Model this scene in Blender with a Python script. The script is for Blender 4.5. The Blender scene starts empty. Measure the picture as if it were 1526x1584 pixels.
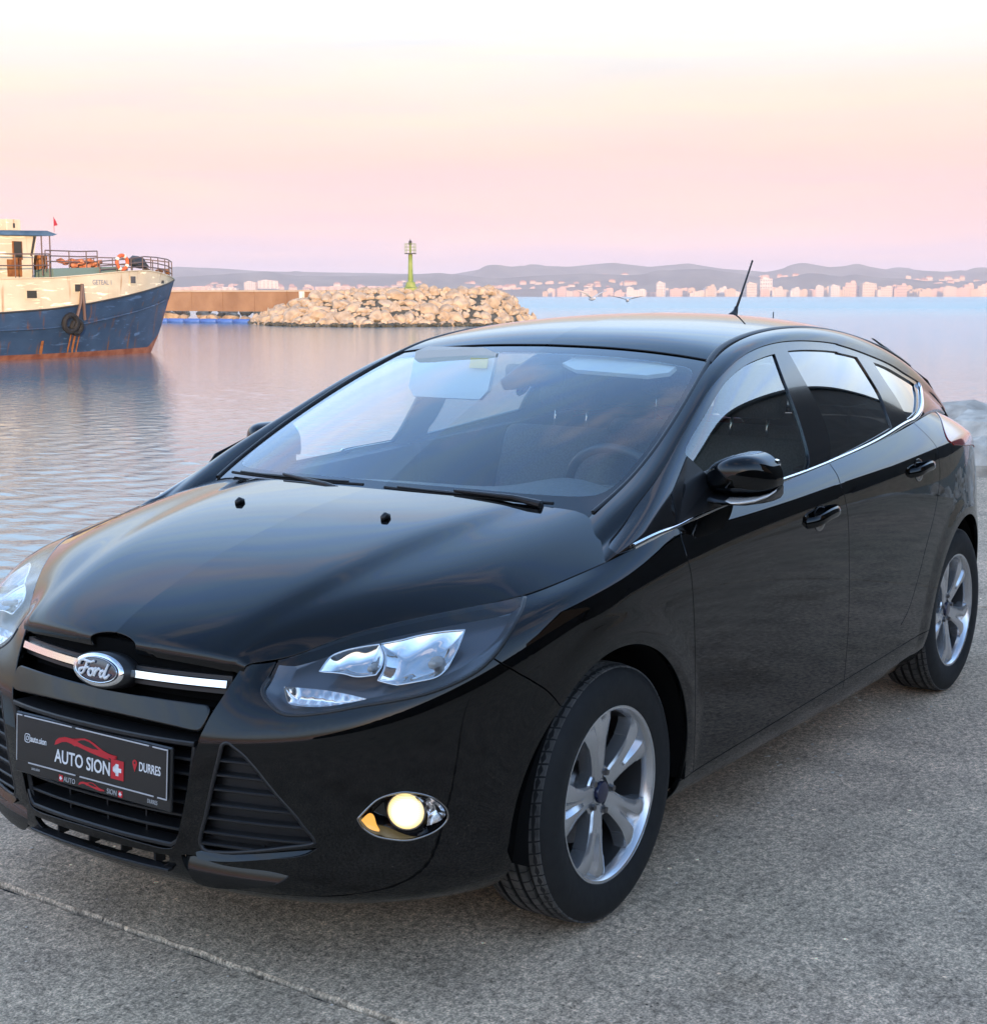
import bpy, bmesh, math, random
import numpy as np
from mathutils import Vector, Matrix, Euler
random.seed(7); RNG = np.random.default_rng(11)
SC = bpy.context.scene; COL = SC.collection
# ------------------------------------------------------------------ camera, sky, sun, exposure
cam_d = bpy.data.cameras.new('camera'); cam = bpy.data.objects.new('camera', cam_d); COL.objects.link(cam)
cam_d.sensor_fit = 'HORIZONTAL'; cam_d.sensor_width = 36.0; cam_d.lens = 36.0 * 2323.07 / 1526.0
cam_d.clip_start = .05; cam_d.clip_end = 12000
cam.location = (3.0806, 2.6446, 1.5311)
_yaw, _pit = math.radians(214.6498), math.radians(8.2122)
_d = Vector((math.cos(_yaw) * math.cos(_pit), math.sin(_yaw) * math.cos(_pit), -math.sin(_pit)))
cam.rotation_euler = _d.to_track_quat('-Z', 'Y').to_euler()
SC.camera = cam

SUN_AZ = math.radians(43.0); SUN_EL = math.radians(7.0)      # low evening sun behind the camera
sun_d = bpy.data.lights.new('sun', 'SUN'); sun_d.energy = 5.0; sun_d.angle = math.radians(.6); sun_d.color = (1.0, .66, .38)
sun = bpy.data.objects.new('sun', sun_d); COL.objects.link(sun)
_s = Vector((math.cos(SUN_AZ) * math.cos(SUN_EL), math.sin(SUN_AZ) * math.cos(SUN_EL), math.sin(SUN_EL)))
sun.rotation_euler = _s.to_track_quat('Z', 'Y').to_euler(); sun.location = _s * 50

W = bpy.data.worlds.new('World'); SC.world = W; W.use_nodes = True
def build_world():
    nt = W.node_tree; N = nt.nodes; L = nt.links; N.clear()
    def nd(t, **k):
        n = N.new(t)
        for a, v in k.items(): setattr(n, a, v)
        return n
    out = nd('ShaderNodeOutputWorld')
    tc = nd('ShaderNodeTexCoord'); sep = nd('ShaderNodeSeparateXYZ'); L.new(tc.outputs['Generated'], sep.inputs[0])
    # elevation bands of a clear evening sky away from the sun: mauve haze, pink belt, cream, pale blue, deeper blue overhead
    el = nd('ShaderNodeMath', operation='ARCSINE'); L.new(sep.outputs['Z'], el.inputs[0])
    # soft streaks of cirrus bend the bands
    mp = nd('ShaderNodeMapping'); mp.inputs['Scale'].default_value = (1.6, 1.6, 9.0); mp.inputs['Rotation'].default_value = (.10, .05, 0); L.new(tc.outputs['Generated'], mp.inputs[0])
    nz = nd('ShaderNodeTexNoise'); nz.inputs['Scale'].default_value = 1.7; nz.inputs['Detail'].default_value = 5; nz.inputs['Roughness'].default_value = .55; L.new(mp.outputs[0], nz.inputs['Vector'])
    wob = nd('ShaderNodeMath', operation='MULTIPLY_ADD'); L.new(nz.outputs['Fac'], wob.inputs[0]); wob.inputs[1].default_value = .035; wob.inputs[2].default_value = -.0175
    add = nd('ShaderNodeMath', operation='ADD'); L.new(el.outputs[0], add.inputs[0]); L.new(wob.outputs[0], add.inputs[1])
    sc_ = nd('ShaderNodeMath', operation='MULTIPLY'); L.new(add.outputs[0], sc_.inputs[0]); sc_.inputs[1].default_value = 2 / math.pi
    cr = nd('ShaderNodeValToRGB'); L.new(sc_.outputs[0], cr.inputs[0])
    E_ = cr.color_ramp.elements
    stops = SKY_STOPS
    E_[0].position = stops[0][0]; E_[0].color = (*stops[0][1], 1); E_[1].position = stops[-1][0]; E_[1].color = (*stops[-1][1], 1)
    for p, c in stops[1:-1]:
        e = E_.new(p); e.color = (*c, 1)
    # thin clouds, pinkish white, over the blue part
    mp2 = nd('ShaderNodeMapping'); mp2.inputs['Scale'].default_value = (.8, 2.4, 4.2); mp2.inputs['Rotation'].default_value = (.2, .3, .7); L.new(tc.outputs['Generated'], mp2.inputs[0])
    nz2 = nd('ShaderNodeTexNoise'); nz2.inputs['Scale'].default_value = 1.5; nz2.inputs['Detail'].default_value = 7; nz2.inputs['Roughness'].default_value = .58; nz2.inputs['Distortion'].default_value = .35; L.new(mp2.outputs[0], nz2.inputs['Vector'])
    r2 = nd('ShaderNodeValToRGB'); L.new(nz2.outputs['Fac'], r2.inputs[0]); r2.color_ramp.elements[0].position = .51; r2.color_ramp.elements[1].position = .67
    hi = nd('ShaderNodeMapRange'); hi.inputs['From Min'].default_value = .20; hi.inputs['From Max'].default_value = .55; L.new(sep.outputs['Z'], hi.inputs['Value'])
    cm = nd('ShaderNodeMath', operation='MULTIPLY'); L.new(r2.outputs[0], cm.inputs[0]); L.new(hi.outputs[0], cm.inputs[1])
    cm2 = nd('ShaderNodeMath', operation='MULTIPLY'); L.new(cm.outputs[0], cm2.inputs[0]); cm2.inputs[1].default_value = .6
    mix = nd('ShaderNodeMixRGB'); L.new(cm2.outputs[0], mix.inputs[0]); L.new(cr.outputs[0], mix.inputs[1]); mix.inputs[2].default_value = (1.15, .98, .95, 1)
    # warm afterglow round the sun
    dot = nd('ShaderNodeVectorMath', operation='DOT_PRODUCT'); L.new(tc.outputs['Generated'], dot.inputs[0]); dot.inputs[1].default_value = tuple(_s)
    g = nd('ShaderNodeMapRange'); g.interpolation_type = 'SMOOTHSTEP'; g.inputs['From Min'].default_value = .93; g.inputs['From Max'].default_value = 1.0; L.new(dot.outputs['Value'], g.inputs['Value'])
    gm = nd('ShaderNodeMixRGB', blend_type='ADD'); L.new(g.outputs[0], gm.inputs[0]); L.new(mix.outputs[0], gm.inputs[1]); gm.inputs[2].default_value = (.45, .18, .04, 1)
    # thin veils across the low sky
    mp3 = nd('ShaderNodeMapping'); mp3.inputs['Scale'].default_value = (2.2, 2.2, 26.0); mp3.inputs['Rotation'].default_value = (.05, -.06, .3); L.new(tc.outputs['Generated'], mp3.inputs[0])
    nz3 = nd('ShaderNodeTexNoise'); nz3.inputs['Scale'].default_value = 1.3; nz3.inputs['Detail'].default_value = 6; nz3.inputs['Roughness'].default_value = .6; nz3.inputs['Distortion'].default_value = .6; L.new(mp3.outputs[0], nz3.inputs['Vector'])
    v1 = nd('ShaderNodeMapRange'); v1.inputs['From Min'].default_value = .35; v1.inputs['From Max'].default_value = .68; v1.inputs['To Min'].default_value = .80; v1.inputs['To Max'].default_value = 1.04; L.new(nz3.outputs['Fac'], v1.inputs['Value'])
    vc = nd('ShaderNodeCombineXYZ'); L.new(v1.outputs[0], vc.inputs[0])
    v2 = nd('ShaderNodeMath', operation='MULTIPLY_ADD'); L.new(v1.outputs[0], v2.inputs[0]); v2.inputs[1].default_value = .6; v2.inputs[2].default_value = .40; L.new(v2.outputs[0], vc.inputs[1])
    v3 = nd('ShaderNodeMath', operation='MULTIPLY_ADD'); L.new(v1.outputs[0], v3.inputs[0]); v3.inputs[1].default_value = -.35; v3.inputs[2].default_value = 1.345; L.new(v3.outputs[0], vc.inputs[2])
    vm = nd('ShaderNodeMixRGB', blend_type='MULTIPLY'); vm.inputs[0].default_value = 1; L.new(gm.outputs[0], vm.inputs[1]); L.new(vc.outputs[0], vm.inputs[2]); gm = vm
    b1 = nd('ShaderNodeBackground'); L.new(gm.outputs[0], b1.inputs[0]); b1.inputs[1].default_value = SKY_GAIN
    sky = nd('ShaderNodeTexSky', sky_type='NISHITA', sun_disc=False); sky.sun_elevation = SUN_EL; sky.sun_rotation = math.pi / 2 - SUN_AZ
    b2 = nd('ShaderNodeBackground'); L.new(sky.outputs[0], b2.inputs[0]); b2.inputs[1].default_value = .03
    ad = nd('ShaderNodeAddShader'); L.new(b1.outputs[0], ad.inputs[0]); L.new(b2.outputs[0], ad.inputs[1]); L.new(ad.outputs[0], out.inputs[0])
SKY_GAIN = 1.0
SKY_STOPS = [(0.0, (.74, .52, .585)), (.0155, (.755, .50, .555)), (.029, (.755, .435, .42)), (.057, (.73, .41, .345)), (.083, (.715, .53, .405)), (.105, (.71, .64, .56)), (.122, (.76, .80, .82)), (.145, (1.08, 1.22, 1.30)), (.20, (1.10, 1.38, 1.64)), (.28, (.80, 1.18, 1.66)), (.40, (.42, .72, 1.18)), (.60, (.18, .32, .55)), (1.0, (.14, .24, .41))]
build_world()
SC.view_settings.view_transform = 'Standard'; SC.view_settings.look = 'None'; SC.view_settings.gamma = 1.0; SC.view_settings.use_curve_mapping = False
SC.view_settings.exposure = .58
SC.render.engine = 'CYCLES'
SC.cycles.use_denoising = True
SC.cycles.max_bounces = 10; SC.cycles.transparent_max_bounces = 12; SC.cycles.transmission_bounces = 8; SC.cycles.glossy_bounces = 6
SC.cycles.caustics_reflective = False; SC.cycles.caustics_refractive = False; SC.cycles.sample_clamp_indirect = 6.0
SC.cycles.volume_bounces = 0

# ------------------------------------------------------------------ naming
def tag(o, label=None, cat=None, group=None, kind=None):
    if label: o['label'] = label
    if cat: o['category'] = cat
    if group: o['group'] = group
    if kind: o['kind'] = kind
    return o
def empty(name, loc=(0, 0, 0), rotz=0, parent=None):
    o = bpy.data.objects.new(name, None); COL.objects.link(o); o.location = loc; o.rotation_euler = (0, 0, rotz); o.empty_display_size = .2
    if parent is not None: o.parent = parent
    return o
# ------------------------------------------------------------------ materials
def new_mat(name):
    m = bpy.data.materials.new(name); m.use_nodes = True
    nt = m.node_tree; b = nt.nodes['Principled BSDF']
    return m, nt, b
def simple(name, col, rough=.5, metal=0.0, coat=0.0, spec=.5, emit=None, es=0.0, coat_rough=.03, alpha=1.0):
    m, nt, b = new_mat(name)
    b.inputs['Base Color'].default_value = (*col, 1); b.inputs['Roughness'].default_value = rough; b.inputs['Metallic'].default_value = metal
    b.inputs['Coat Weight'].default_value = coat; b.inputs['Coat Roughness'].default_value = coat_rough; b.inputs['Specular IOR Level'].default_value = spec
    if emit: b.inputs['Emission Color'].default_value = (*emit, 1); b.inputs['Emission Strength'].default_value = es
    return m
def noise_mat(name, c1, c2, scale=8, rough=.8, bump=.2, detail=6, metal=0.0, dist=.02, lo=.35, hi=.65, coords='Object'):
    m, nt, b = new_mat(name); N, L = nt.nodes, nt.links
    tc = N.new('ShaderNodeTexCoord'); nz = N.new('ShaderNodeTexNoise'); nz.inputs['Scale'].default_value = scale; nz.inputs['Detail'].default_value = detail
    L.new(tc.outputs[coords], nz.inputs['Vector'])
    r = N.new('ShaderNodeValToRGB'); L.new(nz.outputs['Fac'], r.inputs[0]); r.color_ramp.elements[0].position = lo; r.color_ramp.elements[1].position = hi
    r.color_ramp.elements[0].color = (*c1, 1); r.color_ramp.elements[1].color = (*c2, 1); L.new(r.outputs[0], b.inputs['Base Color'])
    b.inputs['Roughness'].default_value = rough; b.inputs['Metallic'].default_value = metal
    if bump:
        bp = N.new('ShaderNodeBump'); bp.inputs['Strength'].default_value = bump; bp.inputs['Distance'].default_value = dist; L.new(nz.outputs['Fac'], bp.inputs['Height']); L.new(bp.outputs[0], b.inputs['Normal'])
    return m
M = {}
def car_paint():
    """black lacquer: a dark base under one smooth dielectric layer, with faint orange peel and patches of dust"""
    m, nt, b = new_mat('black_paint'); N, L = nt.nodes, nt.links
    b.inputs['Base Color'].default_value = (.0007, .0008, .0010, 1); b.inputs['Metallic'].default_value = 0.0
    b.inputs['IOR'].default_value = 1.46; b.inputs['Specular IOR Level'].default_value = .5
    tc = N.new('ShaderNodeTexCoord'); nz = N.new('ShaderNodeTexNoise'); nz.inputs['Scale'].default_value = 230; nz.inputs['Detail'].default_value = 2
    L.new(tc.outputs['Object'], nz.inputs['Vector'])
    bp = N.new('ShaderNodeBump'); bp.inputs['Strength'].default_value = .010; bp.inputs['Distance'].default_value = .001; L.new(nz.outputs['Fac'], bp.inputs['Height'])
    L.new(bp.outputs[0], b.inputs['Normal'])
    nz2 = N.new('ShaderNodeTexNoise'); nz2.inputs['Scale'].default_value = 3.2; nz2.inputs['Detail'].default_value = 6; L.new(tc.outputs['Object'], nz2.inputs['Vector'])
    mr = N.new('ShaderNodeMapRange'); mr.inputs['From Min'].default_value = .45; mr.inputs['From Max'].default_value = .75; mr.inputs['To Min'].default_value = .012; mr.inputs['To Max'].default_value = .05
    L.new(nz2.outputs['Fac'], mr.inputs['Value']); L.new(mr.outputs[0], b.inputs['Roughness'])
    # road film low on the sides
    sp = N.new('ShaderNodeSeparateXYZ'); L.new(tc.outputs['Object'], sp.inputs[0])
    lo = N.new('ShaderNodeMapRange'); lo.inputs['From Min'].default_value = .50; lo.inputs['From Max'].default_value = .22; lo.inputs['To Min'].default_value = 0; lo.inputs['To Max'].default_value = .55; L.new(sp.outputs['Z'], lo.inputs['Value'])
    nz3 = N.new('ShaderNodeTexNoise'); nz3.inputs['Scale'].default_value = 11; nz3.inputs['Detail'].default_value = 8; L.new(tc.outputs['Object'], nz3.inputs['Vector'])
    mu = N.new('ShaderNodeMath'); mu.operation = 'MULTIPLY'; L.new(lo.outputs[0], mu.inputs[0]); L.new(nz3.outputs['Fac'], mu.inputs[1])
    mc = N.new('ShaderNodeMixRGB'); L.new(mu.outputs[0], mc.inputs[0]); mc.inputs[1].default_value = (.0007, .0008, .0010, 1); mc.inputs[2].default_value = (.018, .017, .015, 1); L.new(mc.outputs[0], b.inputs['Base Color'])
    return m
def clear_glass(name, tint, refl=1.0, ior=1.5):
    """thin pane: mostly straight-through tinted transparency with a Fresnel reflection"""
    m = bpy.data.materials.new(name); m.use_nodes = True; nt = m.node_tree; N, L = nt.nodes, nt.links; N.clear()
    out = N.new('ShaderNodeOutputMaterial'); tr = N.new('ShaderNodeBsdfTransparent'); tr.inputs[0].default_value = (*tint, 1)
    gl = N.new('ShaderNodeBsdfGlossy'); gl.inputs['Roughness'].default_value = .0; gl.inputs['Color'].default_value = (1, 1, 1, 1)
    fr = N.new('ShaderNodeFresnel'); ge = N.new('ShaderNodeNewGeometry'); io = N.new('ShaderNodeMapRange')      # same reflection from either side of the thin pane
    io.inputs['To Min'].default_value = ior; io.inputs['To Max'].default_value = 1 / ior; L.new(ge.outputs['Backfacing'], io.inputs['Value']); L.new(io.outputs[0], fr.inputs['IOR'])
    mu = N.new('ShaderNodeMath'); mu.operation = 'MULTIPLY'; mu.use_clamp = True; L.new(fr.outputs[0], mu.inputs[0]); mu.inputs[1].default_value = refl
    mx = N.new('ShaderNodeMixShader'); L.new(mu.outputs[0], mx.inputs[0]); L.new(tr.outputs[0], mx.inputs[1]); L.new(gl.outputs[0], mx.inputs[2]); L.new(mx.outputs[0], out.inputs[0])
    return m
M['paint'] = car_paint()
M['trim'] = simple('black_trim', (.012, .012, .013), .42)
M['satin'] = simple('satin_black', (.010, .010, .011), .30, coat=.3, coat_rough=.15)
M['gloss_black'] = simple('gloss_black', (.005, .005, .006), .12, coat=.6)
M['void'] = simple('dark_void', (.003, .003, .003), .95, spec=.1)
M['chrome'] = simple('chrome', (.86, .87, .88), .06, metal=1.0)
M['rubber'] = noise_mat('tyre_rubber', (.006, .006, .0065), (.010, .010, .010), 40, .75, .08)
M['alloy'] = noise_mat('alloy_silver', (.58, .59, .61), (.64, .65, .67), 6, .24, 0, metal=.85)
M['disc'] = noise_mat('brake_steel', (.16, .15, .15), (.24, .23, .22), 30, .38, .1, metal=.9)
M['windscreen'] = clear_glass('windscreen_glass', (.84, .94, .96), 1.9, 1.55)
M['side_glass'] = clear_glass('side_glass', (.62, .74, .74), 2.3, 1.5)
M['dark_glass'] = clear_glass('tinted_glass', (.05, .06, .06), 2.3, 1.5)
M['lens'] = clear_glass('lamp_lens', (.93, .95, .96), 1.0, 1.5)
M['red_lens'] = simple('red_lens', (.35, .012, .010), .10, coat=1.0)
M['frit'] = simple('windscreen_frit', (.010, .010, .011), .10, coat=.8)
M['grey_trim'] = simple('grey_trim', (.05, .046, .043), .55)
M['badge_blue'] = simple('badge_enamel', (.006, .010, .030), .10, coat=1.0)
M['white_print'] = simple('white_print', (.80, .80, .80), .40)
M['dim_print'] = simple('worn_white_print', (.45, .45, .45), .5)
M['red_print'] = simple('red_print', (.55, .018, .028), .42)
M['plate_black'] = simple('plate_black', (.010, .010, .010), .28, coat=.3, coat_rough=.2)
M['plate_line'] = simple('plate_silver_line', (.60, .60, .60), .3, metal=.4)
M['lamp_grey'] = simple('lamp_housing', (.12, .125, .14), .28, metal=.55)
M['mirror_chrome'] = simple('reflector_silver', (.74, .75, .76), .06, metal=1.0)
M['ribbed_chrome'] = simple('ribbed_reflector', (.75, .75, .76), .14, metal=1.0)
M['dark_chrome'] = simple('dark_chrome', (.30, .29, .28), .14, metal=1.0)
M['bulb'] = simple('bulb_glass', (.35, .33, .30), .1, coat=1.0)
def fog_glow():
    m, nt, b = new_mat('fog_light'); N, L = nt.nodes, nt.links; b.inputs['Base Color'].default_value = (.8, .75, .6, 1); b.inputs['Roughness'].default_value = .15
    tc = N.new('ShaderNodeTexCoord'); nz = N.new('ShaderNodeTexNoise'); nz.inputs['Scale'].default_value = 55; nz.inputs['Detail'].default_value = 1; L.new(tc.outputs['Object'], nz.inputs['Vector'])
    le = N.new('ShaderNodeVectorMath'); le.operation = 'DISTANCE'; L.new(tc.outputs['Object'], le.inputs[0]); le.inputs[1].default_value = (0, 0, 0)
    r = N.new('ShaderNodeValToRGB'); mr = N.new('ShaderNodeMapRange'); mr.inputs['From Max'].default_value = .042; L.new(le.outputs['Value'], mr.inputs['Value']); L.new(mr.outputs[0], r.inputs[0])
    r.color_ramp.elements[0].color = (1, .95, .80, 1); r.color_ramp.elements[0].position = .15; r.color_ramp.elements[1].color = (1, .74, .26, 1); r.color_ramp.elements[1].position = .9
    L.new(r.outputs[0], b.inputs['Emission Color'])
    st = N.new('ShaderNodeMapRange'); st.inputs['To Min'].default_value = 2.6; st.inputs['To Max'].default_value = .62; L.new(mr.outputs[0], st.inputs['Value']); wv = N.new('ShaderNodeTexWave'); wv.bands_direction = 'Z'; wv.inputs['Scale'].default_value = 70; wv.inputs['Distortion'].default_value = .6; L.new(tc.outputs['Object'], wv.inputs['Vector'])
    wr = N.new('ShaderNodeMapRange'); wr.inputs['To Min'].default_value = .62; wr.inputs['To Max'].default_value = 1.1; L.new(wv.outputs['Fac'], wr.inputs['Value']); wm = N.new('ShaderNodeMath'); wm.operation = 'MULTIPLY'; L.new(st.outputs[0], wm.inputs[0]); L.new(wr.outputs[0], wm.inputs[1]); L.new(wm.outputs[0], b.inputs['Emission Strength'])
    return m
M['fog_light'] = fog_glow()
M['amber_lit'] = simple('amber_lens', (.7, .32, .06), .2, emit=(1.0, .48, .10), es=.5)
M['cup'] = simple('handle_cup', (.004, .004, .005), .10, coat=1.0)
M['repeater'] = simple('repeater_lens', (.62, .56, .50), .16, metal=.5, coat=1.0)
M['dash'] = noise_mat('dashboard_vinyl', (.10, .10, .10), (.13, .13, .13), 90, .62, .15, dist=.002)
M['leather'] = simple('wheel_leather', (.03, .03, .032), .38)
M['cloth'] = noise_mat('seat_cloth', (.10, .10, .105), (.15, .15, .155), 160, .9, .2, dist=.002)
M['liner'] = simple('headliner', (.42, .42, .40), .95)
M['pillar'] = simple('pillar_trim', (.20, .21, .21), .75)
M['door_card'] = simple('door_card', (.030, .031, .034), .7)
M['visor'] = simple('sun_visor', (.62, .63, .61), .85)
M['sticker_yellow'] = simple('sticker_yellow', (.75, .60, .08), .6)
M['sticker_red'] = simple('sticker_red', (.60, .05, .05), .6)
M['sticker_brown'] = simple('sticker_brown', (.10, .05, .02), .6)
M['right_glass'] = clear_glass('far_glass', (.86, .93, .94), 1.0, 1.5)
M['right_tint'] = clear_glass('far_tinted_glass', (.34, .42, .45), 1.0, 1.5)
M['tread'] = noise_mat('dusty_tread', (.06, .058, .055), (.11, .105, .10), 30, .85, .1)
M['barrel'] = simple('rim_barrel', (.06, .06, .062), .45, metal=.6)
# ------------------------------------------------------------------ mesh helpers
def link(name, bm, mat=None, parent=None, smooth=False):
    me = bpy.data.meshes.new(name); bmesh.ops.recalc_face_normals(bm, faces=bm.faces); bm.to_mesh(me); bm.free()
    if smooth: me.polygons.foreach_set('use_smooth', np.full(len(me.polygons), True))
    o = bpy.data.objects.new(name, me); COL.objects.link(o)
    if mat: me.materials.append(mat)
    if parent is not None: o.parent = parent
    return o
def add_box(bm, c, s, rot=None, bev=0.0, seg=2):
    r = bmesh.ops.create_cube(bm, size=1.0); vs = r['verts']
    bmesh.ops.scale(bm, vec=s, verts=vs)
    if bev:
        es = list({e for v in vs for e in v.link_edges})
        rr = bmesh.ops.bevel(bm, geom=es, offset=bev, segments=seg, affect='EDGES', profile=.6); vs = list({v for f in rr['faces'] for v in f.verts} | {v for v in vs if v.is_valid})
    if rot is not None: bmesh.ops.transform(bm, matrix=rot.to_4x4(), verts=vs)
    bmesh.ops.translate(bm, vec=c, verts=vs)
    return vs
def add_tube(bm, P, r, n=8, closed=False, caps=True):
    P = [Vector(p) for p in P]; m = len(P); rings = []
    rr = r if hasattr(r, '__len__') else [r] * m
    up = None
    for k in range(m):
        if closed: t = P[(k + 1) % m] - P[k - 1]
        else: t = P[min(k + 1, m - 1)] - P[max(k - 1, 0)]
        t.normalize()
        if up is None: up = Vector((0, 0, 1)) if abs(t.z) < .9 else Vector((1, 0, 0))
        a = t.cross(up).normalized(); b = a.cross(t).normalized(); up = b
        rings.append([bm.verts.new(P[k] + (a * math.cos(2 * math.pi * i / n) + b * math.sin(2 * math.pi * i / n)) * rr[k]) for i in range(n)])
    for k in range(m if closed else m - 1):
        A, B = rings[k], rings[(k + 1) % m]
        for i in range(n): bm.faces.new((A[i], A[(i + 1) % n], B[(i + 1) % n], B[i]))
    if caps and not closed:
        bm.faces.new(rings[0][::-1]); bm.faces.new(rings[-1])
def add_sweep(bm, P, Nn, prof, closed=False):
    """sweep a small 2-D outline (side, out) along P with the given outward normals"""
    P = [Vector(p) for p in P]; rings = []; m = len(P)
    for k in range(m):
        t = (P[(k + 1) % m] - P[k - 1]) if closed else (P[min(k + 1, m - 1)] - P[max(k - 1, 0)]); t.normalize(); n = Vector(Nn[k]).normalized(); s = n.cross(t).normalized(); n = t.cross(s).normalized()
        rings.append([bm.verts.new(P[k] + s * a + n * b) for a, b in prof])
    q = len(prof)
    for k in range(m if closed else m - 1):
        A, B = rings[k], rings[(k + 1) % m]
        for i in range(q): bm.faces.new((A[i], A[(i + 1) % q], B[(i + 1) % q], B[i]))
    if not closed: bm.faces.new(rings[0][::-1]); bm.faces.new(rings[-1])
def add_prism(bm, pts, d):
    """closed outline of 3-D points pushed by vector d"""
    A = [bm.verts.new(Vector(p)) for p in pts]; B = [bm.verts.new(Vector(p) + Vector(d)) for p in pts]; n = len(A)
    bm.faces.new(A[::-1]); bm.faces.new(B)
    for i in range(n): bm.faces.new((A[i], A[(i + 1) % n], B[(i + 1) % n], B[i]))
def add_lathe(bm, prof, n=48, axis='y', closed=False, a0=0.0, a1=2 * math.pi):
    """prof: (radius, along). turns round the y axis (or z)"""
    full = abs(a1 - a0 - 2 * math.pi) < 1e-6; rings = []
    for k in range(n if full else n + 1):
        a = a0 + (a1 - a0) * k / n; c, s = math.cos(a), math.sin(a)
        rings.append([bm.verts.new((r * c, h, r * s) if axis == 'y' else (r * c, r * s, h)) for r, h in prof])
    q = len(prof)
    for k in range(n if full else n):
        A, B = rings[k], rings[(k + 1) % len(rings)]
        for i in range(q if closed else q - 1):
            vs = (A[i], A[(i + 1) % q], B[(i + 1) % q], B[i])
            try: bm.faces.new(vs)
            except ValueError: pass
    bmesh.ops.remove_doubles(bm, verts=bm.verts, dist=1e-6)
def lump_mesh(bm, seed, c, s, rot=0.0, rough=.22, sub=2):
    rg = random.Random(seed); r = bmesh.ops.create_icosphere(bm, subdivisions=sub, radius=1.0); vs = r['verts']
    ds = [(Vector((rg.gauss(0, 1), rg.gauss(0, 1), rg.gauss(0, 1))).normalized(), rg.uniform(.55, .9)) for _ in range(9)]
    for v in vs:
        p = v.co.copy(); 
        for d, h in ds:
            k = p.dot(d)
            if k > h: p -= d * (k - h) * .9
        p *= 1 + rg.uniform(-rough, rough) * .25
        v.co = p
    R = Euler((rg.uniform(-.4, .4), rg.uniform(-.4, .4), rot)).to_matrix()
    for v in vs: v.co = R @ Vector((v.co.x * s[0], v.co.y * s[1], v.co.z * s[2])) + Vector(c)
def copy_tree(o, parent=None):
    c = o.copy(); COL.objects.link(c)
    if parent is not None: c.parent = parent
    for ch in list(o.children): copy_tree(ch, c)
    return c
def text_mesh(name, s, size, mat, parent=None, shear=0.0, bold=0.0, sx=1.0, extrude=.0004, align='LEFT'):
    cu = bpy.data.curves.new(name, 'FONT'); cu.body = s; cu.size = size; cu.shear = shear; cu.offset = bold; cu.extrude = extrude; cu.align_x = align; cu.align_y = 'BOTTOM_BASELINE'; cu.resolution_u = 3
    t = bpy.data.objects.new('tmp_text', cu); COL.objects.link(t); bpy.context.view_layer.update()
    me = bpy.data.meshes.new_from_object(t.evaluated_get(bpy.context.evaluated_depsgraph_get())); bpy.data.objects.remove(t); bpy.data.curves.remove(cu)
    me.name = name
    for v in me.vertices: v.co.x *= sx
    o = bpy.data.objects.new(name, me); COL.objects.link(o); me.materials.clear(); me.materials.append(mat)
    if parent is not None: o.parent = parent
    return o
# ------------------------------------------------------------------ surface toolkit (numpy)
def bs_basis(t, n):
    i = np.clip(np.floor(t).astype(int), 0, n - 2); f = t - i
    w = np.stack([(1 - f) ** 3, 3 * f ** 3 - 6 * f ** 2 + 4, -3 * f ** 3 + 3 * f ** 2 + 3 * f + 1, f ** 3], -1) / 6.0
    return i, w

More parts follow.
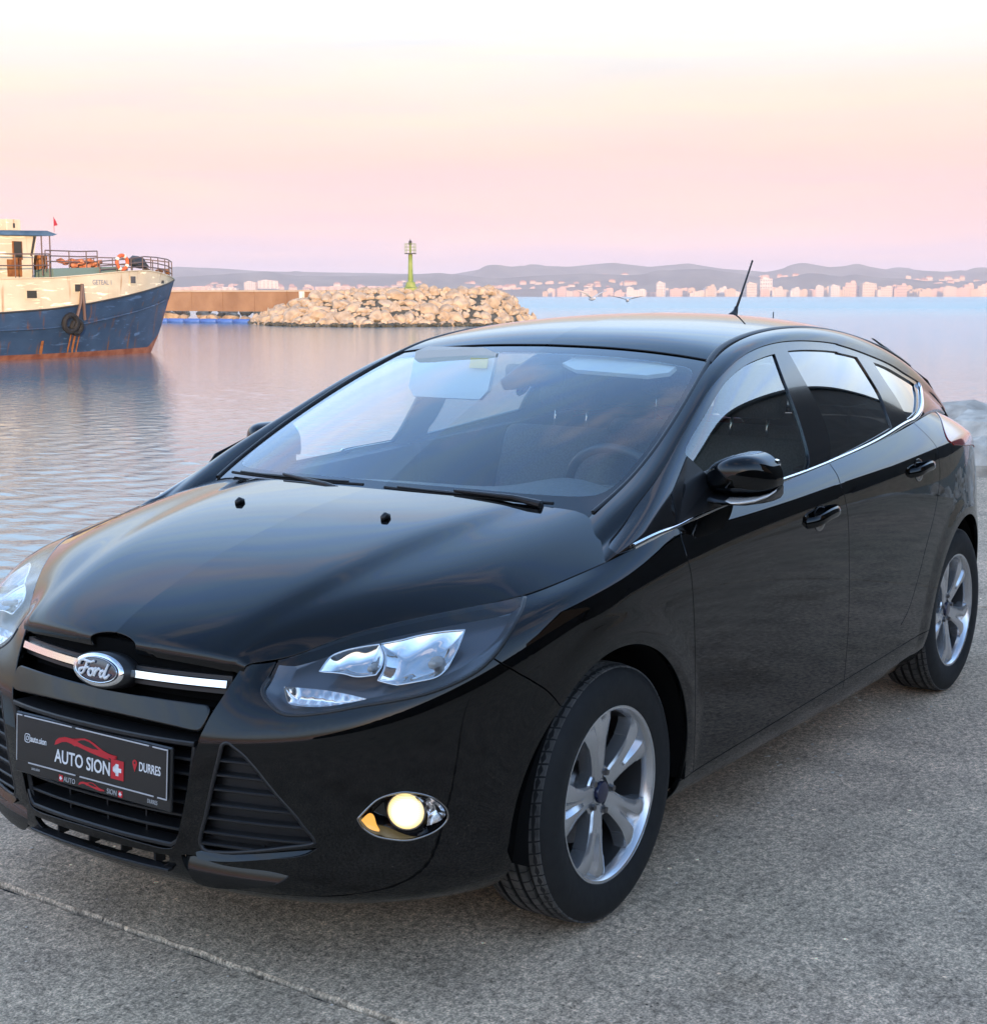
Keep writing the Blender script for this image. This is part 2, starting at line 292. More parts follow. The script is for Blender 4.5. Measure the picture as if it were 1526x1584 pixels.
class Surf:
    """uniform cubic B-spline sheet with natural ends; c is (nu, nv, 3)"""
    def __init__(s, c):
        c = np.asarray(c, float)
        c = np.concatenate([2 * c[:1] - c[1:2], c, 2 * c[-1:] - c[-2:-1]], 0)
        c = np.concatenate([2 * c[:, :1] - c[:, 1:2], c, 2 * c[:, -1:] - c[:, -2:-1]], 1)
        s.c = c; s.nu = c.shape[0] - 2; s.nv = c.shape[1] - 2; s.post = None; s.flip = 1.0
    def raw(s, uv):
        uv = np.asarray(uv, float)
        i, wi = bs_basis(uv[:, 0], s.nu); j, wj = bs_basis(uv[:, 1], s.nv)
        p = np.zeros((len(uv), 3))
        for a in range(4):
            for b in range(4):
                p += (wi[:, a] * wj[:, b])[:, None] * s.c[i + a, j + b]
        return p
    def pos(s, uv):
        p = s.raw(uv)
        return s.post(p) if s.post else p
    def nrm(s, uv, flip=None):
        flip = s.flip if flip is None else flip
        e = 2e-3
        uv = np.asarray(uv, float)
        du = s.pos(uv + [e, 0]) - s.pos(uv - [e, 0]); dv = s.pos(uv + [0, e]) - s.pos(uv - [0, e])
        n = np.cross(du, dv); n /= np.maximum(np.linalg.norm(n, axis=1), 1e-12)[:, None]
        return n * flip
    def grid(s, h):
        """triangulated start mesh with cells about h metres"""
        uu = np.linspace(0, s.nu - 1, s.nu * 4); vv = np.linspace(0, s.nv - 1, s.nv * 4)
        G = s.raw(np.stack(np.meshgrid(uu, vv, indexing='ij'), -1).reshape(-1, 2)).reshape(len(uu), len(vv), 3)
        lu = np.linalg.norm(np.diff(G, axis=0), axis=2).mean(1); lv = np.linalg.norm(np.diff(G, axis=1), axis=2).mean(0)
        def resample(t, l):
            a = np.concatenate([[0], np.cumsum(l + 1e-4)]); n = max(3, int(math.ceil(a[-1] / h)))
            return np.interp(np.linspace(0, a[-1], n + 1), a, t)
        us = resample(uu, lu); vs = resample(vv, lv)
        uv = np.stack(np.meshgrid(us, vs, indexing='ij'), -1).reshape(-1, 2)
        nv = len(vs); I = np.arange((len(us) - 1) * nv).reshape(len(us) - 1, nv)[:, :-1].ravel()
        q = np.stack([I, I + nv, I + nv + 1, I + 1], 1)
        F = np.concatenate([q[:, [0, 1, 2]], q[:, [0, 2, 3]]])
        return uv, F
    def locate(s, P):
        """(u,v) of the points of the sheet nearest to P"""
        if not hasattr(s, '_lg'):
            uu = np.linspace(0, s.nu - 1, s.nu * 12); vv = np.linspace(0, s.nv - 1, s.nv * 12)
            s._lg = np.stack(np.meshgrid(uu, vv, indexing='ij'), -1).reshape(-1, 2); s._lp = s.pos(s._lg)
        out = []
        for p in np.atleast_2d(P):
            uv = s._lg[np.argmin(((s._lp - p) ** 2).sum(1))][None].copy()
            for _ in range(6):
                e = 1e-3
                q = s.pos(uv)[0]; du = (s.pos(uv + [e, 0])[0] - q) / e; dv = (s.pos(uv + [0, e])[0] - q) / e
                J = np.stack([du, dv], 1); d = np.linalg.lstsq(J, p - q, rcond=None)[0]
                uv = uv + np.clip(d, -.3, .3)
                uv[:, 0] = np.clip(uv[:, 0], -.02, s.nu - 1 + .02); uv[:, 1] = np.clip(uv[:, 1], -.02, s.nv - 1 + .02)
            out.append(uv[0])
        return np.array(out)

def smooth_curve(P, closed=False, per=8):
    """Catmull-Rom through the points; a point given twice is a sharp corner"""
    P = np.asarray(P, float); n = len(P); out = []
    m = n if closed else n - 1
    for k in range(m):
        p1 = P[k]; p2 = P[(k + 1) % n]
        if np.allclose(p1, p2): continue
        p0 = P[(k - 1) % n] if (closed or k > 0) else 2 * p1 - p2
        p3 = P[(k + 2) % n] if (closed or k < n - 2) else 2 * p2 - p1
        if np.allclose(p0, p1): p0 = 2 * p1 - p2
        if np.allclose(p3, p2): p3 = 2 * p2 - p1
        d1 = max(np.linalg.norm(p1 - p0), 1e-9) ** .5; d2 = np.linalg.norm(p2 - p1) ** .5; d3 = max(np.linalg.norm(p3 - p2), 1e-9) ** .5
        m1 = (p2 - p0) / (d1 + d2) ** 2 * 0 + ((p1 - p0) / d1 - (p2 - p0) / (d1 + d2) + (p2 - p1) / d2) * d2
        m2 = ((p2 - p1) / d2 - (p3 - p1) / (d2 + d3) + (p3 - p2) / d3) * d2
        t = np.linspace(0, 1, per, endpoint=False)[:, None]
        out.append((2 * t ** 3 - 3 * t ** 2 + 1) * p1 + (t ** 3 - 2 * t ** 2 + t) * m1 + (-2 * t ** 3 + 3 * t ** 2) * p2 + (t ** 3 - t ** 2) * m2)
    out = np.concatenate(out)
    if not closed: out = np.concatenate([out, P[-1:]])
    return out

def seg_dist(X, A, B):
    """distance of the points X to the segments A-B (3-D)"""
    best = np.full(len(X), 1e9)
    for a, b in zip(A, B):
        ab = b - a; L = ab @ ab
        if L < 1e-14: continue
        t = np.clip((X - a) @ ab / L, 0, 1)
        d = ((X - a - t[:, None] * ab) ** 2).sum(1)
        np.minimum(best, d, out=best)
    return np.sqrt(best)

def in_poly(uv, Q):
    x, y = uv[:, 0], uv[:, 1]; c = np.zeros(len(uv), bool); n = len(Q)
    for k in range(n):
        x1, y1 = Q[k]; x2, y2 = Q[(k + 1) % n]
        if y1 == y2: continue
        m = ((y1 > y) != (y2 > y)) & (x < (x2 - x1) * (y - y1) / (y2 - y1) + x1)
        c ^= m
    return c

class Poly:
    """closed outline drawn on a sheet: field is >0 inside, in metres"""
    def __init__(s, surf, P, per=6, past_u=(), past_v=(), past_c=()):
        s.surf = surf; uv = surf.locate(P)
        for k in past_u: uv[k, 0] = -.6             # outlines that run on past the car's centre line
        for k in past_v: uv[k, 1] = surf.nv - 1 + .25   # or past the sheet's upper rim
        for k in past_c: uv[k, 1] = -.6
        s.q = smooth_curve(uv, True, per)
        cl = s.q.copy(); cl[:, 0] = np.clip(cl[:, 0], -.02, surf.nu - 1); cl[:, 1] = np.clip(cl[:, 1], -.02, surf.nv - 1 + .25); p = surf.pos(cl)
        a = p; b = np.roll(p, -1, 0); q2 = np.roll(s.q, -1, 0)
        keep = ~((s.q[:, 0] < 0) & (q2[:, 0] < 0)) & ~((s.q[:, 1] < 0) & (q2[:, 1] < 0))
        s.a = a[keep]; s.b = b[keep]; s.p = p
    def field(s, uv, X):
        lo = s.p.min(0) - .08; hi = s.p.max(0) + .08
        f = np.full(len(uv), -.05); m = np.all((X > lo) & (X < hi), 1)
        if m.any():
            d = seg_dist(X[m], s.a, s.b); f[m] = np.where(in_poly(uv[m], s.q), d, -d)
        return f

class Line:
    """open line on a sheet: field is the distance to it"""
    def __init__(s, surf, P, per=6):
        uv = surf.locate(P); s.q = smooth_curve(uv, False, per); s.p = surf.pos(s.q); s.a = s.p[:-1]; s.b = s.p[1:]
    def field(s, uv, X):
        lo = s.p.min(0) - .05; hi = s.p.max(0) + .05
        f = np.full(len(uv), .05); m = np.all((X > lo) & (X < hi), 1)
        if m.any(): f[m] = seg_dist(X[m], s.a, s.b)
        return f

def refine(surf, uv, F, fields, hmin, rounds=4):
    """split triangles near the zero of any field until they are about hmin"""
    for _ in range(rounds):
        X = surf.pos(uv)
        e = np.sort(np.concatenate([F[:, [0, 1]], F[:, [1, 2]], F[:, [2, 0]]]), 1)
        E, inv = np.unique(e[:, 0].astype(np.int64) * len(uv) + e[:, 1], return_inverse=True)
        e0 = (E // len(uv)).astype(int); e1 = (E % len(uv)).astype(int)
        L = np.linalg.norm(X[e0] - X[e1], axis=1)
        near = np.full(len(uv), 1e9)
        for f, off in fields: near = np.minimum(near, np.abs(f.field(uv, X) - off))
        mark = (L > hmin) & (np.minimum(near[e0], near[e1]) < L * 1.05)
        if not mark.any(): break
        mid = np.full(len(E), -1); mid[mark] = len(uv) + np.arange(mark.sum())
        uv = np.concatenate([uv, (uv[e0[mark]] + uv[e1[mark]]) / 2])
        n = len(F); m0, m1, m2 = mid[inv[:n]], mid[inv[n:2 * n]], mid[inv[2 * n:]]
        out = []
        k = (m0 >= 0).astype(int) + (m1 >= 0) + (m2 >= 0)
        out.append(F[k == 0])
        # rotate so that the pattern is canonical
        for cnt in (1, 2):
            for rot in range(3):
                mm = [m0, m1, m2]; a, b, c = mm[rot], mm[(rot + 1) % 3], mm[(rot + 2) % 3]
                T = F[:, [rot, (rot + 1) % 3, (rot + 2) % 3]]
                if cnt == 1:
                    s = (k == 1) & (a >= 0); t = T[s]; x = a[s]
                    out += [np.stack([t[:, 0], x, t[:, 2]], 1), np.stack([x, t[:, 1], t[:, 2]], 1)]
                else:
                    s = (k == 2) & (a >= 0) & (b >= 0); t = T[s]; x, y = a[s], b[s]
                    out += [np.stack([x, t[:, 1], y], 1), np.stack([t[:, 0], x, y], 1), np.stack([t[:, 0], y, t[:, 2]], 1)]
        s = k == 3; t = F[s]
        out += [np.stack([t[:, 0], m0[s], m2[s]], 1), np.stack([m0[s], t[:, 1], m1[s]], 1), np.stack([m2[s], m1[s], t[:, 2]], 1), np.stack([m0[s], m1[s], m2[s]], 1)]
        F = np.concatenate([o for o in out if len(o)])
    return uv, F

def clip(uv, F, f):
    """keep the part of the triangles where f > 0 (new edges cut by linear interpolation)"""
    f = np.where(np.abs(f) < 1e-7, 1e-7, f)
    pos = f > 0; k = pos[F].sum(1)
    out = [F[k == 3]]
    e = np.sort(np.concatenate([F[:, [0, 1]], F[:, [1, 2]], F[:, [2, 0]]]), 1)
    cr = pos[e[:, 0]] != pos[e[:, 1]]
    key = e[:, 0].astype(np.int64) * len(uv) + e[:, 1]
    E = np.unique(key[cr]); e0 = (E // len(uv)).astype(int); e1 = (E % len(uv)).astype(int)
    t = f[e0] / (f[e0] - f[e1]); n0 = len(uv)
    uv2 = np.concatenate([uv, uv[e0] + t[:, None] * (uv[e1] - uv[e0])])
    def mid(a, b):
        lo = np.minimum(a, b); hi = np.maximum(a, b)
        return n0 + np.searchsorted(E, lo.astype(np.int64) * n0 + hi)
    for rot in range(3):
        T = F[:, [rot, (rot + 1) % 3, (rot + 2) % 3]]; P = pos[T]
        s = (k == 1) & P[:, 0]; t_ = T[s]
        if len(t_): out.append(np.stack([t_[:, 0], mid(t_[:, 0], t_[:, 1]), mid(t_[:, 0], t_[:, 2])], 1))
        s = (k == 2) & ~P[:, 0]; t_ = T[s]
        if len(t_):
            x = mid(t_[:, 0], t_[:, 1]); y = mid(t_[:, 0], t_[:, 2])
            out += [np.stack([x, t_[:, 1], t_[:, 2]], 1), np.stack([x, t_[:, 2], y], 1)]
    F = np.concatenate(out)
    return compact(uv2, F)

def compact(uv, F):
    u = np.unique(F); m = np.full(len(uv), -1); m[u] = np.arange(len(u))
    return uv[u], m[F]

def components(F, n):
    lab = np.arange(n)
    while True:
        mn = lab[F].min(1); new = lab.copy()
        for k in range(3): np.minimum.at(new, F[:, k], mn)
        new = new[new]
        if (new == lab).all(): return lab[F[:, 0]]
        lab = new

def sheet_mesh(surf, uv, F, flip=None, off=0.0, lip=0.0, bevel=.0012, mirror=True, side=1.0, weld=True):
    """positions, faces and normals of a cut sheet; its rim is rolled inward by lip metres.
    weld: the mirrored half is joined in the same mesh; else only the half on the given side"""
    X = surf.pos(uv); N = surf.nrm(uv, flip); X = X + N * off
    fn = np.cross(X[F[:, 1]] - X[F[:, 0]], X[F[:, 2]] - X[F[:, 0]])
    if (fn * N[F[:, 0]]).sum(1).mean() < 0: F = F[:, ::-1]
    if lip > 0:
        e = np.concatenate([F[:, [0, 1]], F[:, [1, 2]], F[:, [2, 0]]])
        key = np.minimum(e[:, 0], e[:, 1]).astype(np.int64) * len(X) + np.maximum(e[:, 0], e[:, 1])
        _, idx, cnt = np.unique(key, return_index=True, return_counts=True)
        be = e[idx[cnt == 1]]
        cen = (np.abs(X[be[:, 0], 1]) < 2e-3) & (np.abs(X[be[:, 1], 1]) < 2e-3)
        be = be[~cen]
        if len(be):
            T = np.zeros_like(X); d = X[be[:, 1]] - X[be[:, 0]]; d /= np.maximum(np.linalg.norm(d, axis=1), 1e-9)[:, None]
            for k in range(2): np.add.at(T, be[:, k], np.cross(d, N[be[:, k]]))
            bv = np.unique(be); T = T[bv]; T /= np.maximum(np.linalg.norm(T, axis=1), 1e-9)[:, None]
            nb = N[bv]; m = np.full(len(X), -1); m[bv] = np.arange(len(bv)); n0 = len(X)
            r1 = X[bv] + T * bevel * .7 - nb * bevel; n1 = (nb + T) ; n1 /= np.linalg.norm(n1, axis=1)[:, None]
            r2 = X[bv] + T * bevel - nb * bevel * 2.2; r3 = X[bv] + T * bevel - nb * lip
            K = len(bv); X = np.concatenate([X, r1, r2, r3]); N = np.concatenate([N, n1, T, T])
            a, b = m[be[:, 0]], m[be[:, 1]]; A, B = be[:, 0], be[:, 1]
            fs = []
            for lo, hi in (((A, B), (n0 + a, n0 + b)), ((n0 + a, n0 + b), (n0 + K + a, n0 + K + b)), ((n0 + K + a, n0 + K + b), (n0 + 2 * K + a, n0 + 2 * K + b))):
                fs += [np.stack([lo[0], hi[0], hi[1]], 1), np.stack([lo[0], hi[1], lo[1]], 1)]
            F = np.concatenate([F] + fs)
    if mirror and weld:
        n = len(X); M = np.array([1, -1, 1.])
        X = np.concatenate([X, X * M]); N = np.concatenate([N, N * M]); F = np.concatenate([F, F[:, ::-1] + n])
    elif side < 0:
        M = np.array([1, -1, 1.]); X = X * M; N = N * M; F = F[:, ::-1]
    return X, F, N

def link_np(name, X, F, N=None, mat=None, parent=None, smooth=True):
    me = bpy.data.meshes.new(name)
    me.vertices.add(len(X)); me.vertices.foreach_set('co', np.asarray(X, np.float32).ravel())
    me.loops.add(F.size); me.loops.foreach_set('vertex_index', np.asarray(F, np.int32).ravel())
    me.polygons.add(len(F)); k = F.shape[1]
    me.polygons.foreach_set('loop_start', np.arange(0, F.size, k, dtype=np.int32))
    me.update(calc_edges=True); me.validate()
    me.polygons.foreach_set('use_smooth', np.full(len(me.polygons), smooth, bool))
    if N is not None and len(me.vertices) == len(N):
        me.normals_split_custom_set_from_vertices([tuple(v) for v in N])
    o = bpy.data.objects.new(name, me); COL.objects.link(o)
    if mat is not None: me.materials.append(mat)
    if parent is not None: o.parent = parent
    return o
# ------------------------------------------------------------------ the car's sheets (left half; x forward, y left, z up, front axle at x = 0)
WHEELBASE = 2.648; ARCH_R = .375; ARCH_F = (.02, .325); ARCH_B = (-2.648 + .012, .325)
PLAN = np.array([(.885, 0), (.882, .12), (.868, .25), (.845, .35), (.80, .50), (.735, .63), (.63, .745), (.50, .825), (.37, .868), (.2, .89), (0, .90),
        (-.25, .902), (-.5, .902), (-.9, .904), (-1.4, .907), (-1.9, .911), (-2.3, .911), (-2.65, .902), (-2.93, .862), (-3.16, .782), (-3.33, .63), (-3.42, .38), (-3.45, 0)])
TOPEDGE = np.array([(.800, 0, .742), (.796, .12, .741), (.782, .26, .736), (.755, .373, .727), (.68, .445, .736), (.60, .52, .785), (.47, .637, .818), (.36, .722, .836), (.27, .785, .846),
        (.12, .806, .866), (-.02, .832, .890), (-.24, .856, .928), (-.5, .852, .948), (-.9, .842, .975), (-1.4, .832, 1.003), (-1.9, .820, 1.035), (-2.3, .797, 1.070),
        (-2.6, .757, 1.09), (-2.86, .700, 1.07), (-3.08, .63, 1.02), (-3.25, .54, .98), (-3.40, .35, .96), (-3.42, 0, .96)])
# rows 0..7: (offset outward from the plan line, height)
ROWS = [
 [(-.09, .20), (-.014, .245), (-.010, .33), (-.006, .44), (-.012, .53), (-.022, .580), (-.030, .600), (-.062, .675)],
 [(-.09, .20), (-.014, .245), (-.010, .33), (-.006, .44), (-.012, .53), (-.022, .580), (-.030, .600), (-.062, .675)],
 [(-.09, .20), (-.012, .243), (-.008, .33), (-.004, .44), (-.010, .53), (-.016, .578), (-.025, .598), (-.052, .665)],
 [(-.08, .20), (-.010, .240), (-.006, .33), (-.003, .44), (-.006, .53), (-.007, .574), (-.015, .592), (-.042, .652)],
 [(-.08, .20), (-.010, .236), (-.004, .33), (0, .44), (-.001, .53), (-.004, .588), (-.012, .606), (-.042, .660)],
 [(-.08, .20), (-.012, .235), (-.004, .33), (0, .44), (0, .54), (-.003, .615), (-.013, .634), (-.045, .700)],
 [(-.08, .20), (-.016, .235), (-.006, .33), (0, .44), (.001, .56), (-.002, .655), (-.013, .676), (-.048, .745)],
 [(-.08, .195), (-.020, .232), (-.008, .33), (0, .45), (.001, .58), (-.002, .700), (-.013, .724), (-.042, .785)],
 [(-.08, .192), (-.024, .230), (-.010, .33), (0, .45), (.002, .60), (-.002, .745), (-.012, .770), (-.036, .812)],
 [(-.08, .19), (-.030, .230), (-.012, .33), (0, .46), (.003, .64), (-.002, .790), (-.011, .815), (-.038, .846)],
 [(-.08, .19), (-.032, .230), (-.014, .33), (-.002, .46), (.003, .66), (-.002, .818), (-.010, .842), (-.034, .870)],
 [(-.08, .19), (-.034, .232), (-.018, .33), (-.006, .46), (.001, .67), (-.003, .845), (-.010, .868), (-.026, .900)],
 [(-.08, .19), (-.036, .234), (-.022, .33), (-.010, .46), (-.001, .68), (-.004, .868), (-.011, .890), (-.028, .920)],
 [(-.08, .19), (-.036, .236), (-.022, .33), (-.010, .46), (-.001, .69), (-.004, .895), (-.012, .918), (-.034, .948)],
 [(-.08, .19), (-.036, .238), (-.022, .33), (-.010, .46), (.0, .71), (-.004, .918), (-.013, .941), (-.040, .975)],
 [(-.08, .19), (-.036, .240), (-.022, .33), (-.010, .46), (.0, .73), (-.005, .945), (-.016, .968), (-.052, 1.004)],
 [(-.08, .19), (-.036, .240), (-.018, .33), (-.004, .47), (.003, .74), (-.010, .968), (-.024, .990), (-.068, 1.034)],
 [(-.08, .19), (-.034, .240), (-.012, .33), (.002, .48), (.003, .74), (-.020, .985), (-.038, 1.006), (-.090, 1.052)],
 [(-.08, .20), (-.034, .245), (-.012, .33), (0, .48), (-.004, .73), (-.032, .980), (-.054, 1.002), (-.112, 1.040)],
 [(-.08, .21), (-.034, .255), (-.012, .33), (0, .48), (-.010, .72), (-.040, .93), (-.060, .955), (-.100, .99)],
 [(-.08, .22), (-.03, .26), (-.010, .34), (0, .48), (-.012, .70), (-.030, .89), (-.045, .91), (-.065, .95)],
 [(-.08, .22), (-.03, .26), (-.010, .34), (0, .48), (-.010, .70), (-.025, .87), (-.035, .89), (-.045, .93)],
 [(-.08, .22), (-.03, .26), (-.010, .34), (0, .48), (-.010, .70), (-.025, .87), (-.035, .89), (-.045, .93)]]
def build_sheets():
    d = np.gradient(PLAN, axis=0); nrm = np.stack([d[:, 1], -d[:, 0]], 1); nrm /= np.linalg.norm(nrm, axis=1)[:, None]
    nrm[0] = nrm[-1] = 0; nrm[0, 0] = 1; nrm[-1, 0] = -1
    C = np.zeros((len(PLAN), 9, 3))
    for i, row in enumerate(ROWS):
        for j, (o, z) in enumerate(row):
            C[i, j, :2] = PLAN[i] + nrm[i] * o; C[i, j, 2] = z
        C[i, 8] = TOPEDGE[i]
    C[0, :, 1] = 0; C[-1, :, 1] = 0
    wall = Surf(C)
    def flare(p):
        q = p.copy(); side = (p[:, 1] > .6)
        for cx, cz in (ARCH_F, ARCH_B):
            r = np.hypot(p[:, 0] - cx, np.maximum(p[:, 2] - cz, 0) + 0 * p[:, 0])
            t = np.clip((r - (ARCH_R + .018)) / .085, 0, 1); w = 1 - t * t * (3 - 2 * t)
            fade = np.clip((p[:, 2] - .20) / .12, 0, 1)
            q[:, 1] += np.where(side, .006 * w * fade, 0)
        return q
    wall.post = flare
    # hood: stations front to rear, each centre line to edge
    V = [0, .36, .66, .86, 1.0]
    cen = [(.802, .747), (.722, .801), (.59, .852), (.43, .903), (.24, .947), (.06, .979), (-.13, 1.0)]
    v3 = [(.30, .739), (.31, .796), (.335, .843), (.37, .893), (.405, .936), (.43, .969), (.46, .993)]
    v4 = [(.335, .735), (.348, .786), (.378, .831), (.42, .880), (.455, .921), (.485, .956), (.515, .985)]
    v5 = [(.755 + .006, .355, .733), (.69, .402, .768), (.59, .468, .815), (.45, .575, .858), (.25, .665, .893), (.03, .695, .930), (-.225, .682, .972)]
    ed = [(.755, .373, .729), (.68, .445, .738), (.60, .52, .787), (.45, .655, .824), (.27, .785, .848), (.10, .808, .870), (-.02, .830, .890)]
    H = np.zeros((7, 8, 3))
    for s in range(7):
        cx, cz = cen[s]; x5 = v5[s][0]; y5 = v5[s][1]
        def X(y): return cx + (x5 - cx) * (y / y5) ** 2
        y3, z3 = v3[s]; y4, z4 = v4[s]
        H[s, 0] = (cx, 0, cz); H[s, 1] = (X(y3 * .4), y3 * .4, cz - (cz - z3) * .12); H[s, 2] = (X(y3 * .75), y3 * .75, cz - (cz - z3) * .5)
        H[s, 3] = (X(y3), y3, z3); H[s, 4] = (X(y4), y4, z4)
        ym = (y4 + y5) / 2; H[s, 5] = (X(ym), ym, (z4 + v5[s][2]) / 2 + .004)
        H[s, 6] = v5[s]; H[s, 7] = ed[s]
    F0 = H[0] + np.array([.0, 0, -.020])          # the leading edge turns down
    H = np.concatenate([F0[None] + [[[-.004, 0, -.004]]], (H[0] + [.001, 0, -.004])[None], H[0][None] + (H[1] - H[0])[None] * .16 + [[[0, 0, .006]]], H[1:]], 0)
    hood = Surf(H)
    # side of the cabin
    low = [(-.02, .832, .890), (-.16, .852, .919), (-.42, .855, .943), (-.75, .846, .966), (-1.05, .840, .984), (-1.4, .832, 1.003), (-1.8, .823, 1.029), (-2.15, .806, 1.056), (-2.42, .783, 1.081), (-2.66, .747, 1.090), (-2.88, .705, 1.072), (-3.02, .68, 1.045)]
    dlo = [(-.19, .780, .962), (-.36, .790, 1.035), (-.60, .737, 1.140), (-.86, .692, 1.255), (-1.10, .658, 1.325), (-1.42, .632, 1.376), (-1.8, .632, 1.374), (-2.15, .640, 1.330), (-2.42, .652, 1.270), (-2.68, .668, 1.190), (-2.91, .668, 1.110), (-3.03, .668, 1.065)]
    sea = [(-.227, .674, .979), (-.37, .695, 1.041), (-.57, .684, 1.136), (-.81, .645, 1.249), (-1.05, .589, 1.350), (-1.38, .556, 1.416), (-1.8, .552, 1.430), (-2.15, .552, 1.406), (-2.45, .556, 1.360), (-2.72, .576, 1.292), (-2.94, .615, 1.180), (-3.05, .645, 1.085)]
    K = []
    for a, b, c in zip(np.array(low), np.array(dlo), np.array(sea)):
        hb = min(1, np.linalg.norm(b - a) / .40); m = b + (c - b) * .5; out = np.array([0, .02, .012]) * min(1, np.linalg.norm(c - b) / .09)
        K.append([a + [0, -.016, -.036], a, a + (b - a) * .25 + [0, .008 * hb, 0], a + (b - a) * .55 + [0, .014 * hb, 0], a + (b - a) * .82 + [0, .010 * hb, 0], b + [0, .002, 0], m + out, c - (c - b) * .12 + out * .35, c])
    K = np.array(K)
    w_ = np.linspace(0, 1, K.shape[1])[None, :, None]
    K = np.concatenate([K[:1] + np.array([.080, -.010, -.030]) + w_ * np.array([.015, .005, -.022]), K], 0)      # runs on under the bonnet's corner
    cab = Surf(K)
    # windscreen, roof and tailgate: centre line to seam
    cl = [(.02, .905), (-.13, .966), (-.33, 1.066), (-.53, 1.160), (-.78, 1.270), (-1.068, 1.385), (-1.22, 1.427), (-1.5, 1.460), (-1.85, 1.473), (-2.2, 1.462), (-2.5, 1.437), (-2.76, 1.402), (-2.97, 1.362), (-3.08, 1.285), (-3.24, 1.15), (-3.38, 1.01)]
    se = [(-.13, .655, .935), (-.227, .676, .981), (-.37, .695, 1.041), (-.55, .687, 1.127), (-.80, .648, 1.244), (-1.05, .588, 1.348), (-1.18, .566, 1.384), (-1.45, .552, 1.420), (-1.80, .550, 1.430), (-2.15, .550, 1.405), (-2.44, .555, 1.362), (-2.68, .57, 1.31), (-2.86, .59, 1.24), (-2.97, .61, 1.18), (-3.10, .625, 1.08), (-3.22, .63, .98)]
    R = []
    for (cx, cz), e in zip(cl, se):
        row = []
        for t in (0, .3, .58, .8, .93, 1.0):
            row.append((cx + (e[0] - cx) * t ** 2.0, e[1] * t, cz + (e[2] - cz) * t ** 2.4))
        R.append(row)
    top = Surf(np.array(R))
    for s_, at, out in ((wall, (14, 4), (0, 1, 0)), (hood, (4, 2), (0, 0, 1)), (cab, (6, 4), (0, 1, 0)), (top, (8, 1), (0, 0, 1))):
        if s_.nrm([at])[0] @ np.array(out) < 0: s_.flip = -1.0
    return wall, hood, cab, top
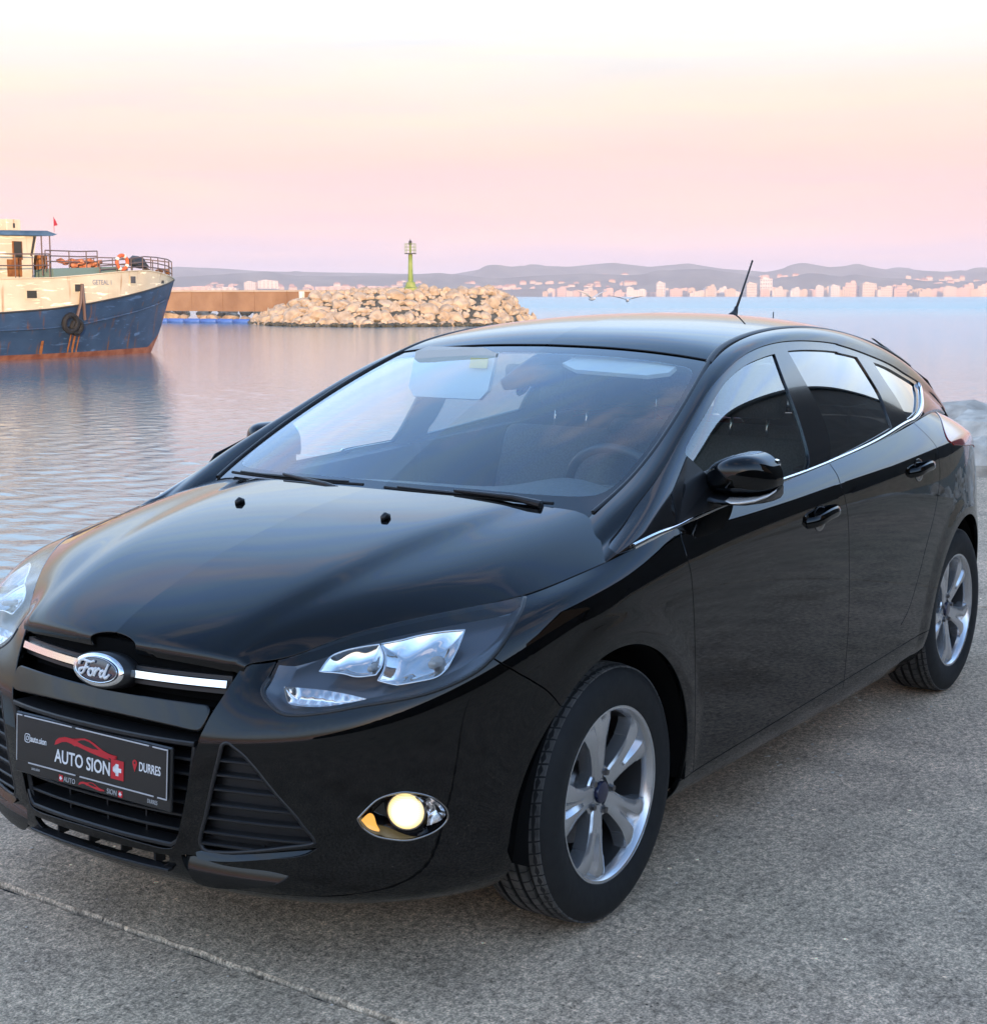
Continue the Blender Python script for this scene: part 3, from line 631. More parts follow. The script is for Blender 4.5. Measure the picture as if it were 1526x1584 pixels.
# outlines on the car, in car space (metres)
TRACE = {
 'headlight': [(0.708, 0.435, 0.724), (0.661, 0.462, 0.750), (0.638, 0.485, 0.762), (0.611, 0.509, 0.774), (0.582, 0.536, 0.786), (0.502, 0.607, 0.809), (0.467, 0.637, 0.817), (0.402, 0.689, 0.829), (0.353, 0.726, 0.836), (0.295, 0.763, 0.843), (0.258, 0.782, 0.847), (0.258, 0.782, 0.847), (0.309, 0.806, 0.828), (0.383, 0.825, 0.793), (0.453, 0.821, 0.745), (0.501, 0.805, 0.719), (0.576, 0.761, 0.692), (0.650, 0.692, 0.674), (0.686, 0.647, 0.666), (0.729, 0.580, 0.650), (0.763, 0.502, 0.641), (0.765, 0.463, 0.654), (0.759, 0.432, 0.674), (0.750, 0.424, 0.687), (0.732, 0.426, 0.705)],
 'lower_grille': [(0.759, 0.364, 0.711), (0.759, 0.364, 0.711), (0.792, 0.347, 0.666), (0.823, 0.328, 0.613), (0.837, 0.320, 0.584), (0.843, 0.314, 0.559), (0.847, 0.302, 0.525), (0.851, 0.295, 0.486), (0.853, 0.287, 0.449), (0.855, 0.277, 0.408), (0.856, 0.266, 0.371), (0.857, 0.257, 0.340), (0.858, 0.245, 0.318), (0.860, 0.225, 0.310), (0.867, 0.147, 0.310), (0.873, 0.040, 0.313)],
 'bar': [(0.839, 0.027, 0.636), (0.838, 0.084, 0.635), (0.833, 0.154, 0.637), (0.828, 0.211, 0.641), (0.829, 0.208, 0.637), (0.821, 0.271, 0.640), (0.813, 0.312, 0.641), (0.813, 0.321, 0.637), (0.821, 0.324, 0.620), (0.832, 0.320, 0.596), (0.835, 0.316, 0.591), (0.839, 0.287, 0.594), (0.848, 0.189, 0.596), (0.849, 0.169, 0.598), (0.854, 0.042, 0.600)],
 'low_intake': [(0.874, -0.000, 0.307), (0.871, 0.037, 0.294), (0.868, 0.114, 0.294), (0.861, 0.202, 0.295), (0.858, 0.229, 0.295), (0.856, 0.228, 0.282), (0.854, 0.207, 0.265), (0.861, 0.096, 0.262), (0.865, 0.028, 0.265), (0.871, 0.000, 0.284)],
 'tri': [(0.829, 0.375, 0.569), (0.826, 0.386, 0.574), (0.822, 0.404, 0.565), (0.817, 0.426, 0.551), (0.813, 0.441, 0.537), (0.796, 0.494, 0.476), (0.777, 0.539, 0.424), (0.772, 0.549, 0.408), (0.758, 0.574, 0.368), (0.763, 0.564, 0.362), (0.786, 0.514, 0.351), (0.805, 0.460, 0.339), (0.831, 0.371, 0.323), (0.843, 0.325, 0.323), (0.846, 0.315, 0.338), (0.845, 0.325, 0.380), (0.843, 0.333, 0.405), (0.834, 0.365, 0.533), (0.830, 0.371, 0.561)],
 'fog': [(0.709, 0.652, 0.422), (0.709, 0.652, 0.422), (0.693, 0.672, 0.449), (0.679, 0.688, 0.466), (0.649, 0.719, 0.477), (0.629, 0.736, 0.475), (0.601, 0.758, 0.464), (0.578, 0.773, 0.448), (0.564, 0.782, 0.428), (0.561, 0.782, 0.405), (0.579, 0.769, 0.384), (0.606, 0.750, 0.372), (0.633, 0.727, 0.367), (0.665, 0.699, 0.374), (0.684, 0.679, 0.383), (0.701, 0.660, 0.402)],
 'gap_bumper': [(0.466, 0.795, 0.768), (0.453, 0.817, 0.753), (0.428, 0.841, 0.729), (0.397, 0.854, 0.708), (0.357, 0.865, 0.683), (0.312, 0.877, 0.652)],
 'gap_door_front': [(-0.356, 0.853, 0.936), (-0.345, 0.863, 0.922), (-0.334, 0.876, 0.902), (-0.328, 0.895, 0.860), (-0.345, 0.899, 0.803), (-0.353, 0.900, 0.748), (-0.362, 0.900, 0.682), (-0.374, 0.899, 0.588), (-0.385, 0.896, 0.445), (-0.411, 0.882, 0.313), (-0.431, 0.870, 0.266)],
 'gap_door_mid': [(-1.412, 0.833, 1.003), (-1.406, 0.841, 0.997), (-1.391, 0.866, 0.973), (-1.365, 0.891, 0.941), (-1.377, 0.901, 0.899), (-1.393, 0.903, 0.862), (-1.405, 0.905, 0.804), (-1.417, 0.905, 0.714), (-1.430, 0.903, 0.628), (-1.449, 0.898, 0.498), (-1.466, 0.886, 0.344), (-1.483, 0.873, 0.265)],
 'gap_door_rear': [(-2.299, 0.793, 1.069), (-2.296, 0.825, 1.043), (-2.292, 0.870, 1.003), (-2.278, 0.895, 0.957), (-2.279, 0.904, 0.875), (-2.228, 0.909, 0.763), (-2.145, 0.909, 0.645), (-2.075, 0.905, 0.526), (-2.010, 0.899, 0.432), (-1.953, 0.895, 0.391)],
 'gap_sill': [(-0.234, 0.875, 0.268), (-0.311, 0.875, 0.271), (-0.613, 0.873, 0.283), (-0.953, 0.876, 0.291), (-1.481, 0.881, 0.306), (-1.935, 0.893, 0.371), (-2.017, 0.896, 0.391), (-2.117, 0.899, 0.425)],
 'dlo': [(-0.453, 0.756, 1.082), (-0.657, 0.717, 1.174), (-0.861, 0.680, 1.263), (-1.004, 0.662, 1.310), (-1.140, 0.646, 1.345), (-1.280, 0.635, 1.368), (-1.467, 0.629, 1.383), (-1.725, 0.629, 1.380), (-1.972, 0.633, 1.361), (-1.941, 0.633, 1.363), (-2.219, 0.644, 1.317), (-2.459, 0.652, 1.268), (-2.568, 0.659, 1.236), (-2.711, 0.661, 1.198), (-2.711, 0.661, 1.198), (-2.709, 0.677, 1.169), (-2.545, 0.737, 1.128), (-2.451, 0.764, 1.101), (-2.358, 0.777, 1.086), (-2.261, 0.786, 1.079), (-2.230, 0.788, 1.078), (-1.438, 0.823, 1.001), (-1.005, 0.833, 0.984), (-1.005, 0.833, 0.977), (-0.472, 0.846, 0.949), (-0.357, 0.847, 0.939), (-0.158, 0.842, 0.919), (-0.137, 0.841, 0.907), (-0.081, 0.834, 0.904), (-0.075, 0.819, 0.911), (-0.093, 0.795, 0.919), (-0.118, 0.787, 0.929), (-0.157, 0.786, 0.946), (-0.200, 0.783, 0.966), (-0.269, 0.775, 1.000)],
 'glass_front': [(-0.609, 0.748, 1.133), (-0.780, 0.717, 1.205), (-0.936, 0.688, 1.269), (-1.119, 0.665, 1.317), (-1.268, 0.655, 1.339), (-1.387, 0.650, 1.349), (-1.387, 0.650, 1.349), (-1.354, 0.700, 1.269), (-1.339, 0.743, 1.191), (-1.321, 0.783, 1.111), (-1.294, 0.818, 1.031), (-1.263, 0.827, 0.998), (-1.263, 0.827, 0.998), (-1.005, 0.833, 0.985), (-1.006, 0.833, 0.974), (-0.615, 0.843, 0.956), (-0.471, 0.846, 0.948), (-0.471, 0.846, 0.948), (-0.497, 0.822, 1.010), (-0.552, 0.785, 1.076), (-0.574, 0.758, 1.115)],
 'glass_rear': [(-1.492, 0.647, 1.355), (-1.492, 0.647, 1.355), (-1.716, 0.648, 1.352), (-1.932, 0.650, 1.337), (-1.899, 0.651, 1.338), (-2.080, 0.656, 1.315), (-2.080, 0.656, 1.315), (-2.090, 0.700, 1.249), (-2.101, 0.740, 1.182), (-2.083, 0.773, 1.120), (-2.076, 0.796, 1.070), (-2.076, 0.796, 1.070), (-1.438, 0.823, 1.008), (-1.438, 0.823, 1.008), (-1.499, 0.795, 1.086), (-1.509, 0.749, 1.181), (-1.495, 0.695, 1.279)],
 'glass_quarter': [(-2.230, 0.660, 1.292), (-2.230, 0.660, 1.292), (-2.371, 0.663, 1.266), (-2.512, 0.670, 1.229), (-2.651, 0.672, 1.192), (-2.651, 0.672, 1.192), (-2.533, 0.722, 1.154), (-2.432, 0.756, 1.118), (-2.378, 0.770, 1.101), (-2.265, 0.783, 1.085), (-2.265, 0.783, 1.085), (-2.259, 0.746, 1.157), (-2.235, 0.710, 1.218)],
 'chrome': [(-0.141, 0.841, 0.913), (-0.252, 0.847, 0.928), (-0.360, 0.847, 0.934), (-0.471, 0.846, 0.945), (-0.762, 0.839, 0.960), (-1.006, 0.833, 0.975), (-1.004, 0.833, 0.981), (-1.218, 0.828, 0.991), (-1.438, 0.823, 1.003), (-1.840, 0.812, 1.032), (-2.225, 0.790, 1.072), (-2.337, 0.781, 1.077), (-2.302, 0.784, 1.075), (-2.380, 0.776, 1.085), (-2.466, 0.761, 1.104), (-2.556, 0.733, 1.131), (-2.696, 0.679, 1.169), (-2.711, 0.665, 1.190)],
 'glass_clear': [(-0.264, 0.494, 1.013), (-0.298, 0.611, 1.018), (-0.324, 0.649, 1.027), (-0.362, 0.668, 1.042), (-0.406, 0.669, 1.062), (-0.550, 0.645, 1.132), (-0.697, 0.623, 1.200), (-0.859, 0.590, 1.272), (-0.913, 0.577, 1.295), (-0.945, 0.558, 1.310), (-0.970, 0.523, 1.323), (-0.987, 0.484, 1.333), (-1.003, 0.380, 1.346), (-1.007, 0.228, 1.355), (-1.025, 0.002, 1.366)],
 'tail': [(-2.802, 0.717, 1.069), (-2.802, 0.717, 1.069), (-2.566, 0.810, 1.048), (-2.482, 0.849, 1.020), (-2.451, 0.874, 0.996), (-2.485, 0.883, 0.977), (-2.485, 0.883, 0.977), (-2.634, 0.874, 0.964)],
}
# ------------------------------------------------------------------ the car
CAR = tag(empty('hatchback_car'), 'glossy black five door hatchback parked on the concrete quay with its fog lamp lit', 'car')
wall, hood, cab, top = build_sheets()
def ridx(n): return list(range(n))
TR = TRACE
P_head = Poly(wall, TR['headlight'], past_v=range(0, 12))
P_grille = Poly(wall, TR['lower_grille'] + [(.873, 0, .313), (.874, 0, .313), (.80, 0, .74), (.80, 0, .74), (.775, .25, .735), (.765, .34, .727)], past_u=(-6, -5, -4, -3), past_v=(0, 1, -4, -3, -2, -1), per=5)
P_bar = Poly(wall, [(.842, 0, .639), (.842, 0, .639), (.838, .10, .639), (.830, .20, .640), (.818, .29, .641), (.812, .316, .639), (.817, .322, .628), (.830, .318, .603), (.836, .308, .593), (.842, .25, .594), (.850, .14, .597), (.856, 0, .600), (.856, 0, .600)], past_u=(0, 1, -2, -1))
P_low = Poly(wall, [(.872, 0, .295), (.872, 0, .295)] + TR['low_intake'][1:-1] + [(.868, 0, .265), (.868, 0, .265)], past_u=(0, 1, -2, -1))
P_tri = Poly(wall, TR['tri']); P_fog = Poly(wall, TR['fog'])
TAIL = TR['tail'] + [(-3.36, .55, .83), (-3.395, .45, .80), (-3.40, .40, .92), (-3.33, .43, .975), (-3.10, .62, 1.01), (-2.98, .66, 1.05)]
P_tail = Poly(wall, TAIL, past_v=(0, 1, -3, -2, -1))
LED = [(.846, .306, .318), (.846, .306, .318), (.840, .330, .324), (.828, .374, .321), (.803, .462, .336), (.778, .530, .349), (.752, .582, .358), (.752, .582, .358), (.768, .552, .337), (.805, .459, .320), (.831, .370, .308), (.844, .314, .308)]
BLA = [(.854, .262, .302), (.854, .262, .302), (.851, .279, .307), (.847, .303, .306), (.830, .369, .295), (.796, .478, .294), (.779, .519, .287), (.779, .519, .287), (.784, .499, .270), (.791, .472, .258), (.814, .343, .244), (.825, .290, .250), (.845, .268, .275)]
P_blade = Poly(wall, BLA); P_ledge = Poly(wall, LED)
class Arch:
    def __init__(s, c): s.c = c
    def field(s, uv, X):
        r = np.hypot(X[:, 0] - s.c[0], np.maximum(X[:, 2] - s.c[1], 0))
        return np.where(X[:, 1] > .5, r - ARCH_R, .2)
A_f, A_b = Arch(ARCH_F), Arch(ARCH_B)
TR['gap_bumper'] = TR['gap_bumper'] + [(.250, .89, .585)]
TR['gap_sill'] = [(-.27, .872, .252), (-.33, .872, .256), (-.8, .87, .272), (-1.4, .87, .290), (-2.0, .87, .310), (-2.20, .872, .317), (-2.34, .872, .322)]
G = {k: Line(wall, TR[k]) for k in ('gap_bumper', 'gap_door_front', 'gap_door_mid', 'gap_door_rear', 'gap_sill')}
RIM = Line(wall, wall.pos(np.stack([np.linspace(0, 11.4, 90), np.full(90, 8.0)], 1)), per=2)
GAP = .0024
def body_panels():
    uv, F = wall.grid(.022)
    fields = [(p, 0) for p in (P_head, P_grille, P_bar, P_low, P_tri, P_fog, P_tail, A_f, A_b, P_blade, P_ledge)] + [(g, GAP) for g in G.values()]
    uv, F = refine(wall, uv, F, fields, .0035, 5)
    base = (uv, F)
    def inside(poly, shrink=0.0, extra=()):
        u, f = base
        u, f = clip(u, f, poly.field(u, wall.pos(u)) - shrink)
        return u, f
    for fld, off, sg in [(P_head, .003, -1), (P_grille, 0, -1), (P_low, 0, -1), (P_tri, 0, -1), (P_fog, .001, -1), (P_blade, 0, -1), (P_ledge, 0, -1), (P_tail, .002, -1), (A_f, 0, 1), (A_b, 0, 1)]:
        v = fld.field(uv, wall.pos(uv)); uv, F = clip(uv, F, (v if sg > 0 else -v) - off)
    for g in G.values():
        uv, F = clip(uv, F, g.field(uv, wall.pos(uv)) - GAP)
    uv, F = clip(uv, F, RIM.field(uv, wall.pos(uv)) - .0015)
    lab = components(F, len(uv)); X = wall.pos(uv); cen = X[F].mean(1)
    ar = np.linalg.norm(np.cross(X[F[:, 1]] - X[F[:, 0]], X[F[:, 2]] - X[F[:, 0]]), axis=1)
    pieces = {}
    for l in np.unique(lab):
        m = lab == l
        if ar[m].sum() < 2e-4: continue
        c = (cen[m] * ar[m][:, None]).sum(0) / ar[m].sum(); pieces[l] = (m, c, ar[m].sum())
    seeds = [('front_bumper', (.60, .765, .52)), ('front_wing', (0, .89, .79)), ('front_door', (-.85, .9, .62)), ('rear_door', (-1.75, .905, .65)), ('rear_quarter', (-2.75, .89, .80)), ('sill', (-1.0, .84, .22))]
    used = set(); res = {}
    for nm, sd in seeds:
        i = np.argmin(((cen - np.array(sd)) ** 2).sum(1)); l = lab[i]
        if l in used: print('PIECE CLASH', nm); continue
        used.add(l); res[nm] = compact(uv, F[lab == l])
    for l, (m, c, a) in pieces.items():
        if l not in used: print('LOOSE PIECE', c, a)
    return res, inside
PAN, inside = body_panels()
for nm, (u, f) in PAN.items():
    if nm in ('front_bumper',):
        X, F, N = sheet_mesh(wall, u, f, lip=.014); link_np(nm, X, F, N, M['paint'], CAR)
    elif nm == 'rear_quarter':
        X, F, N = sheet_mesh(wall, u, f, lip=.010); link_np('rear_quarter', X, F, N, M['paint'], CAR)
    else:
        for sd in (1, -1):
            X, F, N = sheet_mesh(wall, u, f, lip=.014, weld=False, side=sd); link_np(nm, X, F, N, M['paint'], CAR)
# body-colour bar between the grilles
u, f = inside(P_bar); X, F, N = sheet_mesh(wall, u, f, off=.004, lip=.05, bevel=.004); link_np('grille_bar', X, F, N, M['paint'], CAR)
# lamps' clear covers
HEADS = []
u, f = inside(P_head, .0025); 
for sd in (1, -1):
    X, F, N = sheet_mesh(wall, u, f, off=.001, lip=.006, weld=False, side=sd); h = link_np('headlight', X, F, N, M['lens'], CAR); HEADS.append(h)
u, f = inside(P_tail, .001)
for sd in (1, -1):
    X, F, N = sheet_mesh(wall, u, f, off=.004, lip=.02, weld=False, side=sd); link_np('tail_light', X, F, N, M['red_lens'], CAR)
# hood
H_edge = Line(hood, hood.pos(np.stack([np.linspace(0, hood.nu - 1, 70), np.full(70, hood.nv - 1.0)], 1)), per=2)
H_rear = None
uv, F = hood.grid(.02)
# the notch for the badge in the leading edge
class Notch:
    def field(s, uv, X):
        dy = np.abs(X[:, 1]); h = .775 + 0 * dy
        r = np.hypot(X[:, 1] / .092, (X[:, 0] - .812) / .028)
        return np.where(X[:, 0] > .70, (r - 1) * .05, .05)
NT = Notch()
uv, F = refine(hood, uv, F, [(H_edge, .002), (NT, 0)], .004, 4)
uv, F = clip(uv, F, H_edge.field(uv, hood.pos(uv)) - .002)
uv, F = clip(uv, F, NT.field(uv, hood.pos(uv)))
X, F, N = sheet_mesh(hood, uv, F, lip=.016, bevel=.0015); link_np('bonnet', X, F, N, M['paint'], CAR)
# cabin sides
P_dlo = Poly(cab, TR['dlo']); P_gf = Poly(cab, TR['glass_front']); P_gr = Poly(cab, TR['glass_rear']); P_gq = Poly(cab, TR['glass_quarter'])
uv0, F0 = cab.grid(.02)
uv0, F0 = refine(cab, uv0, F0, [(p, 0) for p in (P_dlo, P_gf, P_gr, P_gq)], .0035, 5)
X0 = cab.pos(uv0); fd = P_dlo.field(uv0, X0)
u, f = clip(uv0, F0, -fd)
for sd in (1, -1):
    X, F, N = sheet_mesh(cab, u, f, lip=.008, weld=False, side=sd); link_np('roof_rail_panel', X, F, N, M['paint'], CAR)
u, f = clip(uv0, F0, fd - .0)
for p in (P_gf, P_gr, P_gq):
    u, f = clip(u, f, -p.field(u, cab.pos(u)))
for sd in (1, -1):
    X, F, N = sheet_mesh(cab, u, f, off=-.004, lip=.010, weld=False, side=sd); link_np('window_frame', X, F, N, M['gloss_black'], CAR)
for p, nm, mt in ((P_gf, 'front_window', 'side_glass'), (P_gr, 'rear_door_window', 'dark_glass'), (P_gq, 'quarter_window', 'dark_glass')):
    u, f = clip(uv0, F0, p.field(uv0, X0) + .002)
    for sd in (1, -1):
        X, F, N = sheet_mesh(cab, u, f, off=-.010, weld=False, side=sd); link_np(nm, X, F, N, M[mt if sd > 0 else ('right_glass' if nm == 'front_window' else 'right_tint')], CAR)
# windscreen, roof, tailgate
class Band:
    def __init__(s, surf, u0, k): s.u0 = u0; s.k = k
    def field(s, uv, X): return (uv[:, 0] - s.u0) * s.k * .2
CLEAR = top.pos([[1.45, 0], [1.45, 0], [1.44, 1.5], [1.42, 2.6], [1.45, 3.6], [1.56, 4.2], [1.80, 4.48], [2.4, 4.52], [3.4, 4.5], [4.2, 4.46], [4.55, 4.35], [4.68, 4.0], [4.74, 3.0], [4.76, 1.5], [4.76, 0], [4.76, 0]])
P_clear = Poly(top, CLEAR, past_c=(0, 1, -2, -1))
REARGLASS = top.pos([[13.25, .0], [13.25, .0], [13.25, 3.2], [13.35, 3.9], [13.6, 4.1], [14.3, 4.0], [14.6, 3.8], [14.75, 3.0], [14.8, 0], [14.8, 0]])
P_rg = Poly(top, REARGLASS, past_c=(0, 1, -2, -1))
uv0, F0 = top.grid(.025)
B_s, B_r, B_t = Band(top, 4.97, 1), Band(top, 5.03, 1), Band(top, 12.15, 1)
uv0, F0 = refine(top, uv0, F0, [(P_clear, 0), (P_rg, 0), (B_s, 0), (B_r, 0), (B_t, 0)], .004, 4)
X0 = top.pos(uv0)
u, f = clip(uv0, F0, -B_s.field(uv0, X0)); ws = (u, f)
u2, f2 = clip(u, f, P_clear.field(u, top.pos(u))); X, F, N = sheet_mesh(top, u2, f2, off=-.004); WS = link_np('windscreen', X, F, N, M['windscreen'], CAR)
u2, f2 = clip(u, f, -P_clear.field(u, top.pos(u))); X, F, N = sheet_mesh(top, u2, f2, off=-.004, lip=.004); link_np('windscreen_border', X, F, N, M['frit'], WS)
u, f = clip(uv0, F0, B_r.field(uv0, X0)); u, f = clip(u, f, -B_t.field(u, top.pos(u)) - .004); X, F, N = sheet_mesh(top, u, f, lip=.012); link_np('roof', X, F, N, M['paint'], CAR)
u, f = clip(uv0, F0, B_t.field(uv0, X0)); tg = (u, f)
u, f = clip(u, f, -P_rg.field(u, top.pos(u))); X, F, N = sheet_mesh(top, u, f, lip=.012); TGATE = link_np('tailgate', X, F, N, M['paint'], CAR)
u, f = clip(*tg, P_rg.field(tg[0], top.pos(tg[0]))); X, F, N = sheet_mesh(top, u, f, off=-.004); RGL = link_np('rear_window', X, F, N, M['right_tint'], CAR)
# ------------------------------------------------------------------ wheels
def tyre_mesh():
    W_ = .205 / 2; R = .3202; bm = bmesh.new(); n = 72; prof = []
    # half profile outer bead -> tread -> inner bead (radius, along); tread has three grooves
    prof = [(.214, .083), (.222, .096), (.245, .1035), (.270, .1045), (.290, .1010), (.303, .0945), (.3115, .087), (.3165, .079), (.3185, .072)]
    g = []
    for yc in (.050, .017, -.017, -.050): g += [(R - .0008, yc + .007), (.3120, yc + .0055), (.3120, yc - .0055), (R - .0006, yc - .007)]
    prof = prof + g + [(r, -h) for r, h in reversed(prof)]
    add_lathe(bm, prof, n)
    # sipes: cross cuts through the shoulders
    for k in range(n):
        a = 2 * math.pi * (k + .5) / n
        for sgn in (1, -1):
            M4 = Matrix.Rotation(-a, 3, 'Y')
            pass
    return bm
def tread_blocks_mesh():
    bm = bmesh.new(); n = 66
    for k in range(n):
        a = 2 * math.pi * k / n; da = 2 * math.pi / n * .84
        for y0, y1, sk in ((.058, .0865, .02), (.0235, .0445, .03), (-.0105, .0105, .0), (-.0445, -.0235, -.03), (-.0865, -.058, -.02)):
            ro = .3208; ri = .3125
            def P(r, an, y):
                if abs(y) > .07: r = r - .0055
                return Vector((r * math.cos(an), y, r * math.sin(an)))
            q = []
            for r in (ri, ro):
                q.append([bm.verts.new(P(r, a + (0 if y == y0 else sk) + d, y)) for y, d in ((y0, 0), (y1, 0), (y1, da), (y0, da))])
            bm.faces.new(q[1])
            for i in range(4): bm.faces.new((q[0][i], q[0][(i + 1) % 4], q[1][(i + 1) % 4], q[1][i]))
    return bm
def rim_mesh():
    bm = bmesh.new()
    add_lathe(bm, [(.2165, .094), (.2195, .0965), (.2195, .090), (.2165, .0885), (.2165, .094), (.2125, .0945), (.2075, .088), (.2035, .078), (.2015, .066)], 72)
    return bm
def barrel_mesh():
    bm = bmesh.new(); add_lathe(bm, [(.2015, .066), (.196, .02), (.192, -.06), (.196, -.095), (.205, -.098)], 72); return bm
def spoke_mesh():
    """one broad twin spoke: two ridges with a valley between that opens towards the rim"""
    bm = bmesh.new(); rs = np.linspace(.034, .2085, 18); ts = [-1.0, -.94, -.74, -.50, -.30, -.08, .08, .30, .50, .74, .94, 1.0]
    G = []
    for r in rs:
        q = (r - .034) / (.2085 - .034)
        hw = np.interp(r, [.034, .060, .080, .12, .16, .195, .2085], [.0240, .0300, .0310, .0385, .0510, .0680, .0800])
        top = np.interp(r, [.034, .060, .10, .15, .19, .2085], [.066, .070, .0775, .085, .0875, .0835])
        val = .024 * np.clip((r - .070) / .12, 0, 1) ** .8
        vw = np.interp(r, [.07, .20], [.10, .36])
        row = []
        for t in ts:
            at = abs(t)
            h = top - (val * (1 - at / vw) if at < vw else 0) - .0075 * max(0, (at - .55) / .45) ** 2
            if at == 1.0: h -= .034
            ang = t * hw / r if r > .05 else t * hw / r
            w = t * hw
            x = math.sqrt(max(r * r - w * w, (r * .72) ** 2)) if r > .15 else r
            row.append(bm.verts.new((x, h, w)))
        G.append(row)
    for i in range(len(rs) - 1):
        for j in range(len(ts) - 1): bm.faces.new((G[i][j], G[i + 1][j], G[i + 1][j + 1], G[i][j + 1]))
    return bm
def hub_mesh():
    bm = bmesh.new(); add_lathe(bm, [(.0, .062), (.030, .062), (.0335, .060), (.062, .0645), (.066, .060), (.068, .03), (.05, .0)], 40)
    return bm
def wheel_bolt_mesh():
    bm = bmesh.new(); bmesh.ops.create_cone(bm, cap_ends=True, segments=6, radius1=.0095, radius2=.008, depth=.016)
    bmesh.ops.rotate(bm, matrix=Matrix.Rotation(math.radians(-90), 3, 'X'), verts=bm.verts); return bm
M['cap_blue'] = simple('hub_cap_blue', (.010, .014, .05), .25, coat=.6)
WHEEL = empty('wheel', (0, 0, 0), 0, CAR)
def wpart(name, bm, mat, parent=WHEEL, smooth=True):
    o = link(name, bm, M[mat], parent, smooth)
    return o
def smooth_by_angle(o, deg=35):
    me = o.data; me.polygons.foreach_set('use_smooth', np.full(len(me.polygons), True))
    a = math.radians(deg); bm = bmesh.new(); bm.from_mesh(me)
    for e in bm.edges:
        e.smooth = not (len(e.link_faces) == 2 and e.calc_face_angle(0) > a)
    bm.to_mesh(me); bm.free()
ty = wpart('tyre', tyre_mesh(), 'rubber'); smooth_by_angle(ty, 30)
tb = link('tread', tread_blocks_mesh(), M['tread'], WHEEL); tb['kind'] = 'stuff'
rm = wpart('rim', rim_mesh(), 'alloy'); smooth_by_angle(rm, 30)
wpart('rim_barrel', barrel_mesh(), 'barrel')
sp0 = None
for k in range(5):
    if sp0 is None: s_ = wpart('spoke', spoke_mesh(), 'alloy'); smooth_by_angle(s_, 22); sp0 = s_
    else: s_ = sp0.copy(); COL.objects.link(s_)
    s_.rotation_euler = (0, math.radians(72 * k - 3), 0)
hb = wpart('hub', hub_mesh(), 'alloy'); smooth_by_angle(hb, 30)
bm = bmesh.new(); add_lathe(bm, [(0, .0735), (.018, .0735), (.0255, .0715), (.0275, .067), (.0275, .05)], 32); hc = wpart('hub_cap', bm, 'cap_blue'); smooth_by_angle(hc, 40)
b0 = None
for k in range(5):
    a = math.radians(72 * k - 3 + 36)
    if b0 is None: b_ = b0 = link('wheel_bolt', wheel_bolt_mesh(), M['disc'], WHEEL)
    else: b_ = b0.copy(); COL.objects.link(b_)
    b_.location = (.050 * math.cos(a), .066, -.050 * math.sin(a))
bm = bmesh.new(); add_lathe(bm, [(.05, .03), (.07, .012), (.07, .0), (.139, .0), (.139, -.022), (.06, -.022)], 48); wpart('brake_disc', bm, 'disc', smooth=False)
bm = bmesh.new(); add_box(bm, (-.105, -.004, .06), (.05, .05, .12), Matrix.Rotation(math.radians(20), 3, 'Y'), .008); wpart('brake_caliper', bm, 'disc', smooth=False)
WHEEL.location = (0, .772, .3202)
for x, y, rz, rr in ((-WHEELBASE, .766, 0, 16), (0, -.772, math.pi, 0), (-WHEELBASE, -.766, math.pi, 30)):
    w = copy_tree(WHEEL, CAR); w.location = (x, y, .3202); w.rotation_euler = (0, math.radians(rr), rz)
# wheel housings and underside
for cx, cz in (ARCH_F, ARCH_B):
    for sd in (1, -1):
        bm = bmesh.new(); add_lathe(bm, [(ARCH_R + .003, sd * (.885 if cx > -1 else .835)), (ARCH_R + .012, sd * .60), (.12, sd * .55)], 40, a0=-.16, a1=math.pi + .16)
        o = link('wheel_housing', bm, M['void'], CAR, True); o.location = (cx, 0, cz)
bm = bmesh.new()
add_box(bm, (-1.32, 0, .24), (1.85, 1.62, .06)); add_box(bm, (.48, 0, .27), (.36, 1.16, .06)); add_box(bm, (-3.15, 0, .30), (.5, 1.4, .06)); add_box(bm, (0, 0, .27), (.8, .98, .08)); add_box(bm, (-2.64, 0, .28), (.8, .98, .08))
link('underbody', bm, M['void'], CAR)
# black inner shell added to block light behind gaps and openings
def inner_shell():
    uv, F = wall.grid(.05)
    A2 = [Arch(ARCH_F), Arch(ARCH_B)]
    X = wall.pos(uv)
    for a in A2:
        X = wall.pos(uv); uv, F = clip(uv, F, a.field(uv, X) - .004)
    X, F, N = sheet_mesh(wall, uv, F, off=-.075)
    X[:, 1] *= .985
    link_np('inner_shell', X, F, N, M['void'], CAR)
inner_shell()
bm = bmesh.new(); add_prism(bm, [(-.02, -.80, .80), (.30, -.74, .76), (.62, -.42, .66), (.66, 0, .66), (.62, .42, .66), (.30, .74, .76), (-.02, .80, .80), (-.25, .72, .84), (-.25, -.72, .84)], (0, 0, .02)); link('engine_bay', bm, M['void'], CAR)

# ------------------------------------------------------------------ front: grilles, badge, plate
def plan_curve(off, ys):
    pl = smooth_curve(np.array([(x, y) for x, y in PLAN[:9]]), False, 8); yy = np.asarray(ys); x = np.interp(np.abs(yy), pl[:, 1], pl[:, 0])
    return np.stack([x - off, yy], 1)
def hbar(bm, z, y0, y1, off, h, d, n=14):
    ys = np.linspace(y0, y1, n); p = plan_curve(off, ys); P = [(a, b, z) for a, b in p]
    add_sweep(bm, P, [(1, .0, 0)] * n, [(-h / 2, -d), (h / 2, -d), (h / 2, -.002), (h / 4, .0), (-h / 4, .0), (-h / 2, -.002)])
GR = empty('lower_grille', (0, 0, 0), 0, CAR)
for z in (.521, .487, .453, .421, .391, .356):
    e = np.interp(z, [.33, .56], [.246, .300]); bm = bmesh.new(); hbar(bm, z, -e, e, .022, .007, .05); link('grille_bar_slat', bm, M['trim'], GR)
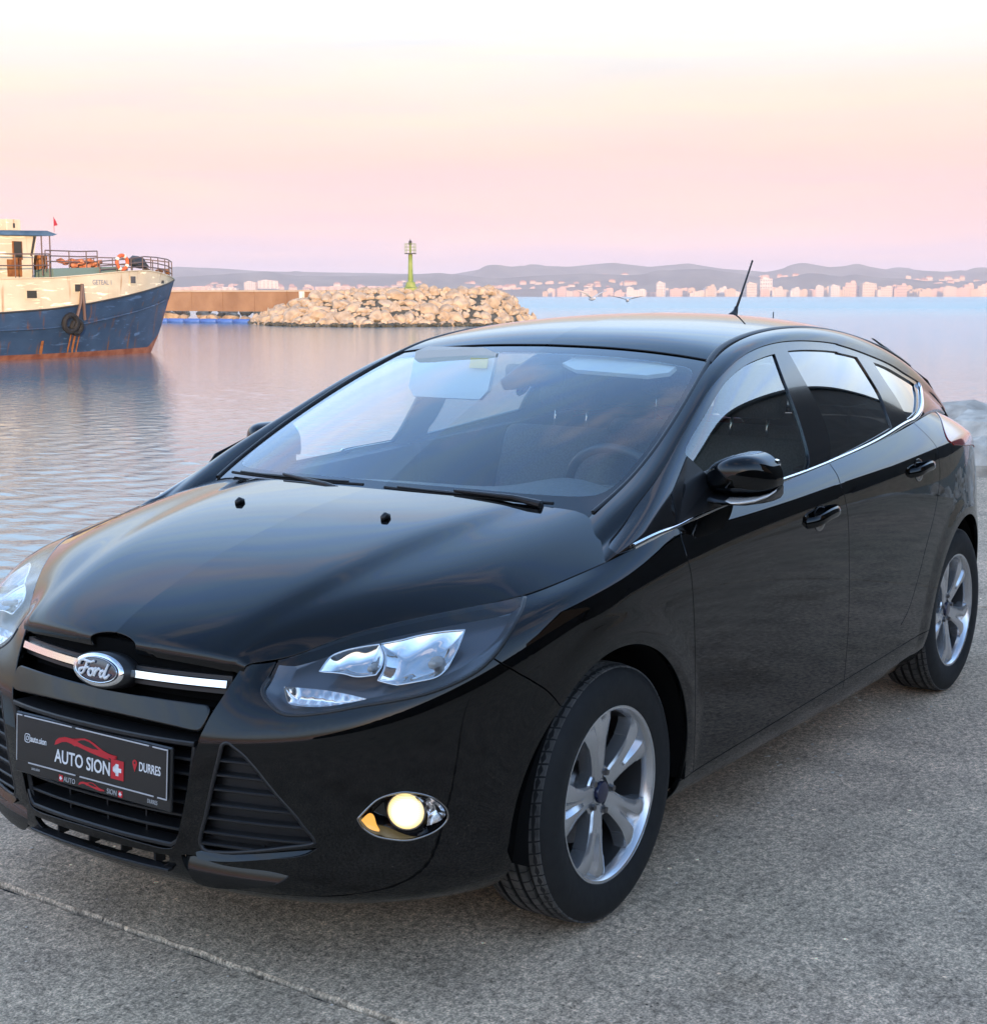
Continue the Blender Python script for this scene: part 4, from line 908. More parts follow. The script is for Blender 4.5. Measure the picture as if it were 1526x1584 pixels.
bm = bmesh.new(); hbar(bm, .561, -.306, .306, .010, .012, .06); link('grille_top_rail', bm, M['trim'], GR)
bm = bmesh.new(); ys = np.concatenate([[-.262, -.252], np.linspace(-.235, .235, 14), [.252, .262]]); p = plan_curve(.014, ys); zs = [.352, .332] + [.320] * 14 + [.332, .352]
add_sweep(bm, [(a, b, z) for (a, b), z in zip(p, zs)], [(1, 0, 0)] * len(ys), [(-.006, -.05), (.006, -.05), (.006, -.003), (.003, 0), (-.003, 0), (-.006, -.003)]); link('grille_bottom_rail', bm, M['trim'], GR)
for y in (-.13, 0, .13, ):
    bm = bmesh.new(); add_box(bm, (.845 - .03, y, .43), (.03, .005, .21)); link('grille_upright', bm, M['trim'], GR)
for sd in (1, -1):
    bm = bmesh.new(); add_tube(bm, [(.838, sd * .304, .555), (.838, sd * .290, .48), (.838, sd * .272, .40), (.842, sd * .254, .33)], .008, 6); link('grille_side_frame', bm, M['trim'], GR)
bm = bmesh.new(); hbar(bm, .264, -.235, .235, .004, .006, .03); link('intake_rail', bm, M['trim'], GR)
for y in (-.16, -.05, .06, .17):
    bm = bmesh.new(); add_box(bm, (.83, y, .28), (.03, .006, .04)); link('intake_upright', bm, M['trim'], GR)
# upper grille: dark ledge, two bright bars
UG = empty('upper_grille', (0, 0, 0), 0, CAR)
bm = bmesh.new(); hbar(bm, .735, -.36, .36, .115, .012, .08); link('grille_ledge', bm, M['grey_trim'], UG)
bm = bmesh.new(); hbar(bm, .690, -.335, .335, .10, .105, .02); link('grille_backing', bm, M['void'], UG)
for sd in (1, -1):
    bm = bmesh.new(); ys = np.linspace(.085, .342, 10) * sd; P = [(.822 - .045 * (abs(y) / .34) ** 2, y, .682 + .004 * (abs(y) / .34)) for y in ys]
    add_sweep(bm, P, [(.95, 0, .31)] * 10, [(-.0095, -.012), (.0095, -.012), (.0105, -.002), (.008, .002), (-.008, .002), (-.0105, -.002)]); o = link('bright_bar', bm, M['chrome'], UG)
    bm = bmesh.new(); P2 = [(p[0] - .012, p[1] * 1.01, p[2] - .004) for p in P]; add_sweep(bm, P2, [(1, 0, .2)] * 10, [(-.022, -.03), (.022, -.03), (.020, .0), (-.020, .0)]); link('bar_carrier', bm, M['trim'], UG)
# badge: bright oval ring, dark face, flowing script
BD = empty('oval_badge', (.842, 0, .684), 0, CAR); BD.rotation_euler = (0, math.radians(-14), 0)
def oval(bm, a, b, x0, x1, n=48, dome=0.0, rin=0.0):
    prof = []
    R0 = [bm.verts.new((x0, a * math.cos(t), b * math.sin(t))) for t in np.linspace(0, 2 * math.pi, n, endpoint=False)]
    R1 = [bm.verts.new((x1, a * .97 * math.cos(t), b * .95 * math.sin(t))) for t in np.linspace(0, 2 * math.pi, n, endpoint=False)]
    for i in range(n): bm.faces.new((R0[i], R0[(i + 1) % n], R1[(i + 1) % n], R1[i]))
    last = R1
    for s in (.8, .55, .3):
        R2 = [bm.verts.new((x1 + dome * (1 - s * s), a * .97 * s * math.cos(t), b * .95 * s * math.sin(t))) for t in np.linspace(0, 2 * math.pi, n, endpoint=False)]
        for i in range(n): bm.faces.new((last[i], last[(i + 1) % n], R2[(i + 1) % n], R2[i]))
        last = R2
    bm.faces.new(last)
bm = bmesh.new(); oval(bm, .088, .043, -.05, -.002); link('badge_mount', bm, M['trim'], BD, True)
bm = bmesh.new(); oval(bm, .0835, .0385, -.004, .003, dome=.003); o = link('badge_ring', bm, M['chrome'], BD, True)
bm = bmesh.new(); oval(bm, .0745, .0315, .0, .0045, dome=.003); o = link('badge_face', bm, M['badge_blue'], BD, True)
bm = bmesh.new(); ts = np.linspace(0, 2 * math.pi, 56, endpoint=False); add_tube(bm, [(.0066, .0685 * math.cos(t), .0278 * math.sin(t)) for t in ts], .0009, 5, closed=True); link('badge_line', bm, M['chrome'], BD)
SCRIPT = {'F': [[(-52, 6), (-50, 13), (-42, 17), (-30, 16), (-18, 15), (-6, 18)], [(-27, 16), (-30, 4), (-35, -8), (-42, -13), (-48, -10), (-47, -4), (-40, -1), (-31, 1), (-20, 3)]],
          'o': [[(-10, 2), (-16, 0), (-19, -7), (-15, -13), (-8, -12), (-4, -5), (-7, 1), (-11, 2), (-5, 1), (0, 3)]],
          'r': [[(0, 3), (3, 3), (2, -4), (-1, -13)], [(2, -4), (6, 1), (11, 4), (15, 2)]],
          'd': [[(27, 0), (21, 1), (17, -6), (19, -12), (25, -11), (30, -3), (35, 10), (38, 17)], [(31, 0), (30, -8), (33, -13), (39, -10), (45, -4)]]}
bm = bmesh.new()
for ch in SCRIPT.values():
    for st in ch:
        c = smooth_curve(np.array(st, float), False, 5) * .00108; n = len(c); rr = [.0027 + .0012 * abs(math.sin(2.2 * math.pi * k / n + .4)) for k in range(n)]
        add_tube(bm, [(.0088, p[0] * 1.0, p[1] - .001) for p in c], rr, 5)
o = link('badge_script', bm, M['white_print'], BD, True)
# plate in a printed holder
PL = empty('number_plate', (.8785, 0, .4905), 0, CAR); PL.rotation_euler = (0, math.radians(-4), 0)
def pbox(name, y0, y1, z0, z1, x0, x1, mat, bev=.001):
    bm = bmesh.new(); add_box(bm, ((x0 + x1) / 2, (y0 + y1) / 2, (z0 + z1) / 2), (x1 - x0, y1 - y0, z1 - z0), None, bev, 1); return link(name, bm, M[mat], PL)
pbox('plate_holder', -.264, .264, -.084, .062, -.014, -.004, 'plate_black', .003)
pbox('plate_face', -.256, .256, -.053, .057, -.004, .0, 'plate_black')
for a, b in ((-.256, -.236), (-.228, -.060), (-.046, .196), (.208, .256)): pbox('plate_edge', a, b, .0545, .0575, -.001, .0012, 'plate_line', .0004)
for a, b in ((-.212, -.045), (-.03, .214), (.226, .256)): pbox('plate_edge', a, b, -.0562, -.0532, -.001, .0012, 'plate_line', .0004)
for y in (-.256, .2535): pbox('plate_edge', y, y + .0025, -.055, .0565, -.001, .001, 'plate_line', .0004)
def ptext(s, y, z, size, mat='white_print', **k):
    o = text_mesh('plate_lettering', s, size, M[mat], PL, **k); o.rotation_euler = (math.pi / 2, 0, math.pi / 2); o.location = (.0008, y, z); return o
def pshape(name, pts, mat, x=.0006, d=.0006):
    bm = bmesh.new(); add_prism(bm, [(x, a, b) for a, b in pts], (d, 0, 0)); bmesh.ops.triangulate(bm, faces=bm.faces); return link(name, bm, M[mat], PL)
def car_logo(y, z, s):
    k = .47; up = [(0, 0), (.02, .11), (.07, .19), (.17, .245), (.28, .245), (.355, .235), (.42, .30), (.49, .325), (.57, .31), (.66, .25), (.78, .15), (.86, .11), (.93, .09), (1.0, .10)]
    lo = [(.965, .055), (1.0, .03), (.93, .01), (.86, .015), (.90, -.03), (.80, -.02), (.70, .0), (.58, .03), (.45, .075), (.36, .10), (.33, .085), (.28, .12), (.20, .14), (.12, .11), (.05, .035)]
    pshape('plate_emblem', [(y + a * s, z + b * s * k) for a, b in up] + [(y + a * s, z + b * s * k) for a, b in lo], 'red_print')
    pshape('plate_emblem_cut', [(y + a * s, z + b * s * k) for a, b in ((.37, .205), (.43, .265), (.49, .285), (.56, .268), (.62, .225), (.72, .14), (.62, .13), (.5, .15))], 'plate_black', .001, .0005)
def cross(y, z, s):
    pshape('cross_square', [(y, z), (y + s, z), (y + s, z + s * 1.06), (y, z + s * 1.06)], 'red_print')
    c = y + s / 2; e = z + s * .53; a = s * .11; b = s * .32
    pshape('cross_mark', [(c - a, e - b), (c + a, e - b), (c + a, e - a), (c + b, e - a), (c + b, e + a), (c + a, e + a), (c + a, e + b), (c - a, e + b), (c - a, e + a), (c - b, e + a), (c - b, e - a), (c - a, e - a)], 'white_print', .001, .0008)
ptext('AUTO SION', -.117, -.034, .0435, sx=.815, bold=.0006)
cross(.0755, -.0385, .042); car_logo(-.118, .005, .212)
ptext('auto.sion', -.205, -.002, .022, sx=.72, bold=.0002)
ptext('DURRES', .166, -.005, .029, sx=.66, bold=.0003)
bm = bmesh.new(); ro = [(-.214 + .009 * math.copysign(abs(math.cos(t)) ** .5, math.cos(t)), .0045 + .010 * math.copysign(abs(math.sin(t)) ** .5, math.sin(t))) for t in np.linspace(0, 2 * math.pi, 24, endpoint=False)]
add_tube(bm, [(.0008, a - .0015, b) for a, b in ro], .0009, 5, closed=True); add_tube(bm, [(.0008, -.2155 + .0045 * math.cos(t), .0045 + .0048 * math.sin(t)) for t in np.linspace(0, 2 * math.pi, 16, endpoint=False)], .0009, 5, closed=True); link('camera_icon', bm, M['white_print'], PL)
pin = [(.153 + .0075 * math.cos(t), .010 + .0075 * math.sin(t)) for t in np.linspace(math.radians(-25), math.radians(205), 14)] + [(.153, -.010)]
pshape('pin_icon', pin, 'red_print'); pshape('pin_hole', [(.153 + .0028 * math.cos(t), .0105 + .0028 * math.sin(t)) for t in np.linspace(0, 2 * math.pi, 10, endpoint=False)], 'plate_black', .001, .0006)
# smaller print along the holder's lower lip
for s, y, sz in (('AUTO', -.090, .017), ('SION', .058, .017)): o = ptext(s, y, -.0775, sz, 'dim_print', sx=.85); o.location.x = -.0036
o = ptext('auto.sion', -.205, -.0705, .011, 'dim_print', sx=.75); o.location.x = -.0036
o = ptext('DURRES', .190, -.0735, .013, 'dim_print', sx=.7, bold=.0); o.location.x = -.0036
def low(o_list):
    for o in o_list: o.location.x = -.0044
before = set(PL.children)
cross(-.106, -.079, .014); cross(.096, -.079, .014); car_logo(-.038, -.076, .088)
bpy.context.view_layer.update(); low([c for c in PL.children if c not in before])
# side intakes: recessed back, seven slats
SLZ = [.531, .498, .465, .430, .398, .365, .338]
u, f = inside(P_tri, -.004)
def tri_edges(z):
    t = np.array(TR['tri']); n = len(t); ys = []
    for k in range(n):
        a, b = t[k], t[(k + 1) % n]
        if (a[2] - z) * (b[2] - z) <= 0 and abs(a[2] - b[2]) > 1e-6: q = (z - a[2]) / (b[2] - a[2]); ys.append(a[1] + q * (b[1] - a[1]))
    return min(ys), max(ys)
for sd in (1, -1):
    SI = empty('side_intake', (0, 0, 0), 0, CAR)
    X, F, N = sheet_mesh(wall, u, f, off=-.030, weld=False, side=sd); link_np('intake_back', X, F, N, M['trim'], SI)
    for z in SLZ:
        y0, y1 = tri_edges(z); bm = bmesh.new(); ys = np.linspace(y0 - .004, y1 + .004, 9); p = plan_curve(.010, ys)
        add_sweep(bm, [(a, b * sd, z) for a, b in p], [(.85, .5 * sd, 0)] * 9, [(-.0035, -.03), (.0035, -.03), (.0035, -.003), (.0015, 0), (-.0015, 0), (-.0035, -.003)]); link('intake_slat', bm, M['trim'], SI)
    t = smooth_curve(wall.locate(TR['tri']), True, 4); q = wall.pos(t); nq = wall.nrm(t)
    q = q - nq * .004; q[:, 1] *= sd; nq[:, 1] *= sd; bm = bmesh.new(); add_tube(bm, [tuple(v) for v in q], .0055, 6, closed=True); link('intake_frame', bm, M['trim'], SI, True)
# ------------------------------------------------------------------ lamps
def area_normals(X, F):
    n = np.cross(X[F[:, 1]] - X[F[:, 0]], X[F[:, 2]] - X[F[:, 0]]); o = np.zeros_like(X)
    for k in range(3): np.add.at(o, F[:, k], n)
    return o / np.maximum(np.linalg.norm(o, axis=1), 1e-12)[:, None]
class Bowl:
    """part of the wall sheet inside an outline, sunk like a dish"""
    def __init__(s, tr, depth, rim, nm, mat, parent, shrink=0.0, power=1.0, facet=0.0, freq=260):
        po = Poly(wall, tr, per=5); u, f = wall_local(po, .012); u, f = clip(u, f, po.field(u, wall.pos(u)) - shrink)
        X = wall.pos(u); N = wall.nrm(u); d = np.maximum(po.field(u, X), 0); k = d / d.max(); s.k = k
        q = rim + depth * (1 - (1 - np.clip(k * 1.25, 0, 1)) ** 2) ** power
        if facet: q = q + facet * np.sin(X[:, 1] * freq) * np.clip(k * 3, 0, 1)
        Y = X - N * q[:, None]
        for i, sd in enumerate((1, -1)):
            Z = Y.copy(); Z[:, 1] *= sd; fn = f if sd > 0 else f[:, ::-1]
            link_np(nm, Z, fn, area_normals(Z, fn), M[mat], parent[i])
def wall_local(po, h):
    uv, F = wall.grid(.022); X = wall.pos(uv); lo = po.p.min(0) - .05; hi = po.p.max(0) + .05
    m = np.all((X > lo) & (X < hi), 1); F = F[m[F].all(1)]; uv, F = compact(uv, F)
    return refine(wall, uv, F, [(po, 0), (po, .01), (po, .02), (po, .03)], .004, 4)
u, f = wall_local(P_head, .01); u, f = clip(u, f, P_head.field(u, wall.pos(u)) - .001)
REFL_IN = [(.677, .521, .724), (.677, .521, .724), (.642, .523, .750), (.619, .541, .761), (.593, .573, .770), (.570, .604, .776), (.570, .604, .776), (.589, .630, .758), (.610, .643, .742), (.633, .644, .725), (.633, .644, .725), (.654, .609, .720), (.661, .576, .724)]
REFL_OUT = [(.567, .607, .776), (.567, .607, .776), (.537, .640, .784), (.512, .662, .791), (.469, .707, .799), (.441, .743, .802), (.441, .743, .802), (.486, .760, .777), (.518, .765, .752), (.541, .764, .732), (.560, .756, .720), (.596, .725, .712), (.624, .695, .707), (.624, .695, .707), (.639, .655, .715), (.639, .655, .715), (.616, .653, .734), (.587, .635, .759)]
INDIC = [(.728, .460, .696), (.728, .460, .696), (.713, .509, .696), (.700, .556, .695), (.686, .610, .690), (.671, .652, .682), (.671, .652, .682), (.697, .616, .673), (.722, .574, .665), (.741, .523, .662), (.747, .493, .665)]
for i, sd in enumerate((1, -1)):
    X = wall.pos(u); N = wall.nrm(u); Z = X - N * (.020 + .02 * np.clip(P_head.field(u, X) / .03, 0, 1))[:, None]; Z[:, 1] *= sd
    link_np('lamp_housing', Z, f if sd > 0 else f[:, ::-1], area_normals(Z, f if sd > 0 else f[:, ::-1]), M['lamp_grey'], HEADS[i])
    t = smooth_curve(wall.locate(np.array(TR['headlight'][11:])), False, 5); q = wall.pos(t) - wall.nrm(t) * .004; q[:, 1] *= sd
    bm = bmesh.new(); add_tube(bm, [tuple(v) for v in q], .0065, 6); link('lamp_seal', bm, M['trim'], HEADS[i], True)
Bowl(REFL_IN, .022, .008, 'reflector', 'mirror_chrome', HEADS, facet=.0012, freq=120)
Bowl(REFL_OUT, .027, .008, 'reflector', 'mirror_chrome', HEADS, facet=.0022, freq=95)
Bowl(INDIC, .022, .012, 'indicator', 'ribbed_chrome', HEADS, facet=.0012)
def rim_line(tr, off, r, nm, mat, parents, closed=True):
    t = smooth_curve(wall.locate(tr), closed, 5); q = wall.pos(t) - wall.nrm(t) * off
    for i, sd in enumerate((1, -1)):
        z = q.copy(); z[:, 1] *= sd; bm = bmesh.new(); add_tube(bm, [tuple(v) for v in z], r, 6, closed=closed); link(nm, bm, M[mat], parents[i], True)
rim_line(REFL_IN, .006, .0022, 'reflector_rim', 'mirror_chrome', HEADS); rim_line(REFL_OUT, .006, .0026, 'reflector_rim', 'mirror_chrome', HEADS)
for P_, r in (((.599, .615, .756), .007), ((.523, .731, .767), .010)):
    for i, sd in enumerate((1, -1)):
        t = wall.locate([P_]); c = wall.pos(t)[0]; n = wall.nrm(t)[0]; c = c * [1, sd, 1]; n = n * [1, sd, 1]; bm = bmesh.new()
        ax = np.array([.93, .30 * sd, .12]); b0_ = c - n * .040; add_tube(bm, [tuple(b0_), tuple(b0_ + ax * .02), tuple(b0_ + ax * .021), tuple(b0_ + ax * .048), tuple(b0_ + ax * .052)], [r * 1.5, r * 1.5, r, r, r * .6], 14); link('bulb', bm, M['bulb'], HEADS[i], True)
# gloss ledge under the side intake and the blade on the lower lip: their faces lean back and look up
for nm, po, tilt, dd in (('intake_ledge', P_ledge, -.020, .030), ('lip_blade', P_blade, -.026, .036)):
    u, f = wall_local(po, .01); u, f = clip(u, f, po.field(u, wall.pos(u)) + .0005); X = wall.pos(u); N = wall.nrm(u); zt = X[:, 2].max(); zb = X[:, 2].min()
    # height measured across the outline, so that the face stays one plane
    k = 1 - (X[:, 2] - zb) / (zt - zb); Y = X + N * (tilt + dd * k)[:, None]
    for sd in (1, -1):
        Z = Y * [1, sd, 1]; fn = f if sd > 0 else f[:, ::-1]; o = link_np(nm, Z, fn, area_normals(Z, fn), M['paint'], CAR)
        t = smooth_curve(po.q, True, 2) if False else po.q; q = wall.pos(t); nq = wall.nrm(t); kk = 1 - (q[:, 2] - zb) / (zt - zb); a = q + nq * (tilt + dd * kk)[:, None]; b = q - nq * .05
        n_ = len(a); V = np.concatenate([a, b]) * [1, sd, 1]; I = np.arange(n_); J = (I + 1) % n_; F = np.concatenate([np.stack([I, J, J + n_], 1), np.stack([I, J + n_, I + n_], 1)]); link_np('blade_edge', V, F, None, M['paint'], o, False)
# fog lamps, lit
FOGS = []
fu, ff = wall_local(P_fog, .01); fu, ff = clip(fu, ff, P_fog.field(fu, wall.pos(fu)) - .0015)
for sd in (1, -1):
    X = wall.pos(fu); N = wall.nrm(fu); k = np.clip(P_fog.field(fu, X) / .03, 0, 1); Z = X - N * (.004 + .05 * k)[:, None]; Z[:, 1] *= sd
    o = link_np('fog_lamp', Z, ff if sd > 0 else ff[:, ::-1], area_normals(Z, ff if sd > 0 else ff[:, ::-1]), M['gloss_black'], CAR); FOGS.append(o)
    t = smooth_curve(wall.locate(TR['fog']), True, 5); q = wall.pos(t) - wall.nrm(t) * .001; q[:, 1] *= sd; bm = bmesh.new(); add_tube(bm, [tuple(v) for v in q], .0026, 6, closed=True); link('fog_bezel', bm, M['dark_chrome'], o, True)
    t = wall.locate([(.636, .729, .426)]); c = wall.pos(t)[0] * [1, sd, 1]; n = wall.nrm(t)[0] * [1, sd, 1]
    ax = Vector((.90, .42 * sd, 0)).normalized(); c = Vector(c) - Vector(n) * .016
    bm = bmesh.new(); add_lathe(bm, [(0, .012), (.015, .011), (.028, .007), (.036, .0), (.0405, -.006)], 32)
    bmesh.ops.transform(bm, matrix=ax.to_track_quat('Y', 'Z').to_matrix().to_4x4(), verts=bm.verts); fl = link('fog_lens', bm, M['fog_light'], o, True); fl.location = c
    bm = bmesh.new(); add_lathe(bm, [(.0405, -.004), (.0435, -.003), (.0440, -.03)], 32)
    bmesh.ops.transform(bm, matrix=ax.to_track_quat('Y', 'Z').to_matrix().to_4x4(), verts=bm.verts); bmesh.ops.translate(bm, vec=c, verts=bm.verts); link('fog_collar', bm, M['dark_chrome'], o, True)
Bowl([(.622, .742, .463), (.622, .742, .463), (.601, .758, .461), (.580, .772, .444), (.567, .779, .426), (.565, .780, .411), (.579, .771, .400), (.600, .756, .394), (.600, .756, .394), (.598, .757, .423)], .028, .004, 'fog_reflector', 'ribbed_chrome', FOGS, facet=.0016)
Bowl([(.704, .658, .419), (.704, .658, .419), (.693, .672, .434), (.688, .678, .431), (.682, .683, .408), (.677, .687, .392), (.692, .671, .399)], .006, .002, 'fog_side_lens', 'amber_lit', FOGS)
# ------------------------------------------------------------------ trim on the cabin
def on_sheet(s, uv, off=0.0):
    uv = np.asarray(uv, float); return s.pos(uv) + s.nrm(uv) * off, s.nrm(uv)
def strip(nm, s, uv, prof, mat, off=0.0, parent=CAR, both=True):
    p, n = on_sheet(s, uv, off)
    for sd in ((1, -1) if both else (1,)):
        m = np.array([1, sd, 1]); bm = bmesh.new(); add_sweep(bm, [tuple(v) for v in p * m], [tuple(v) for v in n * m], prof); o = link(nm, bm, M[mat], parent); smooth_by_angle(o, 50)
cu = smooth_curve(cab.locate(TR['chrome']), False, 6)
strip('belt_moulding', cab, cu, [(-.0085, -.004), (.0085, -.004), (.0085, .0015), (.005, .0045), (-.005, .0045), (-.0085, .0015)], 'chrome', .001)
strip('roof_ditch', top, np.stack([np.linspace(4.95, 11.8, 40), np.full(40, 5.0)], 1), [(-.010, -.012), (.010, -.012), (.010, -.001), (.006, .002), (-.006, .002), (-.010, -.001)], 'trim', .001)
strip('windscreen_trim', top, np.stack([np.linspace(.9, 4.98, 40), np.full(40, 5.0)], 1), [(-.0065, -.012), (.0065, -.012), (.0065, .001), (.003, .003), (-.003, .003), (-.0065, .001)], 'trim', .0)
# spoiler lip
bm = bmesh.new(); ys = np.linspace(-.50, .50, 17); P = []; Nn = []
for y in ys: P.append((-2.965 + .05 * (abs(y) / .50) ** 2, y, 1.334 - .056 * (abs(y) / .50) ** 2)); Nn.append((-.28, .10 * y / .5, .96))
add_sweep(bm, P, Nn, [(-.07, -.020), (.05, -.016), (.055, -.004), (.04, .003), (-.04, .005), (-.07, .0)]); o = link('roof_spoiler', bm, M['paint'], CAR); smooth_by_angle(o, 45)
# door handles with their scoops
for (x0, z0, x1, z1) in ((-1.083, .857, -1.304, .877), (-1.965, .922, -2.172, .936)):
    for sd in (1, -1):
        t = np.linspace(0, 1, 11); P = []; Nn = []; c = wall.locate([((x0 + x1) / 2, .9, (z0 + z1) / 2)]); cy = wall.pos(c)[0, 1]
        H_ = empty('door_handle', (0, 0, 0), 0, CAR)
        for k in t:
            bulge = .034 * (1 - (2 * k - 1) ** 4) ** .8
            P.append((x0 + (x1 - x0) * k, (cy - .004 + bulge) * sd, z0 + (z1 - z0) * k + .010 * math.sin(math.pi * k))); Nn.append((0, sd, .15))
        bm = bmesh.new(); add_sweep(bm, P, Nn, [(-.015, -.006), (.013, -.006), (.016, .0), (.010, .006), (-.008, .007), (-.016, .001)]); o = link('grip', bm, M['paint'], H_); smooth_by_angle(o, 50)
        # round scoop behind the grip
        ce = ((x0 * .58 + x1 * .42), cy * sd, (z0 * .58 + z1 * .42)); u_ = wall.locate([(ce[0], cy, ce[2])]); n_ = wall.nrm(u_)[0]; pc = wall.pos(u_)[0]
        bm = bmesh.new(); 
        for q, (rr, dd) in enumerate(((.043, .0012), (.040, .0022), (.034, .0016), (.016, .0012), (.004, .001))):
            ring = []
            for k in range(28):
                a = 2 * math.pi * k / 28; pp = wall.locate([(pc[0] + rr * 1.12 * math.cos(a), pc[1], pc[2] + rr * .95 * math.sin(a))]); s_ = wall.pos(pp)[0] + wall.nrm(pp)[0] * dd; ring.append(bm.verts.new(s_ * [1, sd, 1]))
            if q: 
                for k in range(28): bm.faces.new((last[k], last[(k + 1) % 28], ring[(k + 1) % 28], ring[k]))
            last = ring
        bm.faces.new(last); link('handle_cup', bm, M['cup'], H_, True)
# door mirrors
def mirror(sd):
    R = empty('door_mirror', (0, 0, -.008), 0, CAR)
    if sd < 0:                                   # the far mirror is tucked back a little
        rz = math.radians(-24); p = Vector((-.60, -.78, 0)); q = Matrix.Rotation(rz, 3, 'Z') @ p; R.rotation_euler = (0, 0, rz); R.location = (p.x - q.x, p.y - q.y, -.008)
    ys = [.797, .812, .838, .885, .932, .962, .982, .990]; zt = [1.066, 1.082, 1.098, 1.117, 1.118, 1.103, 1.078, 1.055]; zb = [1.010, 1.006, 1.003, 1.001, 1.002, 1.005, 1.014, 1.026]; xf = [-.615, -.588, -.562, -.545, -.555, -.588, -.625, -.655]; xb = -.700
    def loft(lo, hi, off=0.0):
        bm = bmesh.new(); rings = []
        for y, t, b, f in zip(ys, zt, zb, xf):
            ring = []
            for k in range(13):
                q = lo + (hi - lo) * k / 12; a = math.pi * q - math.pi / 2; c = (t + b) / 2; h = (t - b) / 2
                se, ce = math.sin(a), math.cos(a)
                z = c + h * math.copysign(abs(se) ** .72, se); x = xb + (f - xb) * abs(ce) ** .42
                ring.append(bm.verts.new((x + off, y * sd, z)))
            rings.append(ring)
        for A, B in zip(rings[:-1], rings[1:]):
            for k in range(12): bm.faces.new((A[k], A[k + 1], B[k + 1], B[k]))
        for e in (rings[0], rings[-1]): bm.faces.new(e)
        return bm
    o = link('mirror_cap', loft(.0, 1.0), M['paint'], R, True); sb = o.modifiers.new('s', 'SUBSURF'); sb.levels = 1; sb.render_levels = 2
    bm = bmesh.new(); P = [(xb + .002, .845 * sd, 1.055), (xb + .002, .92 * sd, 1.062), (xb + .002, .99 * sd, 1.05)]
    add_box(bm, (xb - .001, .908 * sd, 1.055), (.006, .135, .085), None, .012, 2); link('mirror_glass', bm, M['chrome'], R)
    # lower shell with the repeater lamp wrapping its outer end
    bm = bmesh.new(); rings = []
    for y, f, zt_, zb_ in zip([.765, .785, .805, .840, .885, .932, .962, .982, .990], [-.53, -.54, -.555, -.549, -.539, -.548, -.583, -.620, -.650], [1.010, 1.008, 1.006, 1.005, 1.004, 1.005, 1.008, 1.016, 1.028], [.940, .955, .968, .973, .976, .978, .983, .993, 1.004]):
        c = (zt_ + zb_) / 2; h = (zt_ - zb_) / 2; x0 = xb if y > .83 else -.63
        rings.append([bm.verts.new((x0 + (f - x0) * max(math.cos(a), 0) ** .5 if abs(a) <= math.pi / 2 else x0, y * sd, c + h * math.sin(a))) for a in np.linspace(-math.pi / 2, math.pi / 2, 11)])
    for A, B in zip(rings[:-1], rings[1:]):
        for k in range(10): bm.faces.new((A[k], A[k + 1], B[k + 1], B[k]))
        bm.faces.new((A[0], B[0], B[10], A[10]))
    bm.faces.new(rings[0]); bm.faces.new(rings[-1]); o = link('mirror_foot', bm, M['satin'], R); smooth_by_angle(o, 50)
    bm = bmesh.new(); rings = []
    for y, f, a0, a1 in zip([.892, .910, .932, .948, .962, .982, .9915], [-.541, -.5415, -.545, -.561, -.580, -.617, -.649], [.25, -.1, -.18, -.18, -.14, -.08, 0], [.9, .95, .95, .95, .95, .9, .8]):
        i = np.interp(y, [.885, .932, .962, .982, .9915], [0, 1, 2, 3, 4]); zt_ = np.interp(i, range(5), [1.004, 1.005, 1.008, 1.016, 1.028]); zb_ = np.interp(i, range(5), [.976, .978, .983, .993, 1.004]); c = (zt_ + zb_) / 2; h = (zt_ - zb_) / 2
        rings.append([bm.verts.new((xb + (f + .003 - xb) * math.cos(a) ** .5, (y + .001) * sd, c + h * math.sin(a))) for a in np.linspace(a0 * 1.2, a1, 6)])
    for A, B in zip(rings[:-1], rings[1:]):
        for k in range(5): bm.faces.new((A[k], A[k + 1], B[k + 1], B[k]))
    link('mirror_repeater', bm, M['repeater'], R, True)
    # black corner panel the mirror stands on
    bm = bmesh.new(); q = cab.pos(cab.locate([(-.40, .79, 1.01), (-.56, .76, 1.10), (-.62, .80, 1.03), (-.66, .85, .965), (-.36, .85, .945)])); n = cab.nrm(cab.locate([(-.5, .80, 1.0)]))[0]
    add_prism(bm, [tuple((v + n * .001) * [1, sd, 1]) for v in q], tuple(n * .004 * [1, sd, 1])); link('mirror_sail', bm, M['satin'], R)
mirror(1); mirror(-1)
